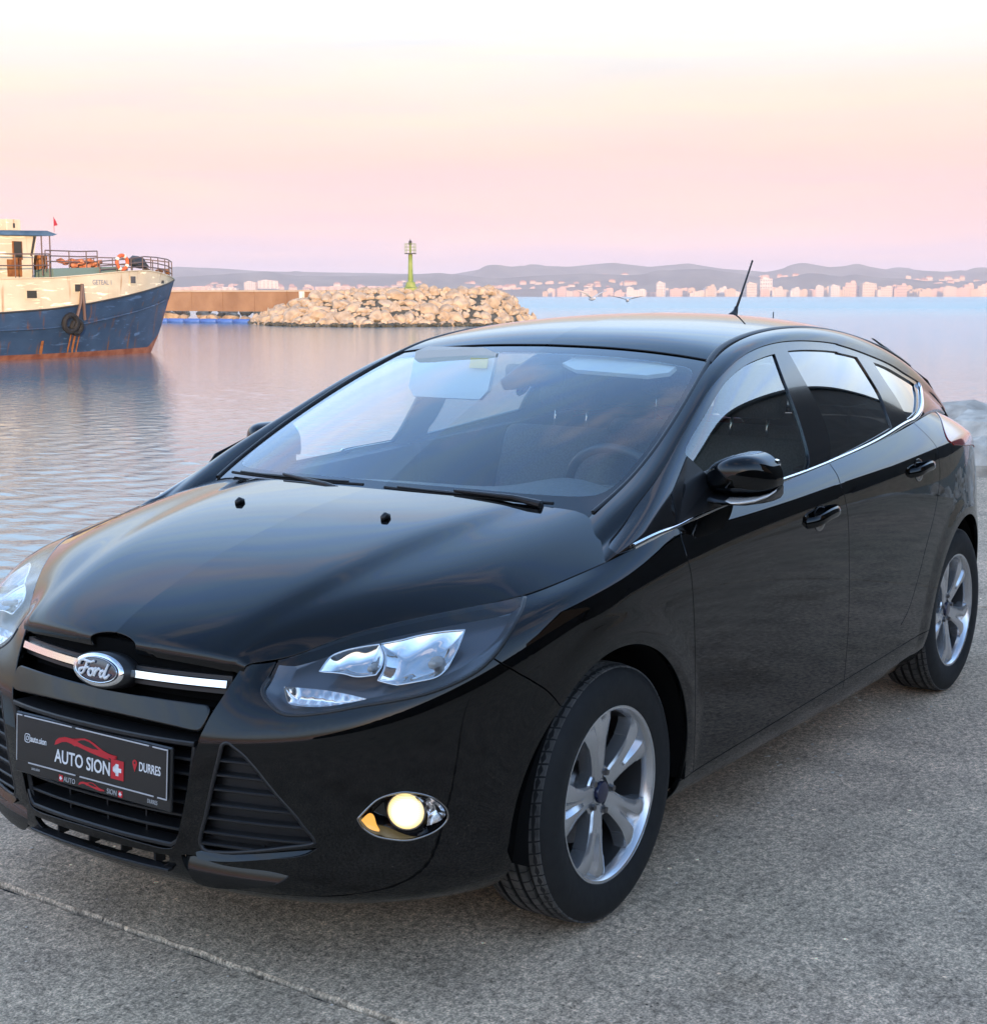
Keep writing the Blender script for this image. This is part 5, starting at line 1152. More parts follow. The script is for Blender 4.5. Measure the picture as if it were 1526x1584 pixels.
# wipers, cowl, washer jets, aerial
bm = bmesh.new(); ys = np.linspace(-.66, .66, 23); P = [(-.155 - .075 * (abs(y) / .66) ** 2, y, .968 - .004 * (abs(y) / .66) ** 2) for y in ys]
add_sweep(bm, P, [(.3, 0, 1)] * 23, [(-.05, -.03), (.075, -.03), (.075, -.02), (-.05, .0)]); link('cowl', bm, M['trim'], CAR)
def ws_pt(y, u): 
    e = .70 * np.interp(u, [0, 5], [1.0, .84]); v = np.interp(abs(y) / e, [0, .3, .58, .8, .93, 1], [0, 1, 2, 3, 4, 5]); p, n = on_sheet(top, [(u, v)]); p = p[0] * [1, 1 if y >= 0 else -1, 1]; n = n[0] * [1, 1 if y >= 0 else -1, 1]; return p, n
for ya, yb, ua, ub in ((.02, .56, 1.24, 1.10), (-.62, -.06, 1.12, 1.26)):
    WP = empty('wiper', (0, 0, 0), 0, CAR); P = []; Q = []
    for k in np.linspace(0, 1, 12):
        p, n = ws_pt(ya + (yb - ya) * k, ua + (ub - ua) * k); P.append(tuple(p + n * .006)); Q.append(tuple(p + n * .014))
    bm = bmesh.new(); add_tube(bm, P, .0045, 6); link('wiper_blade', bm, M['rubber'], WP)
    bm = bmesh.new(); add_tube(bm, Q[1:-1], [.003] * 3 + [.0045] * 4 + [.003] * 3, 6); link('blade_spine', bm, M['trim'], WP)
    yp = ya + (yb - ya) * (1.0 if ya > 0 else .98); p, n = ws_pt(yp * .98 if ya > 0 else yp, .92); p2, n2 = ws_pt(ya + (yb - ya) * .45, ua + (ub - ua) * .45)
    a = p + n * .02; b = p2 + n2 * .022; bm = bmesh.new(); add_tube(bm, [tuple(a - n * .03), tuple(a), tuple(a * .7 + b * .3 + n * .008), tuple(b)], [.012, .011, .007, .004], 8); link('wiper_arm', bm, M['trim'], WP)
for sd in (1, -1):
    c = np.array([.110, .256 * sd, .965]); bm = bmesh.new(); add_tube(bm, [tuple(c + [-.014, 0, -.003]), tuple(c + [-.009, 0, .005]), tuple(c + [.002, 0, .008]), tuple(c + [.011, 0, .004]), tuple(c + [.014, 0, -.003])], [.005, .0085, .0095, .0075, .004], 10); link('washer_jet', bm, M['trim'], CAR, True)
AE = empty('aerial', (0, 0, 0), 0, CAR)
bm = bmesh.new(); add_tube(bm, [(-2.395, 0, 1.438), (-2.425, 0, 1.452), (-2.445, 0, 1.470), (-2.452, 0, 1.485)], [.020, .017, .010, .0075], 12); link('aerial_base', bm, M['trim'], AE, True)
bm = bmesh.new(); add_tube(bm, [(-2.450, 0, 1.478), (-2.497, 0, 1.540), (-2.5, 0, 1.545), (-2.585, 0, 1.663), (-2.590, 0, 1.670)], [.0055, .0050, .0042, .0038, .0045], 8); link('aerial_rod', bm, M['trim'], AE, True)

# ------------------------------------------------------------------ inside the cabin
IN = empty('interior', (0, 0, 0), 0, CAR)
bm = bmesh.new(); ys = np.linspace(-.70, .70, 29)
prof = [(-.20, .925), (-.34, .945), (-.50, .958), (-.62, .955), (-.70, .94), (-.76, .90), (-.80, .80), (-.80, .55)]
G = []
for y in ys:
    hump = .055 * math.exp(-((y - .37) / .19) ** 2); sag = -.02 * (y / .7) ** 2
    G.append([bm.verts.new((x, y, z + sag + hump * max(0, math.sin(min(1, max(0, (-x - .40) / .42)) * math.pi)))) for x, z in prof])
for a, b in zip(G[:-1], G[1:]):
    for k in range(len(prof) - 1): bm.faces.new((a[k], a[k + 1], b[k + 1], b[k]))
link('dashboard', bm, M['dash'], IN, True)
sw = empty('steering_wheel', (-.905, .37, .905), 0, IN); sw.rotation_euler = (0, math.radians(-66), 0)
bm = bmesh.new(); add_tube(bm, [(.186 * math.cos(t), .186 * math.sin(t), 0) for t in np.linspace(0, 2 * math.pi, 40, endpoint=False)], .0155, 10, closed=True); link('wheel_ring', bm, M['leather'], sw, True)
bm = bmesh.new(); add_box(bm, (0, 0, -.02), (.14, .16, .05), None, .03, 3); add_box(bm, (0, .12, -.01), (.035, .12, .014), None, .004, 1); add_box(bm, (0, -.12, -.01), (.035, .12, .014), None, .004, 1); add_box(bm, (-.11, 0, -.015), (.13, .05, .014), None, .004, 1); link('wheel_hub', bm, M['leather'], sw, True)
def seat(x, y, w=.50, back=.62, hr=True, name='front_seat'):
    S = empty(name, (x, y, .30), 0, IN)
    bm = bmesh.new(); add_box(bm, (.0, 0, .10), (.52, w, .17), None, .06, 3); link('seat_cushion', bm, M['cloth'], S, True)
    R = Matrix.Rotation(math.radians(-20), 3, 'Y'); bm = bmesh.new(); add_box(bm, (-.34, 0, .44), (.15, w, back), R, .06, 3); link('seat_back', bm, M['cloth'], S, True)
    if hr:
        for yy in ((0,) if w < .6 else (-.36, .36)):
            bm = bmesh.new(); add_box(bm, (-.49, yy, .895), (.10, .26, .19), R, .045, 3); link('headrest', bm, M['cloth'], S, True)
            for q in (-.07, .07): 
                bm = bmesh.new(); add_tube(bm, [(-.455, yy + q, .70), (-.495, yy + q, .86)], .006, 8); link('headrest_post', bm, M['chrome'], S, True)
seat(-1.33, .37); seat(-1.33, -.37); seat(-2.12, 0, 1.22, .56, True, 'rear_seat')
bm = bmesh.new(); add_box(bm, (-2.95, 0, .93), (.55, 1.15, .03), None, .01, 1); link('parcel_shelf', bm, M['dash'], IN)
def headliner():
    uv, F = top.grid(.06); F = F[((uv[:, 0] > 5.2) & (uv[:, 0] < 12.6) & (uv[:, 1] < 4.9))[F].all(1)]; uv, F = compact(uv, F); X, F, N = sheet_mesh(top, uv, F, off=-.022); link_np('headliner', X, F, N, M['liner'], IN)
headliner()
# pillars and door cards seen from inside
def cab_liner():
    uv, F = cab.grid(.03); X = cab.pos(uv); keep = np.ones(len(uv), bool)
    for p in (P_gf, P_gr, P_gq):
        X = cab.pos(uv); uv, F = clip(uv, F, -p.field(uv, X) - .004)
    for sd in (1, -1):
        X, F2, N = sheet_mesh(cab, uv, F, off=-.022, weld=False, side=sd); link_np('pillar_trim', X, F2, N, M['pillar'], IN)
cab_liner()
for sd in (1, -1):
    bm = bmesh.new(); add_prism(bm, [(-.30, .80 * sd, .93), (-1.30, .79 * sd, .985), (-1.30, .80 * sd, .35), (-.40, .80 * sd, .35)], (0, -.05 * sd, 0)); link('door_card', bm, M['door_card'], IN)
    bm = bmesh.new(); add_prism(bm, [(-1.34, .79 * sd, .99), (-2.35, .745 * sd, 1.05), (-2.2, .79 * sd, .40), (-1.34, .80 * sd, .35)], (0, -.05 * sd, 0)); link('door_card', bm, M['door_card'], IN)
for sd in (1, -1):      # trim behind the rear pillar
    bm = bmesh.new(); add_prism(bm, [(-2.78, .45 * sd, 1.36), (-2.95, .62 * sd, 1.19), (-3.02, .70 * sd, 1.02), (-3.22, .66 * sd, .90), (-3.16, .52 * sd, 1.12), (-2.98, .46 * sd, 1.30)], (-.02, -.02 * sd, 0)); link('pillar_trim', bm, M['pillar'], IN)
# sun visors: the passenger's is folded down
bm = bmesh.new(); add_prism(bm, [(-.965, -.47, 1.345), (-.93, -.475, 1.225), (-.925, -.45, 1.195), (-.925, -.18, 1.195), (-.93, -.15, 1.225), (-.965, -.14, 1.345), (-.975, -.20, 1.362), (-.975, -.42, 1.362)], (-.016, 0, -.004)); link('sun_visor', bm, M['visor'], IN)
bm = bmesh.new(); add_prism(bm, [(-.985, .505, 1.318), (-1.00, .48, 1.328), (-1.02, .22, 1.342), (-1.02, .13, 1.338), (-.985, .10, 1.318), (-.965, .16, 1.300), (-.955, .42, 1.290), (-.97, .49, 1.300)], (-.008, 0, -.012)); link('sun_visor', bm, M['visor'], IN)
bm = bmesh.new(); add_box(bm, (-.944, -.195, 1.312), (.002, .07, .034), Matrix.Rotation(math.radians(-16), 3, 'Y')); o = link('visor_sticker', bm, M['sticker_yellow'], IN)
IM = empty('inside_mirror', (0, 0, 0), 0, IN)
bm = bmesh.new(); add_tube(bm, [(-1.05, .04, 1.330), (-1.0, .0, 1.300), (-.95, -.04, 1.268), (-.91, -.078, 1.245)], [.036, .042, .038, .018], 12); link('mirror_stem', bm, M['trim'], IM, True)
bm = bmesh.new(); add_box(bm, (-.965, .01, 1.278), (.03, .20, .070), Matrix.Rotation(math.radians(12), 3, 'Z'), .02, 3); link('mirror_housing', bm, M['trim'], IM, True)
# yellow face sticker on the far rear window
FS = empty("face_sticker", (0, 0, 0), 0, CAR)
u_ = cab.locate([(-2.02, .70, 1.15)]); pc = cab.pos(u_)[0]; nc = cab.nrm(u_)[0]
pc = (pc - nc * .016) * [1, -1, 1]; nc = nc * [1, -1, 1]; e1 = np.cross([0, 0, 1], nc); e1 /= np.linalg.norm(e1); e2 = np.cross(nc, e1)
def face_disc(nm, pts, mat, d):
    bm = bmesh.new(); add_prism(bm, [tuple(pc - nc * d + e1 * a + e2 * b) for a, b in pts], tuple(-nc * .001)); link(nm, bm, M[mat], FS)
circ = lambda cx, cy, r, n=24, sy=1.0: [(cx + r * math.cos(t), cy + r * sy * math.sin(t)) for t in np.linspace(0, 2 * math.pi, n, endpoint=False)]
face_disc('sticker_face', circ(0, 0, .046, 32), 'sticker_yellow', .001)
for q in (-.017, .015): face_disc('sticker_eye', [(q - .008, .010), (q + .008, .012), (q + .008, .015), (q - .008, .013)], 'sticker_brown', .0025)
face_disc('sticker_mouth', [(-.004, -.010), (.004, -.013), (.0, -.018), (.005, -.023), (-.003, -.028), (.0, -.018)], 'sticker_brown', .0025)
HS = -1 if e1[0] > 0 else 1
face_disc('sticker_heart', [(HS * -.034 + .011 * 16 * math.sin(t) ** 3 / 16, -.016 + .010 * (13 * math.cos(t) - 5 * math.cos(2 * t) - 2 * math.cos(3 * t) - math.cos(4 * t)) / 14) for t in np.linspace(0, 2 * math.pi, 24, endpoint=False)], 'sticker_red', .0025)
# ------------------------------------------------------------------ the setting
WATER_Z = -1.6; QUAY_Y = -2.35; QUAY_X = -9.7; EYE = np.array([3.08, 2.64])
def concrete(name, base, seed=0.0):
    m, nt, b = new_mat(name); N, L = nt.nodes, nt.links
    tc = N.new('ShaderNodeTexCoord'); mp = N.new('ShaderNodeMapping'); mp.inputs['Location'].default_value = (seed, seed * .7, 0); L.new(tc.outputs['Object'], mp.inputs[0])
    def noise(s, d, r=.55):
        n = N.new('ShaderNodeTexNoise'); n.inputs['Scale'].default_value = s; n.inputs['Detail'].default_value = d; n.inputs['Roughness'].default_value = r; L.new(mp.outputs[0], n.inputs['Vector']); return n
    base = np.array(base) * [1.32, 1.02, .74]
    def ramp(src, a, b_, c1, c2):
        r = N.new('ShaderNodeValToRGB'); L.new(src, r.inputs[0]); r.color_ramp.elements[0].position = a; r.color_ramp.elements[1].position = b_; r.color_ramp.elements[0].color = (*c1, 1); r.color_ramp.elements[1].color = (*c2, 1); return r
    def mul(a, b_, f=1.0):
        x = N.new('ShaderNodeMixRGB'); x.blend_type = 'MULTIPLY'; x.inputs[0].default_value = f; L.new(a, x.inputs[1]); L.new(b_, x.inputs[2]); return x
    big = noise(.45, 5); mid = noise(5.0, 6, .6); fine = noise(48, 4, .72); grit = noise(150, 2, .6)
    c = ramp(big.outputs['Fac'], .3, .7, tuple(base * [.90, .93, .90]), tuple(base * [1.10, 1.04, 1.03]))
    c2 = ramp(mid.outputs['Fac'], .3, .72, (.70, .70, .70), (1.15, 1.14, 1.12)); o = mul(c.outputs[0], c2.outputs[0])
    c3 = ramp(fine.outputs['Fac'], .36, .64, (.52, .52, .52), (1.38, 1.37, 1.36)); o = mul(o.outputs[0], c3.outputs[0])
    c4 = ramp(grit.outputs['Fac'], .38, .62, (.62, .62, .62), (1.30, 1.30, 1.30)); o = mul(o.outputs[0], c4.outputs[0])
    stn = noise(1.1, 7, .62); c5 = ramp(stn.outputs['Fac'], .55, .66, (1, 1, 1), (.74, .72, .69)); o = mul(o.outputs[0], c5.outputs[0])
    vo = N.new('ShaderNodeTexVoronoi'); vo.inputs['Scale'].default_value = 42; L.new(mp.outputs[0], vo.inputs['Vector'])
    pit = ramp(vo.outputs['Distance'], .10, .17, (.22, .22, .22), (1, 1, 1))
    sel = noise(16, 2); gate = ramp(sel.outputs['Fac'], .56, .60, (1, 1, 1), (0, 0, 0))
    mx = N.new('ShaderNodeMixRGB'); L.new(gate.outputs[0], mx.inputs[0]); L.new(pit.outputs[0], mx.inputs[1]); mx.inputs[2].default_value = (1, 1, 1, 1)
    o = mul(o.outputs[0], mx.outputs[0])
    vo2 = N.new('ShaderNodeTexVoronoi'); vo2.inputs['Scale'].default_value = 9; L.new(mp.outputs[0], vo2.inputs['Vector'])
    chip = ramp(vo2.outputs['Distance'], .045, .06, (2.6, 2.5, 2.4), (1, 1, 1)); o = mul(o.outputs[0], chip.outputs[0])
    L.new(o.outputs[0], b.inputs['Base Color']); b.inputs['Roughness'].default_value = .86; b.inputs['Specular IOR Level'].default_value = .25
    ad = N.new('ShaderNodeMath'); ad.operation = 'ADD'; L.new(fine.outputs['Fac'], ad.inputs[0]); L.new(grit.outputs['Fac'], ad.inputs[1])
    ad2 = N.new('ShaderNodeMath'); ad2.operation = 'MULTIPLY_ADD'; L.new(mx.outputs[0], ad2.inputs[0]); ad2.inputs[1].default_value = .8; L.new(ad.outputs[0], ad2.inputs[2])
    bp = N.new('ShaderNodeBump'); bp.inputs['Strength'].default_value = .55; bp.inputs['Distance'].default_value = .004; L.new(ad2.outputs[0], bp.inputs['Height']); L.new(bp.outputs[0], b.inputs['Normal'])
    return m
M['concrete'] = concrete('quay_concrete', .47)
M['joint_dirt'] = noise_mat('joint_dirt', (.020, .018, .016), (.055, .05, .045), 22, .95, .5)
M['rock'] = noise_mat('sandstone_boulder', (.34, .25, .17), (.55, .44, .32), 1.1, .9, .5, detail=8, dist=.15)
M['wet_rock'] = noise_mat('wet_weedy_stone', (.035, .034, .02), (.10, .09, .06), 1.6, .6, .4, dist=.1)
M['near_rock'] = noise_mat('pale_shore_rock', (.44, .37, .30), (.76, .67, .56), 3.2, .92, .7, detail=9, dist=.08)
def quay():
    # base a little below the slab tops: what shows in the open joints
    bm = bmesh.new(); add_prism(bm, [(QUAY_X + .03, QUAY_Y + .03, -3.2), (45, QUAY_Y + .03, -3.2), (45, 9.5, -3.2), (QUAY_X + .03, 9.5, -3.2)], (0, 0, 3.2 - .016)); q = link('quay', bm, M['joint_dirt']); q['kind'] = 'structure'
    rg = random.Random(5)
    xs = [QUAY_X, -4.31, .725, 5.76, 10.8, 15.8, 20.9, 26, 31, 36, 45]; ys = [QUAY_Y, 4.25, 9.5]
    def edge(a, b, n, amp):
        out = []
        for k in range(n):
            t = k / n; p = (a[0] + (b[0] - a[0]) * t, a[1] + (b[1] - a[1]) * t); out.append((p[0] + rg.uniform(-amp, amp), p[1] + rg.uniform(-amp, amp)))
        return out
    for i in range(len(xs) - 1):
        for j in range(len(ys) - 1):
            g = .014; x0, x1 = xs[i] + g, xs[i + 1] - g; y0, y1 = ys[j] + g, ys[j + 1] - g
            near = i in (0, 1, 2) and j == 0; n = 150 if near else 12; am = .0048 if near else .001
            pts = edge((x0, y0), (x1, y0), n, am) + edge((x1, y0), (x1, y1), n, am) + edge((x1, y1), (x0, y1), n, am) + edge((x0, y1), (x0, y0), n, am)
            bm = bmesh.new(); top_ = [bm.verts.new((x, y, 0)) for x, y in pts]; cx, cy = (x0 + x1) / 2, (y0 + y1) / 2
            mid = []
            for x, y in pts: 
                d = Vector((x - cx, y - cy)); mid.append(bm.verts.new((x + math.copysign(.005, d.x) * (abs(abs(d.x) - (x1 - x0) / 2) < .01), y + math.copysign(.005, d.y) * (abs(abs(d.y) - (y1 - y0) / 2) < .01), -.008)))
            bot = [bm.verts.new((v.co.x, v.co.y, -.05)) for v in mid]; m_ = len(pts)
            bm.faces.new(top_)
            for k in range(m_):
                bm.faces.new((mid[k], mid[(k + 1) % m_], top_[(k + 1) % m_], top_[k])); bm.faces.new((bot[k], bot[(k + 1) % m_], mid[(k + 1) % m_], mid[k]))
            link('concrete_slab', bm, M['concrete'], q)
    return q
QUAY = quay()
bm = bmesh.new(); rg = random.Random(3)
def chip_mesh(bm, c, s):
    a = rg.uniform(0, 6.28); pts = [(c[0] + s * rg.uniform(.5, 1.1) * math.cos(a + k * 1.26), c[1] + s * rg.uniform(.4, .9) * math.sin(a + k * 1.26), .001) for k in range(5)]; add_prism(bm, pts, (0, 0, s * .35))
for _ in range(420):
    x = rg.uniform(-8, 2.2); y = rg.uniform(-2.2, 3.0); chip_mesh(bm, (x, y), rg.choice([.003, .004, .005, .007]))
for _ in range(60): chip_mesh(bm, (rg.uniform(-2.4, -1.2), rg.uniform(.35, .95)), rg.uniform(.004, .010))
o = link('loose_grit', bm, M['near_rock']); tag(o, 'loose grit and small stone chips scattered on the concrete', 'grit', kind='stuff')

# ---- water: one sheet of real ripples, finer near the quay
def water_material():
    m, nt, b = new_mat('harbour_water'); N, L = nt.nodes, nt.links
    b.inputs['Base Color'].default_value = (.030, .085, .105, 1); b.inputs['IOR'].default_value = 1.333; b.inputs['Specular IOR Level'].default_value = .5; b.inputs['Roughness'].default_value = .06
    tc = N.new('ShaderNodeTexCoord'); le = N.new('ShaderNodeVectorMath'); le.operation = 'LENGTH'; L.new(tc.outputs['Object'], le.inputs[0])
    mr = N.new('ShaderNodeMapRange'); mr.inputs['From Min'].default_value = 30; mr.inputs['From Max'].default_value = 400; mr.inputs['To Min'].default_value = .03; mr.inputs['To Max'].default_value = .26; L.new(le.outputs['Value'], mr.inputs['Value']); L.new(mr.outputs[0], b.inputs['Roughness'])
    # open bay to the right of the breakwater's point: choppier and greener than the sheltered basin
    ds = N.new('ShaderNodeVectorMath'); ds.operation = 'SUBTRACT'; L.new(tc.outputs['Object'], ds.inputs[0]); ds.inputs[1].default_value = (3.08, 2.64, 0)
    dl = N.new('ShaderNodeVectorMath'); dl.operation = 'DOT_PRODUCT'; L.new(ds.outputs[0], dl.inputs[0]); dl.inputs[1].default_value = (math.sin(_yaw), -math.cos(_yaw), 0)
    dd = N.new('ShaderNodeVectorMath'); dd.operation = 'DOT_PRODUCT'; L.new(ds.outputs[0], dd.inputs[0]); dd.inputs[1].default_value = (math.cos(_yaw), math.sin(_yaw), 0)
    k1 = N.new('ShaderNodeMath'); k1.operation = 'MULTIPLY_ADD'; L.new(dd.outputs['Value'], k1.inputs[0]); k1.inputs[1].default_value = .30; L.new(dl.outputs['Value'], k1.inputs[2])
    op = N.new('ShaderNodeMapRange'); op.interpolation_type = 'SMOOTHSTEP'; op.inputs['From Min'].default_value = 14; op.inputs['From Max'].default_value = 70; L.new(k1.outputs[0], op.inputs['Value'])
    cmx = N.new('ShaderNodeMixRGB'); L.new(op.outputs[0], cmx.inputs[0]); cmx.inputs[1].default_value = (.16, .25, .28, 1); cmx.inputs[2].default_value = (.09, .36, .46, 1); L.new(cmx.outputs[0], b.inputs['Base Color'])
    mp = N.new('ShaderNodeMapping'); mp.inputs['Rotation'].default_value = (0, 0, math.radians(36)); mp.inputs['Scale'].default_value = (1.0, .55, 1); L.new(tc.outputs['Object'], mp.inputs[0])
    nz = N.new('ShaderNodeTexNoise'); nz.inputs['Scale'].default_value = 4.2; nz.inputs['Detail'].default_value = 5; L.new(mp.outputs[0], nz.inputs['Vector'])
    bp = N.new('ShaderNodeBump'); bp.inputs['Strength'].default_value = 1.0; L.new(nz.outputs['Fac'], bp.inputs['Height']); bd = N.new('ShaderNodeMapRange'); bd.inputs['To Min'].default_value = .017; bd.inputs['To Max'].default_value = .08; L.new(op.outputs[0], bd.inputs['Value']); L.new(bd.outputs[0], bp.inputs['Distance']); L.new(bp.outputs[0], b.inputs['Normal'])
    return m
M['water'] = water_material()
def water():
    th = np.concatenate([np.linspace(-180, 176, 40) + 0, ])
    az = np.radians(np.concatenate([np.linspace(60, 180, 30, endpoint=False), np.linspace(180, 192, 40, endpoint=False), np.linspace(192, 242, 620, endpoint=False), np.linspace(242, 270, 50, endpoint=False), np.linspace(270, 420, 36)]))
    r = [2.0]
    while r[-1] < 420: r.append(r[-1] * 1.0085 + .01)
    while r[-1] < 6500: r.append(r[-1] * 1.06)
    r = np.array(r); A, R_ = np.meshgrid(az, r, indexing='ij'); X = EYE[0] + R_ * np.cos(A); Y = EYE[1] + R_ * np.sin(A); Z = np.zeros_like(X)
    rg = np.random.default_rng(4); wind = math.radians(238)
    sp = np.maximum(R_ * .0085 + .01, .02); lat = np.where((A > math.radians(190)) & (A < math.radians(243)), R_ * .0015, 50.0)
    cell = np.maximum(sp * .55, lat)
    for _ in range(74):
        lam = .20 * (5.0 ** rg.random()); d = wind + rg.normal(0, .55); k = 2 * math.pi / lam; amp = .0135 * lam ** .95 * (.5 + rg.random()) * .105
        w = np.clip(lam / (cell * 2.2) - 1, 0, 1); Z += amp * w * np.sin(k * (X * math.cos(d) + Y * math.sin(d)) + rg.random() * 6.28)
    # calmer lee behind the breakwater and slow gust patches
    g = .75 + .35 * np.sin(X * .055 + 1.2 * np.sin(Y * .031)) * np.sin(Y * .043 + .8 * np.sin(X * .027)); calm = np.clip((R_ - 95) / 45, 0, 1) * (np.degrees(A) > 214) ; Z *= g * (1 - .75 * calm)
    P = np.stack([X, Y, Z], -1).reshape(-1, 3); n = len(r); I = np.arange((len(az) - 1) * n).reshape(len(az) - 1, n)[:, :-1].ravel(); F = np.stack([I, I + n, I + n + 1, I + 1], 1)
    o = link_np('water', P, F, None, M['water']); o.location = (0, 0, WATER_Z); o['kind'] = 'structure'
    if o.data.polygons[0].normal.z < 0: o.data.flip_normals()
water()
# sea bed far below closes the view down
# ---- boulders: a dozen shapes shared by all
ROCKS = []
for k in range(14):
    bm = bmesh.new(); lump_mesh(bm, 40 + k, (0, 0, 0), (1.0, .72 + .2 * (k % 3) / 2, .62 + .15 * (k % 4) / 3), 0, .26, 2)
    me = bpy.data.meshes.new('boulder_shape'); bm.to_mesh(me); bm.free(); me.materials.append(M['rock']); ROCKS.append(me)
def place_rock(name, p, s, parent=None, mat=None, k=None, rg=random):
    me = ROCKS[rg.randrange(len(ROCKS)) if k is None else k]
    o = bpy.data.objects.new(name, me); COL.objects.link(o); o.location = p; o.scale = (s * rg.uniform(.85, 1.25), s * rg.uniform(.8, 1.15), s * rg.uniform(.75, 1.1)); o.rotation_euler = (rg.uniform(-.5, .5), rg.uniform(-.5, .5), rg.uniform(0, 6.28))
    if parent: o.parent = parent
    if mat:
        o.material_slots[0].link = 'OBJECT'; o.material_slots[0].material = mat
    return o
def view_axes():
    f = np.array([math.cos(_yaw), math.sin(_yaw)]); r = np.array([math.sin(_yaw), -math.cos(_yaw)]); return f, r
VF, VR = view_axes()
def at_depth(lat, dep): p = EYE + VF * dep + VR * lat; return p
# the breakwater's point: a stone mound 33 m wide, 150 m off
BW = tag(empty('breakwater', (*at_depth(-9, 153), WATER_Z)), 'mound of sandy boulders forming the breakwater point with the green beacon on top', 'breakwater')
def breakwater():
    rg = random.Random(21); base = np.array(BW.location)
    K = 2323.07
    def top_h(lat):           # crest height over the water along the mound
        return np.interp(lat, [-27.5, -25, -21, -17.5, -12, 0, 1.5, 3.0, 5.2], [.5, 1.1, 2.2, 3.35, 3.65, 3.55, 3.0, 1.7, .35])
    def front(lat): return np.interp(lat, [-28, -24, -20, -12, 0, 5.5], [173, 160, 154, 150, 156, 176])
    n = 0; spots = []
    for row, (hf, s) in enumerate([(.06, .85), (.22, .95), (.42, 1.0), (.60, 1.0), (.78, .95), (.94, .85)]):
        lat = -27.5 + (row % 2) * .5
        while lat < 5.4:
            h = top_h(lat); 
            if h > .5 + row * .25:
                spots.append((lat + rg.uniform(-.2, .2), front(lat) + hf * h * 2.1 + rg.uniform(-.35, .35), hf * h + rg.uniform(-.12, .12), s * rg.choice([.62, .8, .95, 1.1, 1.35])))
            lat += s * rg.uniform(1.0, 1.42)
    # crest and a second line behind
    for row in (1, 2):
        lat = -23.0
        while lat < 2.5: spots.append((lat, front(lat) + top_h(lat) * 2.1 + row * 1.4, top_h(lat) * .97 + rg.uniform(-.2, .1), rg.uniform(.7, 1.1))); lat += rg.uniform(1.4, 2.0)
    lat = -62
    while lat < -26:          # low revetment under the wall, running off to the left
        for row in range(3): spots.append((lat + rg.uniform(-.4, .4), 178 + (-26 - lat) * .42 + row * 1.2, .35 + row * .62 + rg.uniform(-.15, .15), rg.uniform(.75, 1.15)))
        lat += rg.uniform(1.5, 2.1)
    spots.sort(key=lambda s: -s[3]); spots = spots[:299]
    for lat, dep, z, s in spots:
        p = at_depth(lat, dep); o = place_rock('boulder', (p[0] - base[0], p[1] - base[1], z), s, BW, None, None, rg)
    # the core the boulders lie on, and the weedy wet foot
    bm = bmesh.new(); L_ = np.linspace(-27.5, 5.3, 34); G = []
    for l in L_:
        h = top_h(l) - .35; row = []
        for q, dd in ((-.3, -.4), (.3, .35), (1.0, 2.0), (1.0, 7.0), (-.5, 11)): p = at_depth(l, front(l) + max(h, .1) * dd * .9 + .5); row.append(bm.verts.new((p[0] - base[0], p[1] - base[1], h * q)))
        G.append(row)
    for a, b in zip(G[:-1], G[1:]):
        for k in range(4): bm.faces.new((a[k], a[k + 1], b[k + 1], b[k]))
    link('stone_core', bm, M['wet_rock'], BW)
    bm = bmesh.new(); 
    for k in range(150):
        l = rg.uniform(-27.5, 5.2); p = at_depth(l, front(l) - .35 + rg.uniform(-.3, .2)); r0 = len(bm.verts); lump_mesh(bm, 900 + k, (p[0] - base[0], p[1] - base[1], rg.uniform(.02, .22)), (rg.uniform(.3, .7), rg.uniform(.3, .5), rg.uniform(.18, .34)), rg.uniform(0, 6), .25, 1)
    o = link('weedy_foot', bm, M['wet_rock'], BW); o['kind'] = 'stuff'
    bm = bmesh.new()
    for k in range(520):
        l = rg.uniform(-27, 4.8); t = rg.random(); h = top_h(l); p = at_depth(l, front(l) + t * h * 2.1 - .1); lump_mesh(bm, 1500 + k, (p[0] - base[0], p[1] - base[1], t * h + .1), tuple(rg.uniform(.22, .5) for _ in range(3)), rg.uniform(0, 6), .25, 1)
    o = link('small_stones', bm, M['rock'], BW); o['kind'] = 'stuff'
breakwater()
# orange-lit concrete wall on the breakwater, in cast bays with a coping
M['wall_concrete'] = noise_mat('breakwater_wall', (.25, .135, .07), (.36, .21, .115), .35, .9, .2, detail=8)
M['coping'] = noise_mat('pale_coping', (.40, .31, .23), (.50, .40, .30), .5, .9, .1)
def seawall():
    o0 = at_depth(-44, 188); W_ = tag(empty('sea_wall', (*o0, WATER_Z)), 'long ochre concrete wall behind the boulders between the boat and the beacon', 'wall'); a = at_depth(-64, 196); b = at_depth(-15.5, 166); d = (b - a) / np.linalg.norm(b - a); n = np.array([-d[1], d[0]]); Lw = np.linalg.norm(b - a); k = 0; s = 0.0
    if n @ (EYE - a) < 0: n = -n
    base = None
    while s < Lw - 1:
        l = min(4.8, Lw - s); bm = bmesh.new(); p = a + d * s; q = a + d * (s + l - .05)
        add_prism(bm, [(*(p - o0), 1.3), (*(q - o0), 1.3), (*(q - n * 1.2 - o0), 1.3), (*(p - n * 1.2 - o0), 1.3)], (0, 0, 2.22)); link('wall_bay', bm, M['wall_concrete'], W_)
        bm = bmesh.new(); p2, q2 = p + n * .12, q + n * .12; add_prism(bm, [(*(p2 - o0), 3.523), (*(q2 - o0), 3.523), (*(q2 - n * 1.5 - o0), 3.523), (*(p2 - n * 1.5 - o0), 3.523)], (0, 0, .20)); link('coping_stone', bm, M['coping'], W_); s += l
    for t, hh in ((.505, 1.4), (.885, .9)):
        p = a + d * Lw * t + n * .5; bm = bmesh.new(); add_box(bm, (p[0] - o0[0], p[1] - o0[1], 2.55 + (.55 if hh < 1 else 0)), (.5, .5, hh), None, .06, 1); link('wall_post', bm, M['white_paint'], W_)
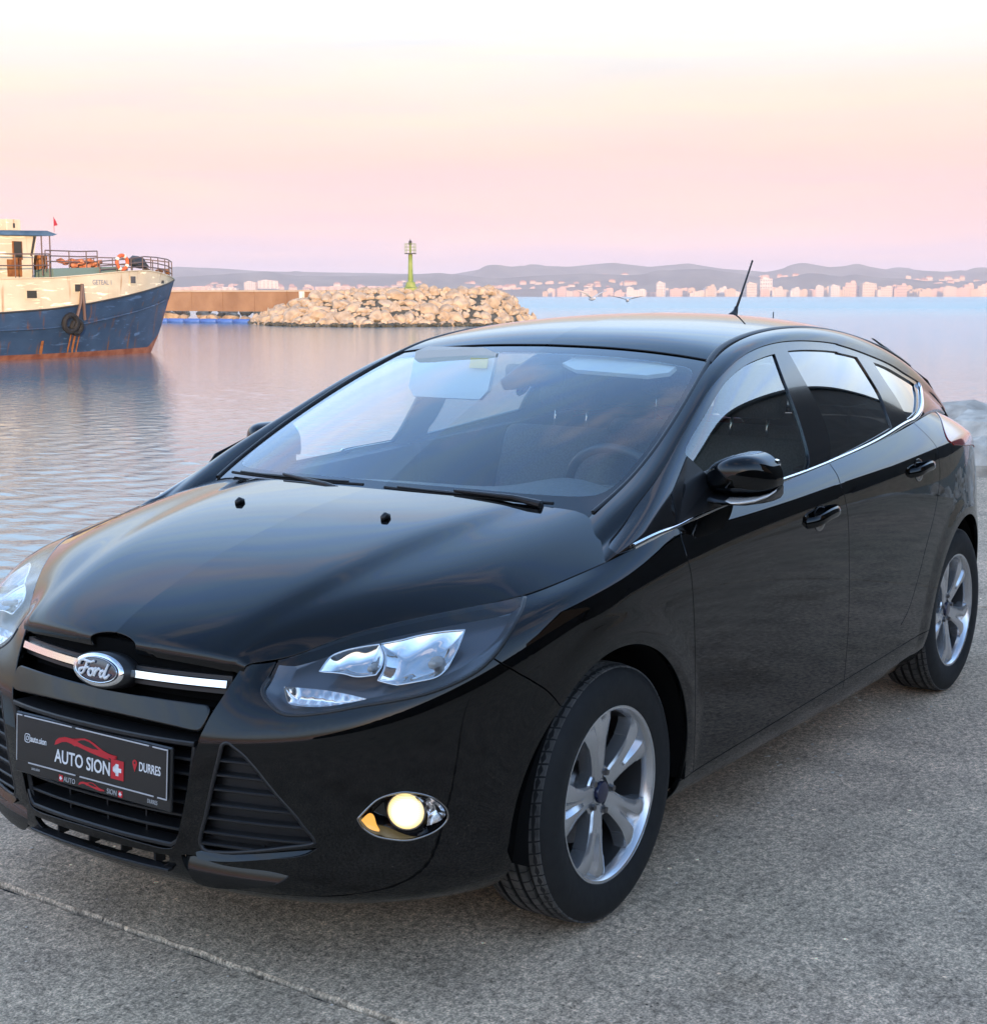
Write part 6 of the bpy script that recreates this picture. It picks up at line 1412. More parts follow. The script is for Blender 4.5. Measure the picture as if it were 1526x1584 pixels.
M['white_paint'] = simple('white_paint', (.74, .72, .66), .6)
seawall()
# blue floating barrier
M['float_blue'] = noise_mat('blue_float', (.045, .11, .38), (.07, .17, .50), .8, .45, .1)
def boom():
    a = at_depth(-42, 178.5); b = at_depth(-28.0, 171.5); B_ = tag(empty('floating_barrier', (*a, WATER_Z)), 'blue floating barrier lying on the water in front of the ochre wall', 'barrier'); d = b - a; L_ = np.linalg.norm(d); d = d / L_; s = 0; f0 = None
    while s < L_:
        p = d * (s + 1.15)
        if f0 is None:
            bm = bmesh.new(); add_tube(bm, [(-1.1, 0, .18), (-1.0, 0, .18), (1.0, 0, .18), (1.1, 0, .18)], [.20, .32, .32, .20], 10); f0 = link('float', bm, M['float_blue'], B_, True); f = f0
        else: f = f0.copy(); COL.objects.link(f)
        f.location = (p[0], p[1], 0); f.rotation_euler = (0, 0, math.atan2(d[1], d[0])); s += 2.32
boom()
# green beacon on the point
M['beacon_green'] = noise_mat('faded_green_paint', (.16, .24, .035), (.30, .34, .10), 1.2, .6, .05)
M['dark_iron'] = simple('dark_iron', (.035, .035, .035), .6)
def beacon():
    p = at_depth(-8.75, 160.5); B_ = tag(empty('harbour_beacon', (*p, 1.95)), 'slim green beacon post with a railed gallery on the breakwater point', 'beacon'); 
    bm = bmesh.new(); add_lathe(bm, [(.95, -.25), (.95, .35), (.60, .45), (.45, .95), (.30, 1.05)], 12, 'z'); link('beacon_foot', bm, M['beacon_green'], B_)
    bm = bmesh.new(); add_lathe(bm, [(.28, .95), (.21, 3.95), (.0, 3.95)], 14, 'z'); link('beacon_post', bm, M['beacon_green'], B_, True)
    bm = bmesh.new(); add_lathe(bm, [(.0, 3.90), (.62, 3.90), (.62, 3.98), (.0, 3.98)], 16, 'z'); link('gallery_floor', bm, M['dark_iron'], B_)
    for z in (4.30, 4.62, 4.95):
        bm = bmesh.new(); add_tube(bm, [(.60 * math.cos(t), .60 * math.sin(t), z) for t in np.linspace(0, 2 * math.pi, 16, endpoint=False)], .018, 5, closed=True); link('gallery_rail', bm, M['beacon_green'], B_)
    for k in range(8):
        t = k * math.pi / 4; bm = bmesh.new(); add_tube(bm, [(.60 * math.cos(t), .60 * math.sin(t), 3.95), (.60 * math.cos(t), .60 * math.sin(t), 4.97)], .02, 5); link('gallery_stanchion', bm, M['beacon_green'], B_)
    bm = bmesh.new(); add_tube(bm, [(0, 0, 3.95), (0, 0, 4.85)], .11, 10); link('lantern_post', bm, M['beacon_green'], B_)
    bm = bmesh.new(); add_lathe(bm, [(.0, 4.85), (.17, 4.86), (.17, 5.20), (.12, 5.28), (.03, 5.32), (.03, 5.50), (0, 5.50)], 12, 'z'); link('lantern', bm, M['dark_iron'], B_)
beacon()
# pale rocks where the quay ends, behind the car
def shore_rocks():
    rg = random.Random(8); n = 0
    spec = [(-10.35, -1.35, -.25, .62), (-10.9, -.35, -.30, .66), (-11.6, -1.6, -.12, .72), (-10.5, .9, -.30, .60), (-12.4, -.6, -.15, .80), (-11.3, .35, -.2, .7), (-12.9, -2.3, -.20, .85), (-13.9, -1.2, -.25, .9), (-12.2, 1.3, -.3, .8), (-10.45, -2.6, -.55, .65), (-11.6, -3.1, -.70, .85), (-13.4, .8, -.3, .85), (-14.8, -3.0, -.7, 1.0), (-15.2, -.2, -.3, 1.0), (-13.0, -4.0, -1.1, .9), (-10.2, -3.7, -1.1, .8), (-16.5, -2.0, -.5, 1.1), (-14.5, -4.8, -1.3, .9)]
    for x, y, z, s in spec:
        o = place_rock('shore_rock', (x, y, z + .14), s, None, M['near_rock'], None, rg); tag(o, 'pale rough rock heaped at the end of the quay behind the car', 'rock', 'rocks at the end of the quay')
    bm = bmesh.new()
    for k in range(420):
        x = rg.uniform(-16.5, -9.85); y = rg.uniform(-4.5, 3.5); z = -.22 - max(0, -y - 2.2) * .45 + rg.uniform(-.12, .16) * 1.2; s = rg.uniform(.06, .26); lump_mesh(bm, 3000 + k, (x, y, z), (s, s * rg.uniform(.6, 1), s * rg.uniform(.5, .9)), rg.uniform(0, 6), .3, 1)
    o = link('rubble', bm, M['near_rock']); tag(o, 'small rubble filling the gaps between the rocks at the quay end', 'rubble', kind='stuff')
    bm = bmesh.new(); rr = np.random.default_rng(2); xs = np.linspace(-22, QUAY_X + .02, 34); ys = np.linspace(-7, 9.5, 40); G = []
    for x in xs: G.append([bm.verts.new((x, y, min(-.55, -.62 - max(0, -y - 2.4) * .50 - max(0, QUAY_X - 6.0 - x) * .3) + rr.normal(0, .05))) for y in ys])
    for a, b in zip(G[:-1], G[1:]):
        for k in range(len(ys) - 1): bm.faces.new((a[k], b[k], b[k + 1], a[k + 1]))
    o = link('shore_bank', bm, M['near_rock'], None, True); o['kind'] = 'structure'
shore_rocks()
# long dark store on the landward side: the car's windows and flank mirror it, and it shades the quay
M['store_wall'] = noise_mat('dark_rendered_wall', (.045, .040, .034), (.07, .062, .052), .6, .95, .1, detail=7)
M['store_roof'] = noise_mat('store_roof', (.03, .03, .03), (.045, .044, .042), 1, .9, .1)
def store():
    S = tag(empty('warehouse', (-60, 18, 0)), 'tall long dark warehouse beyond the landward edge of the quay, mirrored in the car windows', 'warehouse')
    def block(x0, x1, y0, y1, h, nm):
        bm = bmesh.new(); add_prism(bm, [(x0 + 60, y0 - 18, -.4), (x1 + 60, y0 - 18, -.4), (x1 + 60, y1 - 18, -.4), (x0 + 60, y1 - 18, -.4)], (0, 0, h + .4)); link(nm, bm, M['store_wall'], S)
        bm = bmesh.new(); add_prism(bm, [(x0 + 59.7, y0 - 18.3, h + .003), (x1 + 60.3, y0 - 18.3, h + .003), (x1 + 60.3, y1 - 18, h + .003), (x0 + 59.7, y1 - 18, h + .003)], (0, 0, .35)); link('warehouse_roof', bm, M['store_roof'], S)
    block(-130, -12, 13.0, 34.0, 15.2, 'warehouse_wall'); block(-11.99, 62, 13.5, 30.0, 4.3, 'sun_block_annex')  # the low annex is unseen, added to shade the car from the sun
    for k in range(14):
        x = 60 - 124 + k * 13; bm = bmesh.new(); yy = (13.0 if x < 46 else 13.5) - 18; add_prism(bm, [(x, yy - .05, .0), (x + 4, yy - .05, .0), (x + 4, yy - .05, 3.8), (x, yy - .05, 3.8)], (0, .1, 0)); link('warehouse_door', bm, M['store_roof'], S)
store()
bm = bmesh.new(); add_prism(bm, [(-80, 9.5, -3), (60, 9.5, -3), (60, 90, -3), (-80, 90, -3)], (0, 0, 2.99)); o = link('yard', bm, M['concrete']); o['kind'] = 'structure'
# ------------------------------------------------------------------ fishing boat
def worn_paint(name, c1, c2, c_rust, amount, rough):
    """paint with chalky fading, long vertical rust runs and scuffs"""
    m, nt, b = new_mat(name); N, L = nt.nodes, nt.links; tc = N.new('ShaderNodeTexCoord')
    def nz(sc, s, d, dist=0.0):
        mp = N.new('ShaderNodeMapping'); mp.inputs['Scale'].default_value = sc; L.new(tc.outputs['Object'], mp.inputs[0]); n = N.new('ShaderNodeTexNoise'); n.inputs['Scale'].default_value = s; n.inputs['Detail'].default_value = d; n.inputs['Distortion'].default_value = dist; L.new(mp.outputs[0], n.inputs['Vector']); return n.outputs['Fac']
    def mix(f, lo, hi, a, c):
        r = N.new('ShaderNodeMapRange'); r.inputs['From Min'].default_value = lo; r.inputs['From Max'].default_value = hi; L.new(f, r.inputs['Value']); x = N.new('ShaderNodeMixRGB'); L.new(r.outputs[0], x.inputs[0])
        if isinstance(a, tuple): x.inputs[1].default_value = (*a, 1)
        else: L.new(a, x.inputs[1])
        x.inputs[2].default_value = (*c, 1); return x.outputs[0]
    o = mix(nz((.5, .5, .8), 1.2, 8), .35, .68, c1, c2); o = mix(nz((.35, 1, 2.5), 2.4, 9, .8), .60, .72, o, tuple(q * 1.9 + .02 for q in c2)); o = mix(nz((2.2, 2.2, .16), 1.5, 7, .3), .66 - amount, .78 - amount * .6, o, c_rust)
    L.new(o, b.inputs['Base Color']); b.inputs['Roughness'].default_value = rough; return m
M['hull_blue'] = worn_paint('worn_blue_hull', (.016, .042, .095), (.035, .075, .15), (.13, .06, .03), .085, .5)
M['boat_cream'] = worn_paint('cream_paint', (.60, .50, .34), (.74, .64, .46), (.40, .20, .08), .05, .6)
M['bottom_red'] = noise_mat('rusty_boot_top', (.20, .06, .03), (.36, .15, .09), 1.8, .8, .2, detail=8)
M['rust'] = noise_mat('rust', (.16, .05, .012), (.34, .13, .03), 3, .9, .2)
M['deck_green'] = simple('deck_green', (.16, .24, .22), .7)
M['boat_blue_roof'] = noise_mat('blue_roof_paint', (.05, .11, .20), (.09, .17, .28), 1.5, .5, .05)
M['boat_glass'] = simple('boat_window', (.05, .05, .045), .12, coat=.5)
M['rail'] = simple('brown_rail', (.13, .085, .075), .6)
M['life_orange'] = simple('lifebuoy_orange', (.62, .12, .035), .6)
M['net'] = noise_mat('orange_net', (.35, .09, .03), (.60, .26, .14), 9, .95, .6)
M['boat_letter'] = simple('faded_lettering', (.20, .24, .32), .7)
M['flag_red'] = simple('red_flag', (.45, .03, .05), .8)
BOAT = tag(empty('fishing_boat', (-55.05, -60.5, WATER_Z)), 'weathered fishing boat with blue hull, cream bulwark and blue wheelhouse roof', 'boat')
# local: x runs aft from the stem at the waterline, +y towards the viewer, z up from the water
ST = np.array([-1.75, -1.2, -.5, .6, 2.0, 4.0, 6.5, 9.0, 12.0, 15.0, 17.5])
def bhalf(i, lv):   # half-breadth at station i for level lv 0 keel 1 water 2 strake 3 sheer 4 rail
    T = {0: [0, 0, 0, .03, .12, .35, .6, .8, .9, .8, .6], 1: [0, 0, .02, .30, .72, 1.25, 1.75, 2.05, 2.2, 2.15, 1.9], 2: [0, .03, .28, .75, 1.25, 1.85, 2.3, 2.5, 2.55, 2.5, 2.2], 3: [.03, .30, .72, 1.25, 1.75, 2.25, 2.55, 2.65, 2.68, 2.6, 2.3], 4: [.05, .42, .85, 1.38, 1.85, 2.30, 2.58, 2.66, 2.68, 2.6, 2.3]}
    return T[lv][i]
ZL = {0: [3.90, 2.6, 1.0, -.7, -1.0, -1.2, -1.3, -1.3, -1.3, -1.2, -.6], 1: [3.92, 2.7, 1.05, .32, .30, .28, .26, .25, .25, .25, .25], 2: [3.94, 2.95, 2.75, 2.55, 2.32, 2.05, 1.72, 1.52, 1.45, 1.45, 1.5], 3: [3.98, 3.86, 3.74, 3.58, 3.36, 3.06, 2.72, 2.46, 2.30, 2.25, 2.35], 4: [4.02, 4.12, 4.22, 4.36, 4.46, 4.36, 4.16, 3.98, 3.92, 3.9, 3.9]}
XS = {0: [0] * 11, 1: [0] * 11, 2: [0] * 11, 3: [0] * 11, 4: [0] * 11}
def hull_pt(x, lv, q=0.0):
    y = np.interp(x, ST, [bhalf(i, lv) for i in range(11)]); z = np.interp(x, ST, ZL[lv])
    return np.array([x, y, z])
def hull_band(nm, l0, l1, mat, nq=4, off=0.0):
    xs = np.concatenate([np.linspace(-1.75, 2, 18), np.linspace(2.3, 17.5, 26)])
    for sd in (1, -1):
        bm = bmesh.new(); G = []
        for x in xs:
            a, b = hull_pt(x, l0), hull_pt(x, l1); row = []
            for q in np.linspace(0, 1, nq + 1):
                p = a + (b - a) * q; p[1] += .10 * math.sin(math.pi * q) * (l0 == 1) * min(1, p[1]) * -.6; row.append(bm.verts.new((p[0], (p[1] + off) * sd, p[2])))
            G.append(row)
        for A, B in zip(G[:-1], G[1:]):
            for k in range(nq): bm.faces.new((A[k], A[k + 1], B[k + 1], B[k]))
        link(nm, bm, M[mat], BOAT, True)
hull_band('boot_top', 0, 1, 'bottom_red'); hull_band('lower_hull', 1, 2, 'hull_blue'); hull_band('upper_hull', 2, 3, 'hull_blue'); hull_band('bulwark', 3, 4, 'boat_cream')
for lv, r, m_ in ((3, .045, 'dark_iron'), (2, .05, 'hull_blue'), (4, .035, 'boat_cream')):
    for sd in (1, -1):
        bm = bmesh.new(); add_tube(bm, [tuple(hull_pt(x, lv) * [1, sd, 1] + [0, .01 * sd, 0]) for x in np.linspace(-1.7 if lv > 2 else -.9, 17.5, 34)], r, 6); link('rubbing_strake', bm, M[m_], BOAT, True)
bm = bmesh.new(); G = []
for x in np.linspace(-1.5, 17.4, 22):
    p = hull_pt(x, 4); G.append([bm.verts.new((x, p[1] * q, p[2] - .02)) for q in (-.97, 0, .97)])
for A, B in zip(G[:-1], G[1:]):
    for k in range(2): bm.faces.new((A[k], A[k + 1], B[k + 1], B[k]))
link('deck', bm, M['deck_green'], BOAT)
def on_bulwark(x, f):
    a, b = hull_pt(x, 3), hull_pt(x, 4); return a + (b - a) * f
def plate(nm, x, f, w, h, mat, d=.03, par=BOAT):
    p = on_bulwark(x, f); t = (on_bulwark(x + .2, f) - on_bulwark(x - .2, f)); t[2] = 0; t /= np.linalg.norm(t); bm = bmesh.new()
    add_box(bm, (0, 0, 0), (w, d, h)); bmesh.ops.rotate(bm, matrix=Matrix.Rotation(math.atan2(t[1], t[0]), 3, 'Z'), verts=bm.verts); bmesh.ops.translate(bm, vec=tuple(p), verts=bm.verts); return link(nm, bm, M[mat], par)
for x, f in ((10.15, .50), (7.15, .58), (3.15, .62)):
    fr = plate('window_frame', x, f, .74 if x > 5 else .56, .50, 'boat_cream', .05); plate('window_pane', x, f, .58 if x > 5 else .42, .36, 'boat_glass', .08, fr)
def hull_text(s, x, f, size, mat):
    p = on_bulwark(x, f); t = on_bulwark(x - .8, f) - p; o = text_mesh('boat_lettering', s, size, M[mat], BOAT, align='CENTER', extrude=.002); o.rotation_euler = (math.pi / 2, 0, math.pi + math.atan2(-t[1], -t[0])); o.location = (p[0], p[1] + .035, p[2]); return o
hull_text('GETEAL 1', 5.55, .60, .34, 'boat_letter')
# green deck edge forward of the house, rails, stores
def rail_run(pts, hs, nst, cat):
    R_ = empty(cat, (0, 0, 0), 0, BOAT)
    for h in hs:
        bm = bmesh.new(); add_tube(bm, [(p[0], p[1], p[2] + h * p[3]) for p in pts], .032, 5); link('rail_bar', bm, M['rail'], R_)
    for k in range(nst):
        t = k / (nst - 1) * (len(pts) - 1); i = min(int(t), len(pts) - 2); q = t - i; p = [pts[i][j] + (pts[i + 1][j] - pts[i][j]) * q for j in range(4)]; bm = bmesh.new(); add_tube(bm, [(p[0], p[1], p[2] - .05), (p[0], p[1], p[2] + hs[0] * p[3])], .03, 5); link('stanchion', bm, M['rail'], R_)
rail_run([(-1.5, .12, 4.05, 1), (-.6, .75, 4.2, .97), (.8, 1.40, 4.38, .85), (2.0, 1.80, 4.46, .78), (3.6, 2.15, 4.40, .66), (5.6, 2.4, 4.28, .62)], (.92, .55, .25), 9, 'bow_rail')
rail_run([(-1.5, -.12, 4.05, 1), (-.6, -.75, 4.2, .97), (.8, -1.40, 4.38, .85), (2.0, -1.80, 4.46, .78), (3.6, -2.15, 4.40, .66)], (.92, .5), 6, 'bow_rail')
rail_run([(5.4, 2.0, 4.4, 1), (6.6, 2.15, 4.35, 1), (8.9, 2.25, 4.35, 1)], (.98, .72, .45), 4, 'deck_rail')
rail_run([(8.9, 2.55, 4.0, 1), (11, 2.62, 3.95, 1), (14, 2.62, 3.9, 1)], (1.15, .6), 5, 'side_rail')
bm = bmesh.new(); add_prism(bm, [(3.4, 2.02, 4.22), (8.6, 2.45, 4.02), (8.6, 1.0, 4.02), (3.4, 1.0, 4.22)], (0, 0, .42)); link('raised_deck', bm, M['deck_green'], BOAT)
bm = bmesh.new(); add_tube(bm, [(3.95 + .36 * math.cos(t), 2.22, 4.83 + .36 * math.sin(t)) for t in np.linspace(0, 2 * math.pi, 28, endpoint=False)], .10, 8, closed=True); lb = link('lifebuoy', bm, M['life_orange'], BOAT, True)
for k in range(4):
    a = k * math.pi / 2 + .5; bm = bmesh.new(); add_tube(bm, [(3.95 + .36 * math.cos(a + d), 2.22, 4.83 + .36 * math.sin(a + d)) for d in (-.2, -.07, .07, .2)], .108, 8); link('lifebuoy_band', bm, M['white_paint'], lb, True)
bm = bmesh.new(); lump_mesh(bm, 77, (2.0, 1.15, 4.85), (.72, .6, .36), .2, .2, 2); link('covered_winch', bm, M['dark_iron'], BOAT)
for x, s in ((.75, .26), (-.2, .22), (-.75, .18)): bm = bmesh.new(); lump_mesh(bm, int(90 + x * 9), (x, .5, 4.42), (s * 1.4, s, s), 0, .2, 1); link('bollard_gear', bm, M['rust'], BOAT)
bm = bmesh.new()
for k in range(26): lump_mesh(bm, 300 + k, (6.0 + random.uniform(-.9, 1.3), 1.7 + random.uniform(-.3, .3), 4.62 + random.uniform(-.06, .26)), (.30, .26, .17), random.uniform(0, 6), .3, 1)
o = link('net_heap', bm, M['net'], BOAT); o['kind'] = 'stuff'
# wheelhouse
WH = empty('wheelhouse', (0, 0, 0), 0, BOAT)
bm = bmesh.new(); add_prism(bm, [(9.45, 1.85, 3.95), (14.5, 1.85, 3.95), (14.5, 1.85, 6.05), (9.05, 1.85, 6.05)], (0, -3.7, 0)); link('house_wall', bm, M['boat_cream'], WH)
bm = bmesh.new(); add_prism(bm, [(7.95, 2.05, 6.14), (8.6, 2.1, 6.30), (14.9, 2.1, 6.12), (14.9, 2.1, 5.96), (8.2, 2.05, 6.06)], (0, -4.2, 0)); link('house_roof', bm, M['boat_blue_roof'], WH)
bm = bmesh.new(); add_box(bm, (10.25, 1.87, 5.30), (.56, .06, .88)); wf = link('window_frame', bm, M['rust'], WH); bm = bmesh.new(); add_box(bm, (10.25, 1.89, 5.36), (.44, .06, .74)); link('window_pane', bm, M['boat_glass'], WH)
bm = bmesh.new(); add_box(bm, (12.6, 1.87, 5.30), (.62, .06, .88)); link('window_frame', bm, M['rust'], WH); bm = bmesh.new(); add_box(bm, (12.6, 1.89, 5.36), (.50, .06, .74)); link('window_pane', bm, M['boat_glass'], WH)
bm = bmesh.new(); add_prism(bm, [(9.25, 1.87, 6.0), (9.10, 1.87, 6.0), (9.36, 1.87, 5.05), (9.48, 1.87, 5.05)], (0, -.2, 0)); link('window_slope', bm, M['boat_glass'], WH)
bm = bmesh.new(); add_box(bm, (10.45, 1.86, 4.45), (.85, .03, .82)); link('rust_stain', bm, M['rust'], WH)
bm = bmesh.new(); add_box(bm, (9.95, .9, 6.55), (.85, .8, .56), None, .03, 1); link('roof_locker', bm, M['boat_cream'], WH); bm = bmesh.new(); add_box(bm, (9.95, 1.31, 6.52), (.10, .03, .22)); link('locker_vent', bm, M['dark_iron'], WH)
bm = bmesh.new(); lump_mesh(bm, 55, (11.6, .5, 6.5), (1.0, .8, .3), 0, .2, 2); link('roof_gear', bm, M['net'], WH)
for x, y in ((8.3, 1.9), (8.85, 1.95), (8.3, -1.9)): bm = bmesh.new(); add_tube(bm, [(x, y, 4.1), (x, y, 6.1)], .035, 6); link('roof_post', bm, M['rail'], WH)
bm = bmesh.new(); add_box(bm, (8.35, 1.2, 4.75), (.55, .5, .75), None, .05, 1); link('deck_winch', bm, M['rust'], BOAT)
bm = bmesh.new(); add_tube(bm, [(11.0, 0, 6.1), (11.0, 0, 9.4)], .07, 8); mast = link('mast', bm, M['boat_cream'], BOAT)
bm = bmesh.new(); add_tube(bm, [(10.1, 0, 7.75), (11.9, 0, 7.75)], .09, 8); add_tube(bm, [(11.9, 0, 8.7), (10.15, 0, 9.05)], .04, 6); link('mast_arm', bm, M['dark_iron'], mast)
bm = bmesh.new(); add_prism(bm, [(7.98, 1.9, 6.95), (8.0, 1.9, 6.55), (7.78, 1.9, 6.60), (7.86, 1.9, 6.78)], (0, .01, 0)); add_tube(bm, [(8.0, 1.9, 6.25), (8.0, 1.9, 7.0)], .012, 5); link('pennant', bm, M['flag_red'], BOAT)
# tyre fender, hanging gear and rust runs on the side
def hull_side(x, z):
    zs = [hull_pt(x, l)[2] for l in range(5)]; ysd = [hull_pt(x, l)[1] for l in range(5)]; return np.interp(z, zs, ysd)
for x, z, r in ((7.75, 1.75, .40), (7.30, 1.55, .30)):
    y = hull_side(x, z) + .14; bm = bmesh.new(); add_tube(bm, [(x + r * math.cos(t), y + .05 * math.sin(t), z + r * math.sin(t)) for t in np.linspace(0, 2 * math.pi, 24, endpoint=False)], .14, 8, closed=True); link('tyre_fender', bm, M['rubber'], BOAT, True)
for x0, x1 in ((7.15, 7.60), (6.95, 6.55)):
    bm = bmesh.new(); add_tube(bm, [(7.0, hull_side(7.0, 3.6) + .06, 3.7), (x0, hull_side(x0, 2.7) + .10, 2.75), ((x0 + x1) / 2, hull_side(x1, 2.0) + .1, 1.9)], .08, 6); link('fender_rope', bm, M['rail'], BOAT)
for x, w, z0, z1 in ((7.45, .10, .22, 1.3), (7.15, .14, .22, 1.35), (6.85, .09, .22, 1.2), (9.3, .22, .22, .9)):
    bm = bmesh.new(); q = [(x - w / 2, hull_side(x, z0) + .012, z0), (x + w / 2, hull_side(x, z0) + .012, z0), (x + w / 2 * .6, hull_side(x, z1) + .012, z1), (x - w / 2 * .6, hull_side(x, z1) + .012, z1)]; add_prism(bm, q, (0, -.02, 0)); link('rust_run', bm, M['rust'], BOAT)
bm = bmesh.new(); add_box(bm, (.15, hull_side(.15, 3.75) + .02, 3.86), (.22, .08, .16)); link('hawse_pipe', bm, M['dark_iron'], BOAT)
BOAT.scale = (1, 1, 1)

# ------------------------------------------------------------------ far shore: hills, town
M['hill'] = noise_mat('scrub_hill', (.018, .030, .022), (.12, .11, .075), .010, .95, 0, detail=12, lo=.40, hi=.62)
M['low_land'] = noise_mat('low_land', (.06, .06, .045), (.14, .11, .08), .02, .95, 0, detail=8)
SH = 3500.0; PXM = SH / 2323.07
def far(u, dep): return EYE + VF * dep + VR * ((u - 763.0) / 2323.07 * dep)
def ridge(name, prof, dep, depth, mat, seed, rough):
    us = np.linspace(-700, 2300, 420); rg = np.random.default_rng(seed); base = np.interp(us, [p[0] for p in prof], [p[1] for p in prof]); n = np.zeros_like(us)
    for o in range(6): n += np.interp(us, np.linspace(-700, 2300, 9 * 2 ** o), rg.normal(0, 1, 9 * 2 ** o)) * rough / 1.9 ** o
    h = np.maximum(base + n * np.clip(base / 20, 0, 1), 0) * dep / 2323.07
    rows = [(0, -.02), (.06, .10), (.16, .30), (.30, .55), (.45, .80), (.62, 1.0), (.8, .8), (1.0, .2)]; G = []; bm = bmesh.new()
    RN = [sum(np.interp(us, np.linspace(-700, 2300, 24 * 2 ** o), rg.normal(0, .16 / 1.6 ** o, 24 * 2 ** o)) for o in range(5)) for _ in rows]
    for i, u in enumerate(us):
        row = []
        for q, k in rows:
            p = far(u, dep + depth * (q - .62)); w = 1 + (RN[rows.index((q, k))][i]) * (k not in (0, 1.0)) ; row.append(bm.verts.new((p[0], p[1], WATER_Z - 2 + (h[i] * w + 3) * max(k, 0))))
        G.append(row)
    for A, B in zip(G[:-1], G[1:]):
        for k in range(len(rows) - 1): bm.faces.new((A[k], A[k + 1], B[k + 1], B[k]))
    o = link(name, bm, mat, None, True); o['kind'] = 'structure'; return o
# skyline heights in pixels over the horizon, by picture column
ridge('hills', [(-700, 40), (0, 44), (180, 34), (280, 46), (330, 44), (420, 38), (520, 36), (700, 34), (760, 44), (830, 46), (880, 44), (945, 50), (1000, 44), (1060, 50), (1110, 42), (1180, 36), (1240, 50), (1275, 44), (1320, 48), (1360, 42), (1450, 38), (1526, 40), (1800, 42), (2300, 38)], 5400, 900, M['hill'], 3, 1.6)
ridge('hills', [(-700, 26), (0, 30), (250, 28), (420, 36), (470, 28), (620, 30), (680, 33), (760, 24), (820, 28), (900, 34), (980, 30), (1040, 38), (1090, 40), (1140, 34), (1180, 28), (1230, 32), (1300, 30), (1400, 24), (1526, 22), (1800, 26), (2300, 24)], 4300, 700, M['hill'], 9, 1.8)
ridge('hills', [(-700, 9), (0, 12), (250, 14), (400, 16), (470, 9), (600, 7), (760, 9), (860, 14), (960, 15), (1000, 9), (1100, 7), (1180, 12), (1250, 8), (1400, 5), (1526, 4), (2300, 5)], 3750, 420, M['low_land'], 14, 1.2)
# town buildings: pale blocks along the bay
TOWN = [simple('town_plaster_%s' % n, c, .85) for n, c in (('cream', (.66, .49, .38)), ('pink', (.66, .40, .31)), ('white', (.70, .57, .49)), ('ochre', (.60, .40, .27)))]
M['town_window'] = simple('town_window', (.10, .09, .09), .4); M['town_roof'] = simple('town_roof_tiles', (.38, .16, .10), .85)
def town_mesh(seed, kind):
    rg = random.Random(seed); bm = bmesh.new(); w, d, h = 1.0, .6, 1.0
    add_box(bm, (0, 0, .5), (1, .6, 1)); nw = len(bm.faces)
    if kind == 'block': add_box(bm, (rg.uniform(-.25, .25), 0, 1.05), (.28, .3, .12)); add_box(bm, (rg.uniform(-.3, .1), .1, 1.02), (.5, .35, .05))
    elif kind == 'step': add_box(bm, (.62, 0, .36), (.26, .5, .72)); add_box(bm, (-.2, 0, 1.07), (.4, .5, .16))
    mats = [0] * len(bm.faces)
    bm.faces.ensure_lookup_table()
    if kind == 'house':
        a = [bm.verts.new(p) for p in ((-.55, -.35, 1), (.55, -.35, 1), (.55, .35, 1), (-.55, .35, 1), (-.3, 0, 1.45), (.3, 0, 1.45))]
        for f in ((0, 1, 5, 4), (1, 2, 5), (2, 3, 4, 5), (3, 0, 4)): bm.faces.new([a[k] for k in f]).material_index = 2
    fl = rg.choice([4, 5, 6]) if kind != 'house' else 2
    for z in range(fl):
        for x in range(5 if kind != 'house' else 3):
            n_ = 5 if kind != 'house' else 3; cx = -.5 + (x + .5) / n_; cz = (z + .55) / fl
            r = bmesh.ops.create_cube(bm, size=1.0)['verts']; bmesh.ops.scale(bm, vec=(.5 / n_, .02, .42 / fl), verts=r); bmesh.ops.translate(bm, vec=(cx, .303, cz), verts=r)
            for v in r:
                for f in v.link_faces: f.material_index = 1
    me = bpy.data.meshes.new('town_building_shape'); bmesh.ops.recalc_face_normals(bm, faces=bm.faces); bm.to_mesh(me); bm.free(); return me
SHAPES = []
for k in range(12):
    kind = ('block', 'step', 'house')[k % 3]; me = town_mesh(k, kind); me.materials.append(TOWN[k % 4]); me.materials.append(M['town_window']); me.materials.append(M['town_roof']); SHAPES.append((kind, me))
BL = [s for s in SHAPES if s[0] != 'house']; HO = [s for s in SHAPES if s[0] == 'house']
def town_building(u, dep, wpx, hpx, base_px, shp, label, cat, grp):
    kind, me = shp; s = dep / 2323.07; p = far(u, dep); o = bpy.data.objects.new('town_building' if kind != 'house' else 'town_house', me); COL.objects.link(o)
    o.scale = (wpx * s, wpx * s * .9, hpx * s); o.location = (p[0], p[1], WATER_Z + .3 + base_px * s); o.rotation_euler = (0, 0, _yaw + math.pi / 2 + RNG.uniform(-.25, .25)); tag(o, label, cat, grp)
rg = random.Random(31)
u = 838.0
L1 = 'pale sunlit block in the row of town buildings along the far waterfront'
while u < 1640:
    dens = .6 if u < 960 else (.95 if u < 1200 else 1.0)
    w = rg.uniform(9, 20) if u > 960 else rg.uniform(8, 15); h = rg.uniform(7, 14) * (1.15 if u > 1240 else .85)
    if rg.random() < dens: town_building(u + w / 2, 3420 + rg.uniform(-60, 60), w, h * 1.15, 0, rg.choice(BL), L1, 'building', 'buildings along the far waterfront')
    u += w * rg.uniform(.62, .92)
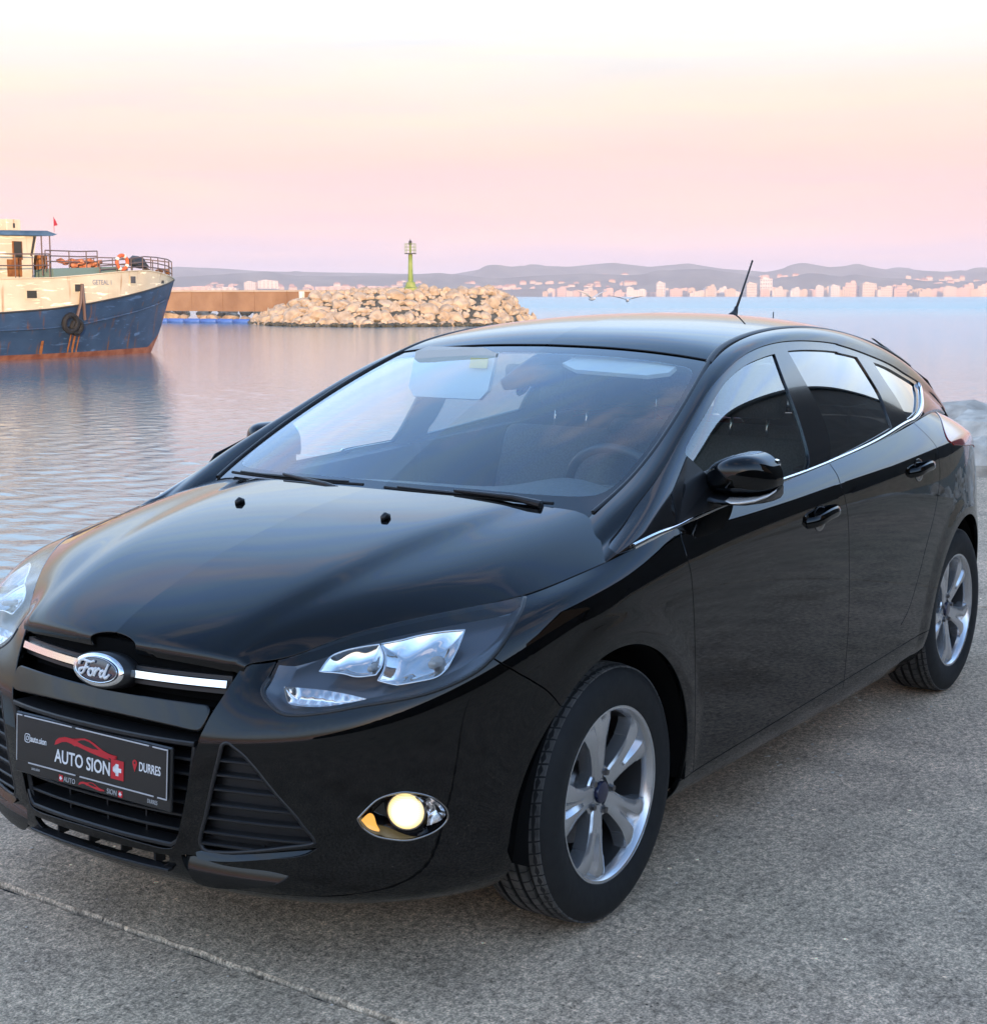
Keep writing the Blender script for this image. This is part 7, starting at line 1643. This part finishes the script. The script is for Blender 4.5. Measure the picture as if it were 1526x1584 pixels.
for u, w, h, lb in ((1019, 13, 21, 'leftmost of the taller sunlit blocks on the far waterfront'), (1095, 12, 16, 'taller sunlit block on the far waterfront just left of the aerial'), (1158, 15, 20, 'taller sunlit block on the far waterfront right behind the aerial tip'), (1180, 18, 27, 'tallest pinkish block on the far waterfront just right of the aerial'),
        (1262, 12, 16, 'narrow taller block standing alone midway along the right part of the far waterfront'), (1309, 16, 21, 'narrower left one of a pair of taller blocks on the far waterfront'), (1336, 22, 20, 'wider right one of a pair of taller blocks on the far waterfront'), (1517, 14, 19, 'rightmost taller block on the far waterfront at the edge of the picture')): town_building(u, 3390, w, h, 0, rg.choice(BL), lb, 'building', 'taller blocks of the far waterfront')
u = 955.0
while u < 1640:
    w = rg.uniform(16, 36); town_building(u + w / 2, 3520, w, rg.uniform(4.5, 8.5), 0, rg.choice(BL), 'low sunlit building wedged behind the front row of the far waterfront', 'building', 'low back row of the far waterfront'); u += w * rg.uniform(.8, 1.0)
L2 = 'small sunlit house scattered on the hillside above the far town'
for u0, u1, b0, b1, n in ((268, 460, 3, 20, 40), (470, 620, 6, 15, 22), (620, 660, 8, 22, 6), (720, 960, 5, 24, 34), (990, 1060, 22, 34, 9), (1170, 1260, 20, 36, 14), (1380, 1520, 18, 28, 14), (860, 980, 14, 30, 16)):
    for _ in range(n): u = rg.uniform(u0, u1); b = rg.uniform(b0, b1); dep = 3650 + b * 26; town_building(u, dep, rg.uniform(6, 13), rg.uniform(3, 6), b - 1.5, rg.choice(HO + BL[:2]), L2, 'house', 'houses on the far hillside')
for u, w, h, b, lb in ((300, 60, 9, 5, 'long low building above the ochre wall right beside the boat bow'), (350, 44, 7, 6, 'long low building above the middle of the ochre wall'), (392, 18, 13, 9, 'short tall building above the right part of the ochre wall'), (418, 30, 12, 12, 'building on the rise above the right end of the ochre wall'),
        (520, 60, 7, 8, 'long low building above the left half of the boulder mound'), (575, 40, 8, 7, 'long building just left of the green beacon on the far shore'), (655, 48, 6, 6, 'long low building just right of the green beacon on the far shore')): town_building(u, 3600, w, h, b, rg.choice(BL), lb, 'building', 'long buildings on the far shore')
# gulls over the bay
M['gull'] = simple('gull_feathers', (.55, .55, .55), .8); M['gull_dark'] = simple('gull_dark', (.10, .10, .11), .8)
def gull(u, v, dep, ang, flap, label, dark, s=1.0):
    p = far(u, dep); z = 1.531 + (456 - v) / 2323.07 * dep; G_ = tag(empty('seagull', (p[0], p[1], z), ang), label, 'bird')
    bm = bmesh.new(); add_tube(bm, [(-.26 * s, 0, 0), (-.15 * s, 0, .01), (0, 0, .02), (.14 * s, 0, .03), (.22 * s, 0, .05), (.29 * s, 0, .03)], [.02 * s, .055 * s, .075 * s, .06 * s, .045 * s, .006], 8); link('bird_body', bm, M['gull'], G_, True)
    for sd in (1, -1):
        bm = bmesh.new(); q = [(.10, 0, .04), (.13, .30, .04 + flap * .6), (.02, .66, .04 + flap), (-.05, .64, .04 + flap * .97), (-.06, .28, .04 + flap * .55), (-.10, 0, .03)]
        add_prism(bm, [(a * s, b * s * sd, c * s) for a, b, c in q], (0, 0, .012)); link('wing', bm, M['gull_dark' if dark else 'gull'], G_)
gull(914, 462, 62, 1.0, .30, 'pale gull flying low over the bay, left of two', False, 1.1); gull(968, 464.5, 62, .6, .16, 'dark gull gliding low over the bay, right of two', True, 1.0)
def buoy():
    p = far(1192, 150); B_ = tag(empty('channel_buoy', (p[0], p[1], WATER_Z)), 'small dark buoy with a pole floating on the bay right of the aerial', 'buoy')
    bm = bmesh.new(); add_lathe(bm, [(0, -.2), (.42, -.15), (.48, .15), (.25, .4), (.06, .5)], 12, 'z'); link('buoy_float', bm, M['dark_iron'], B_, True)
    bm = bmesh.new(); add_tube(bm, [(0, 0, .4), (0, 0, 1.5)], .06, 6); link('buoy_pole', bm, M['dark_iron'], B_)
buoy()
# ------------------------------------------------------------------ evening haze
def haze():
    m = bpy.data.materials.new('evening_haze'); m.use_nodes = True; nt = m.node_tree; nt.nodes.clear(); out = nt.nodes.new('ShaderNodeOutputMaterial'); pv = nt.nodes.new('ShaderNodeVolumePrincipled')
    pv.inputs['Color'].default_value = (.98, .93, .985, 1); pv.inputs['Density'].default_value = HAZE; pv.inputs['Anisotropy'].default_value = .1; nt.links.new(pv.outputs[0], out.inputs['Volume'])
    bm = bmesh.new(); bmesh.ops.create_cube(bm, size=1.0); bmesh.ops.scale(bm, vec=(15000, 15000, 140), verts=bm.verts); bmesh.ops.translate(bm, vec=(0, 0, 65), verts=bm.verts)
    o = link('haze', bm, m); tag(o, 'thin evening haze over the bay', 'haze', kind='stuff')
HAZE = 2.0e-4
haze()
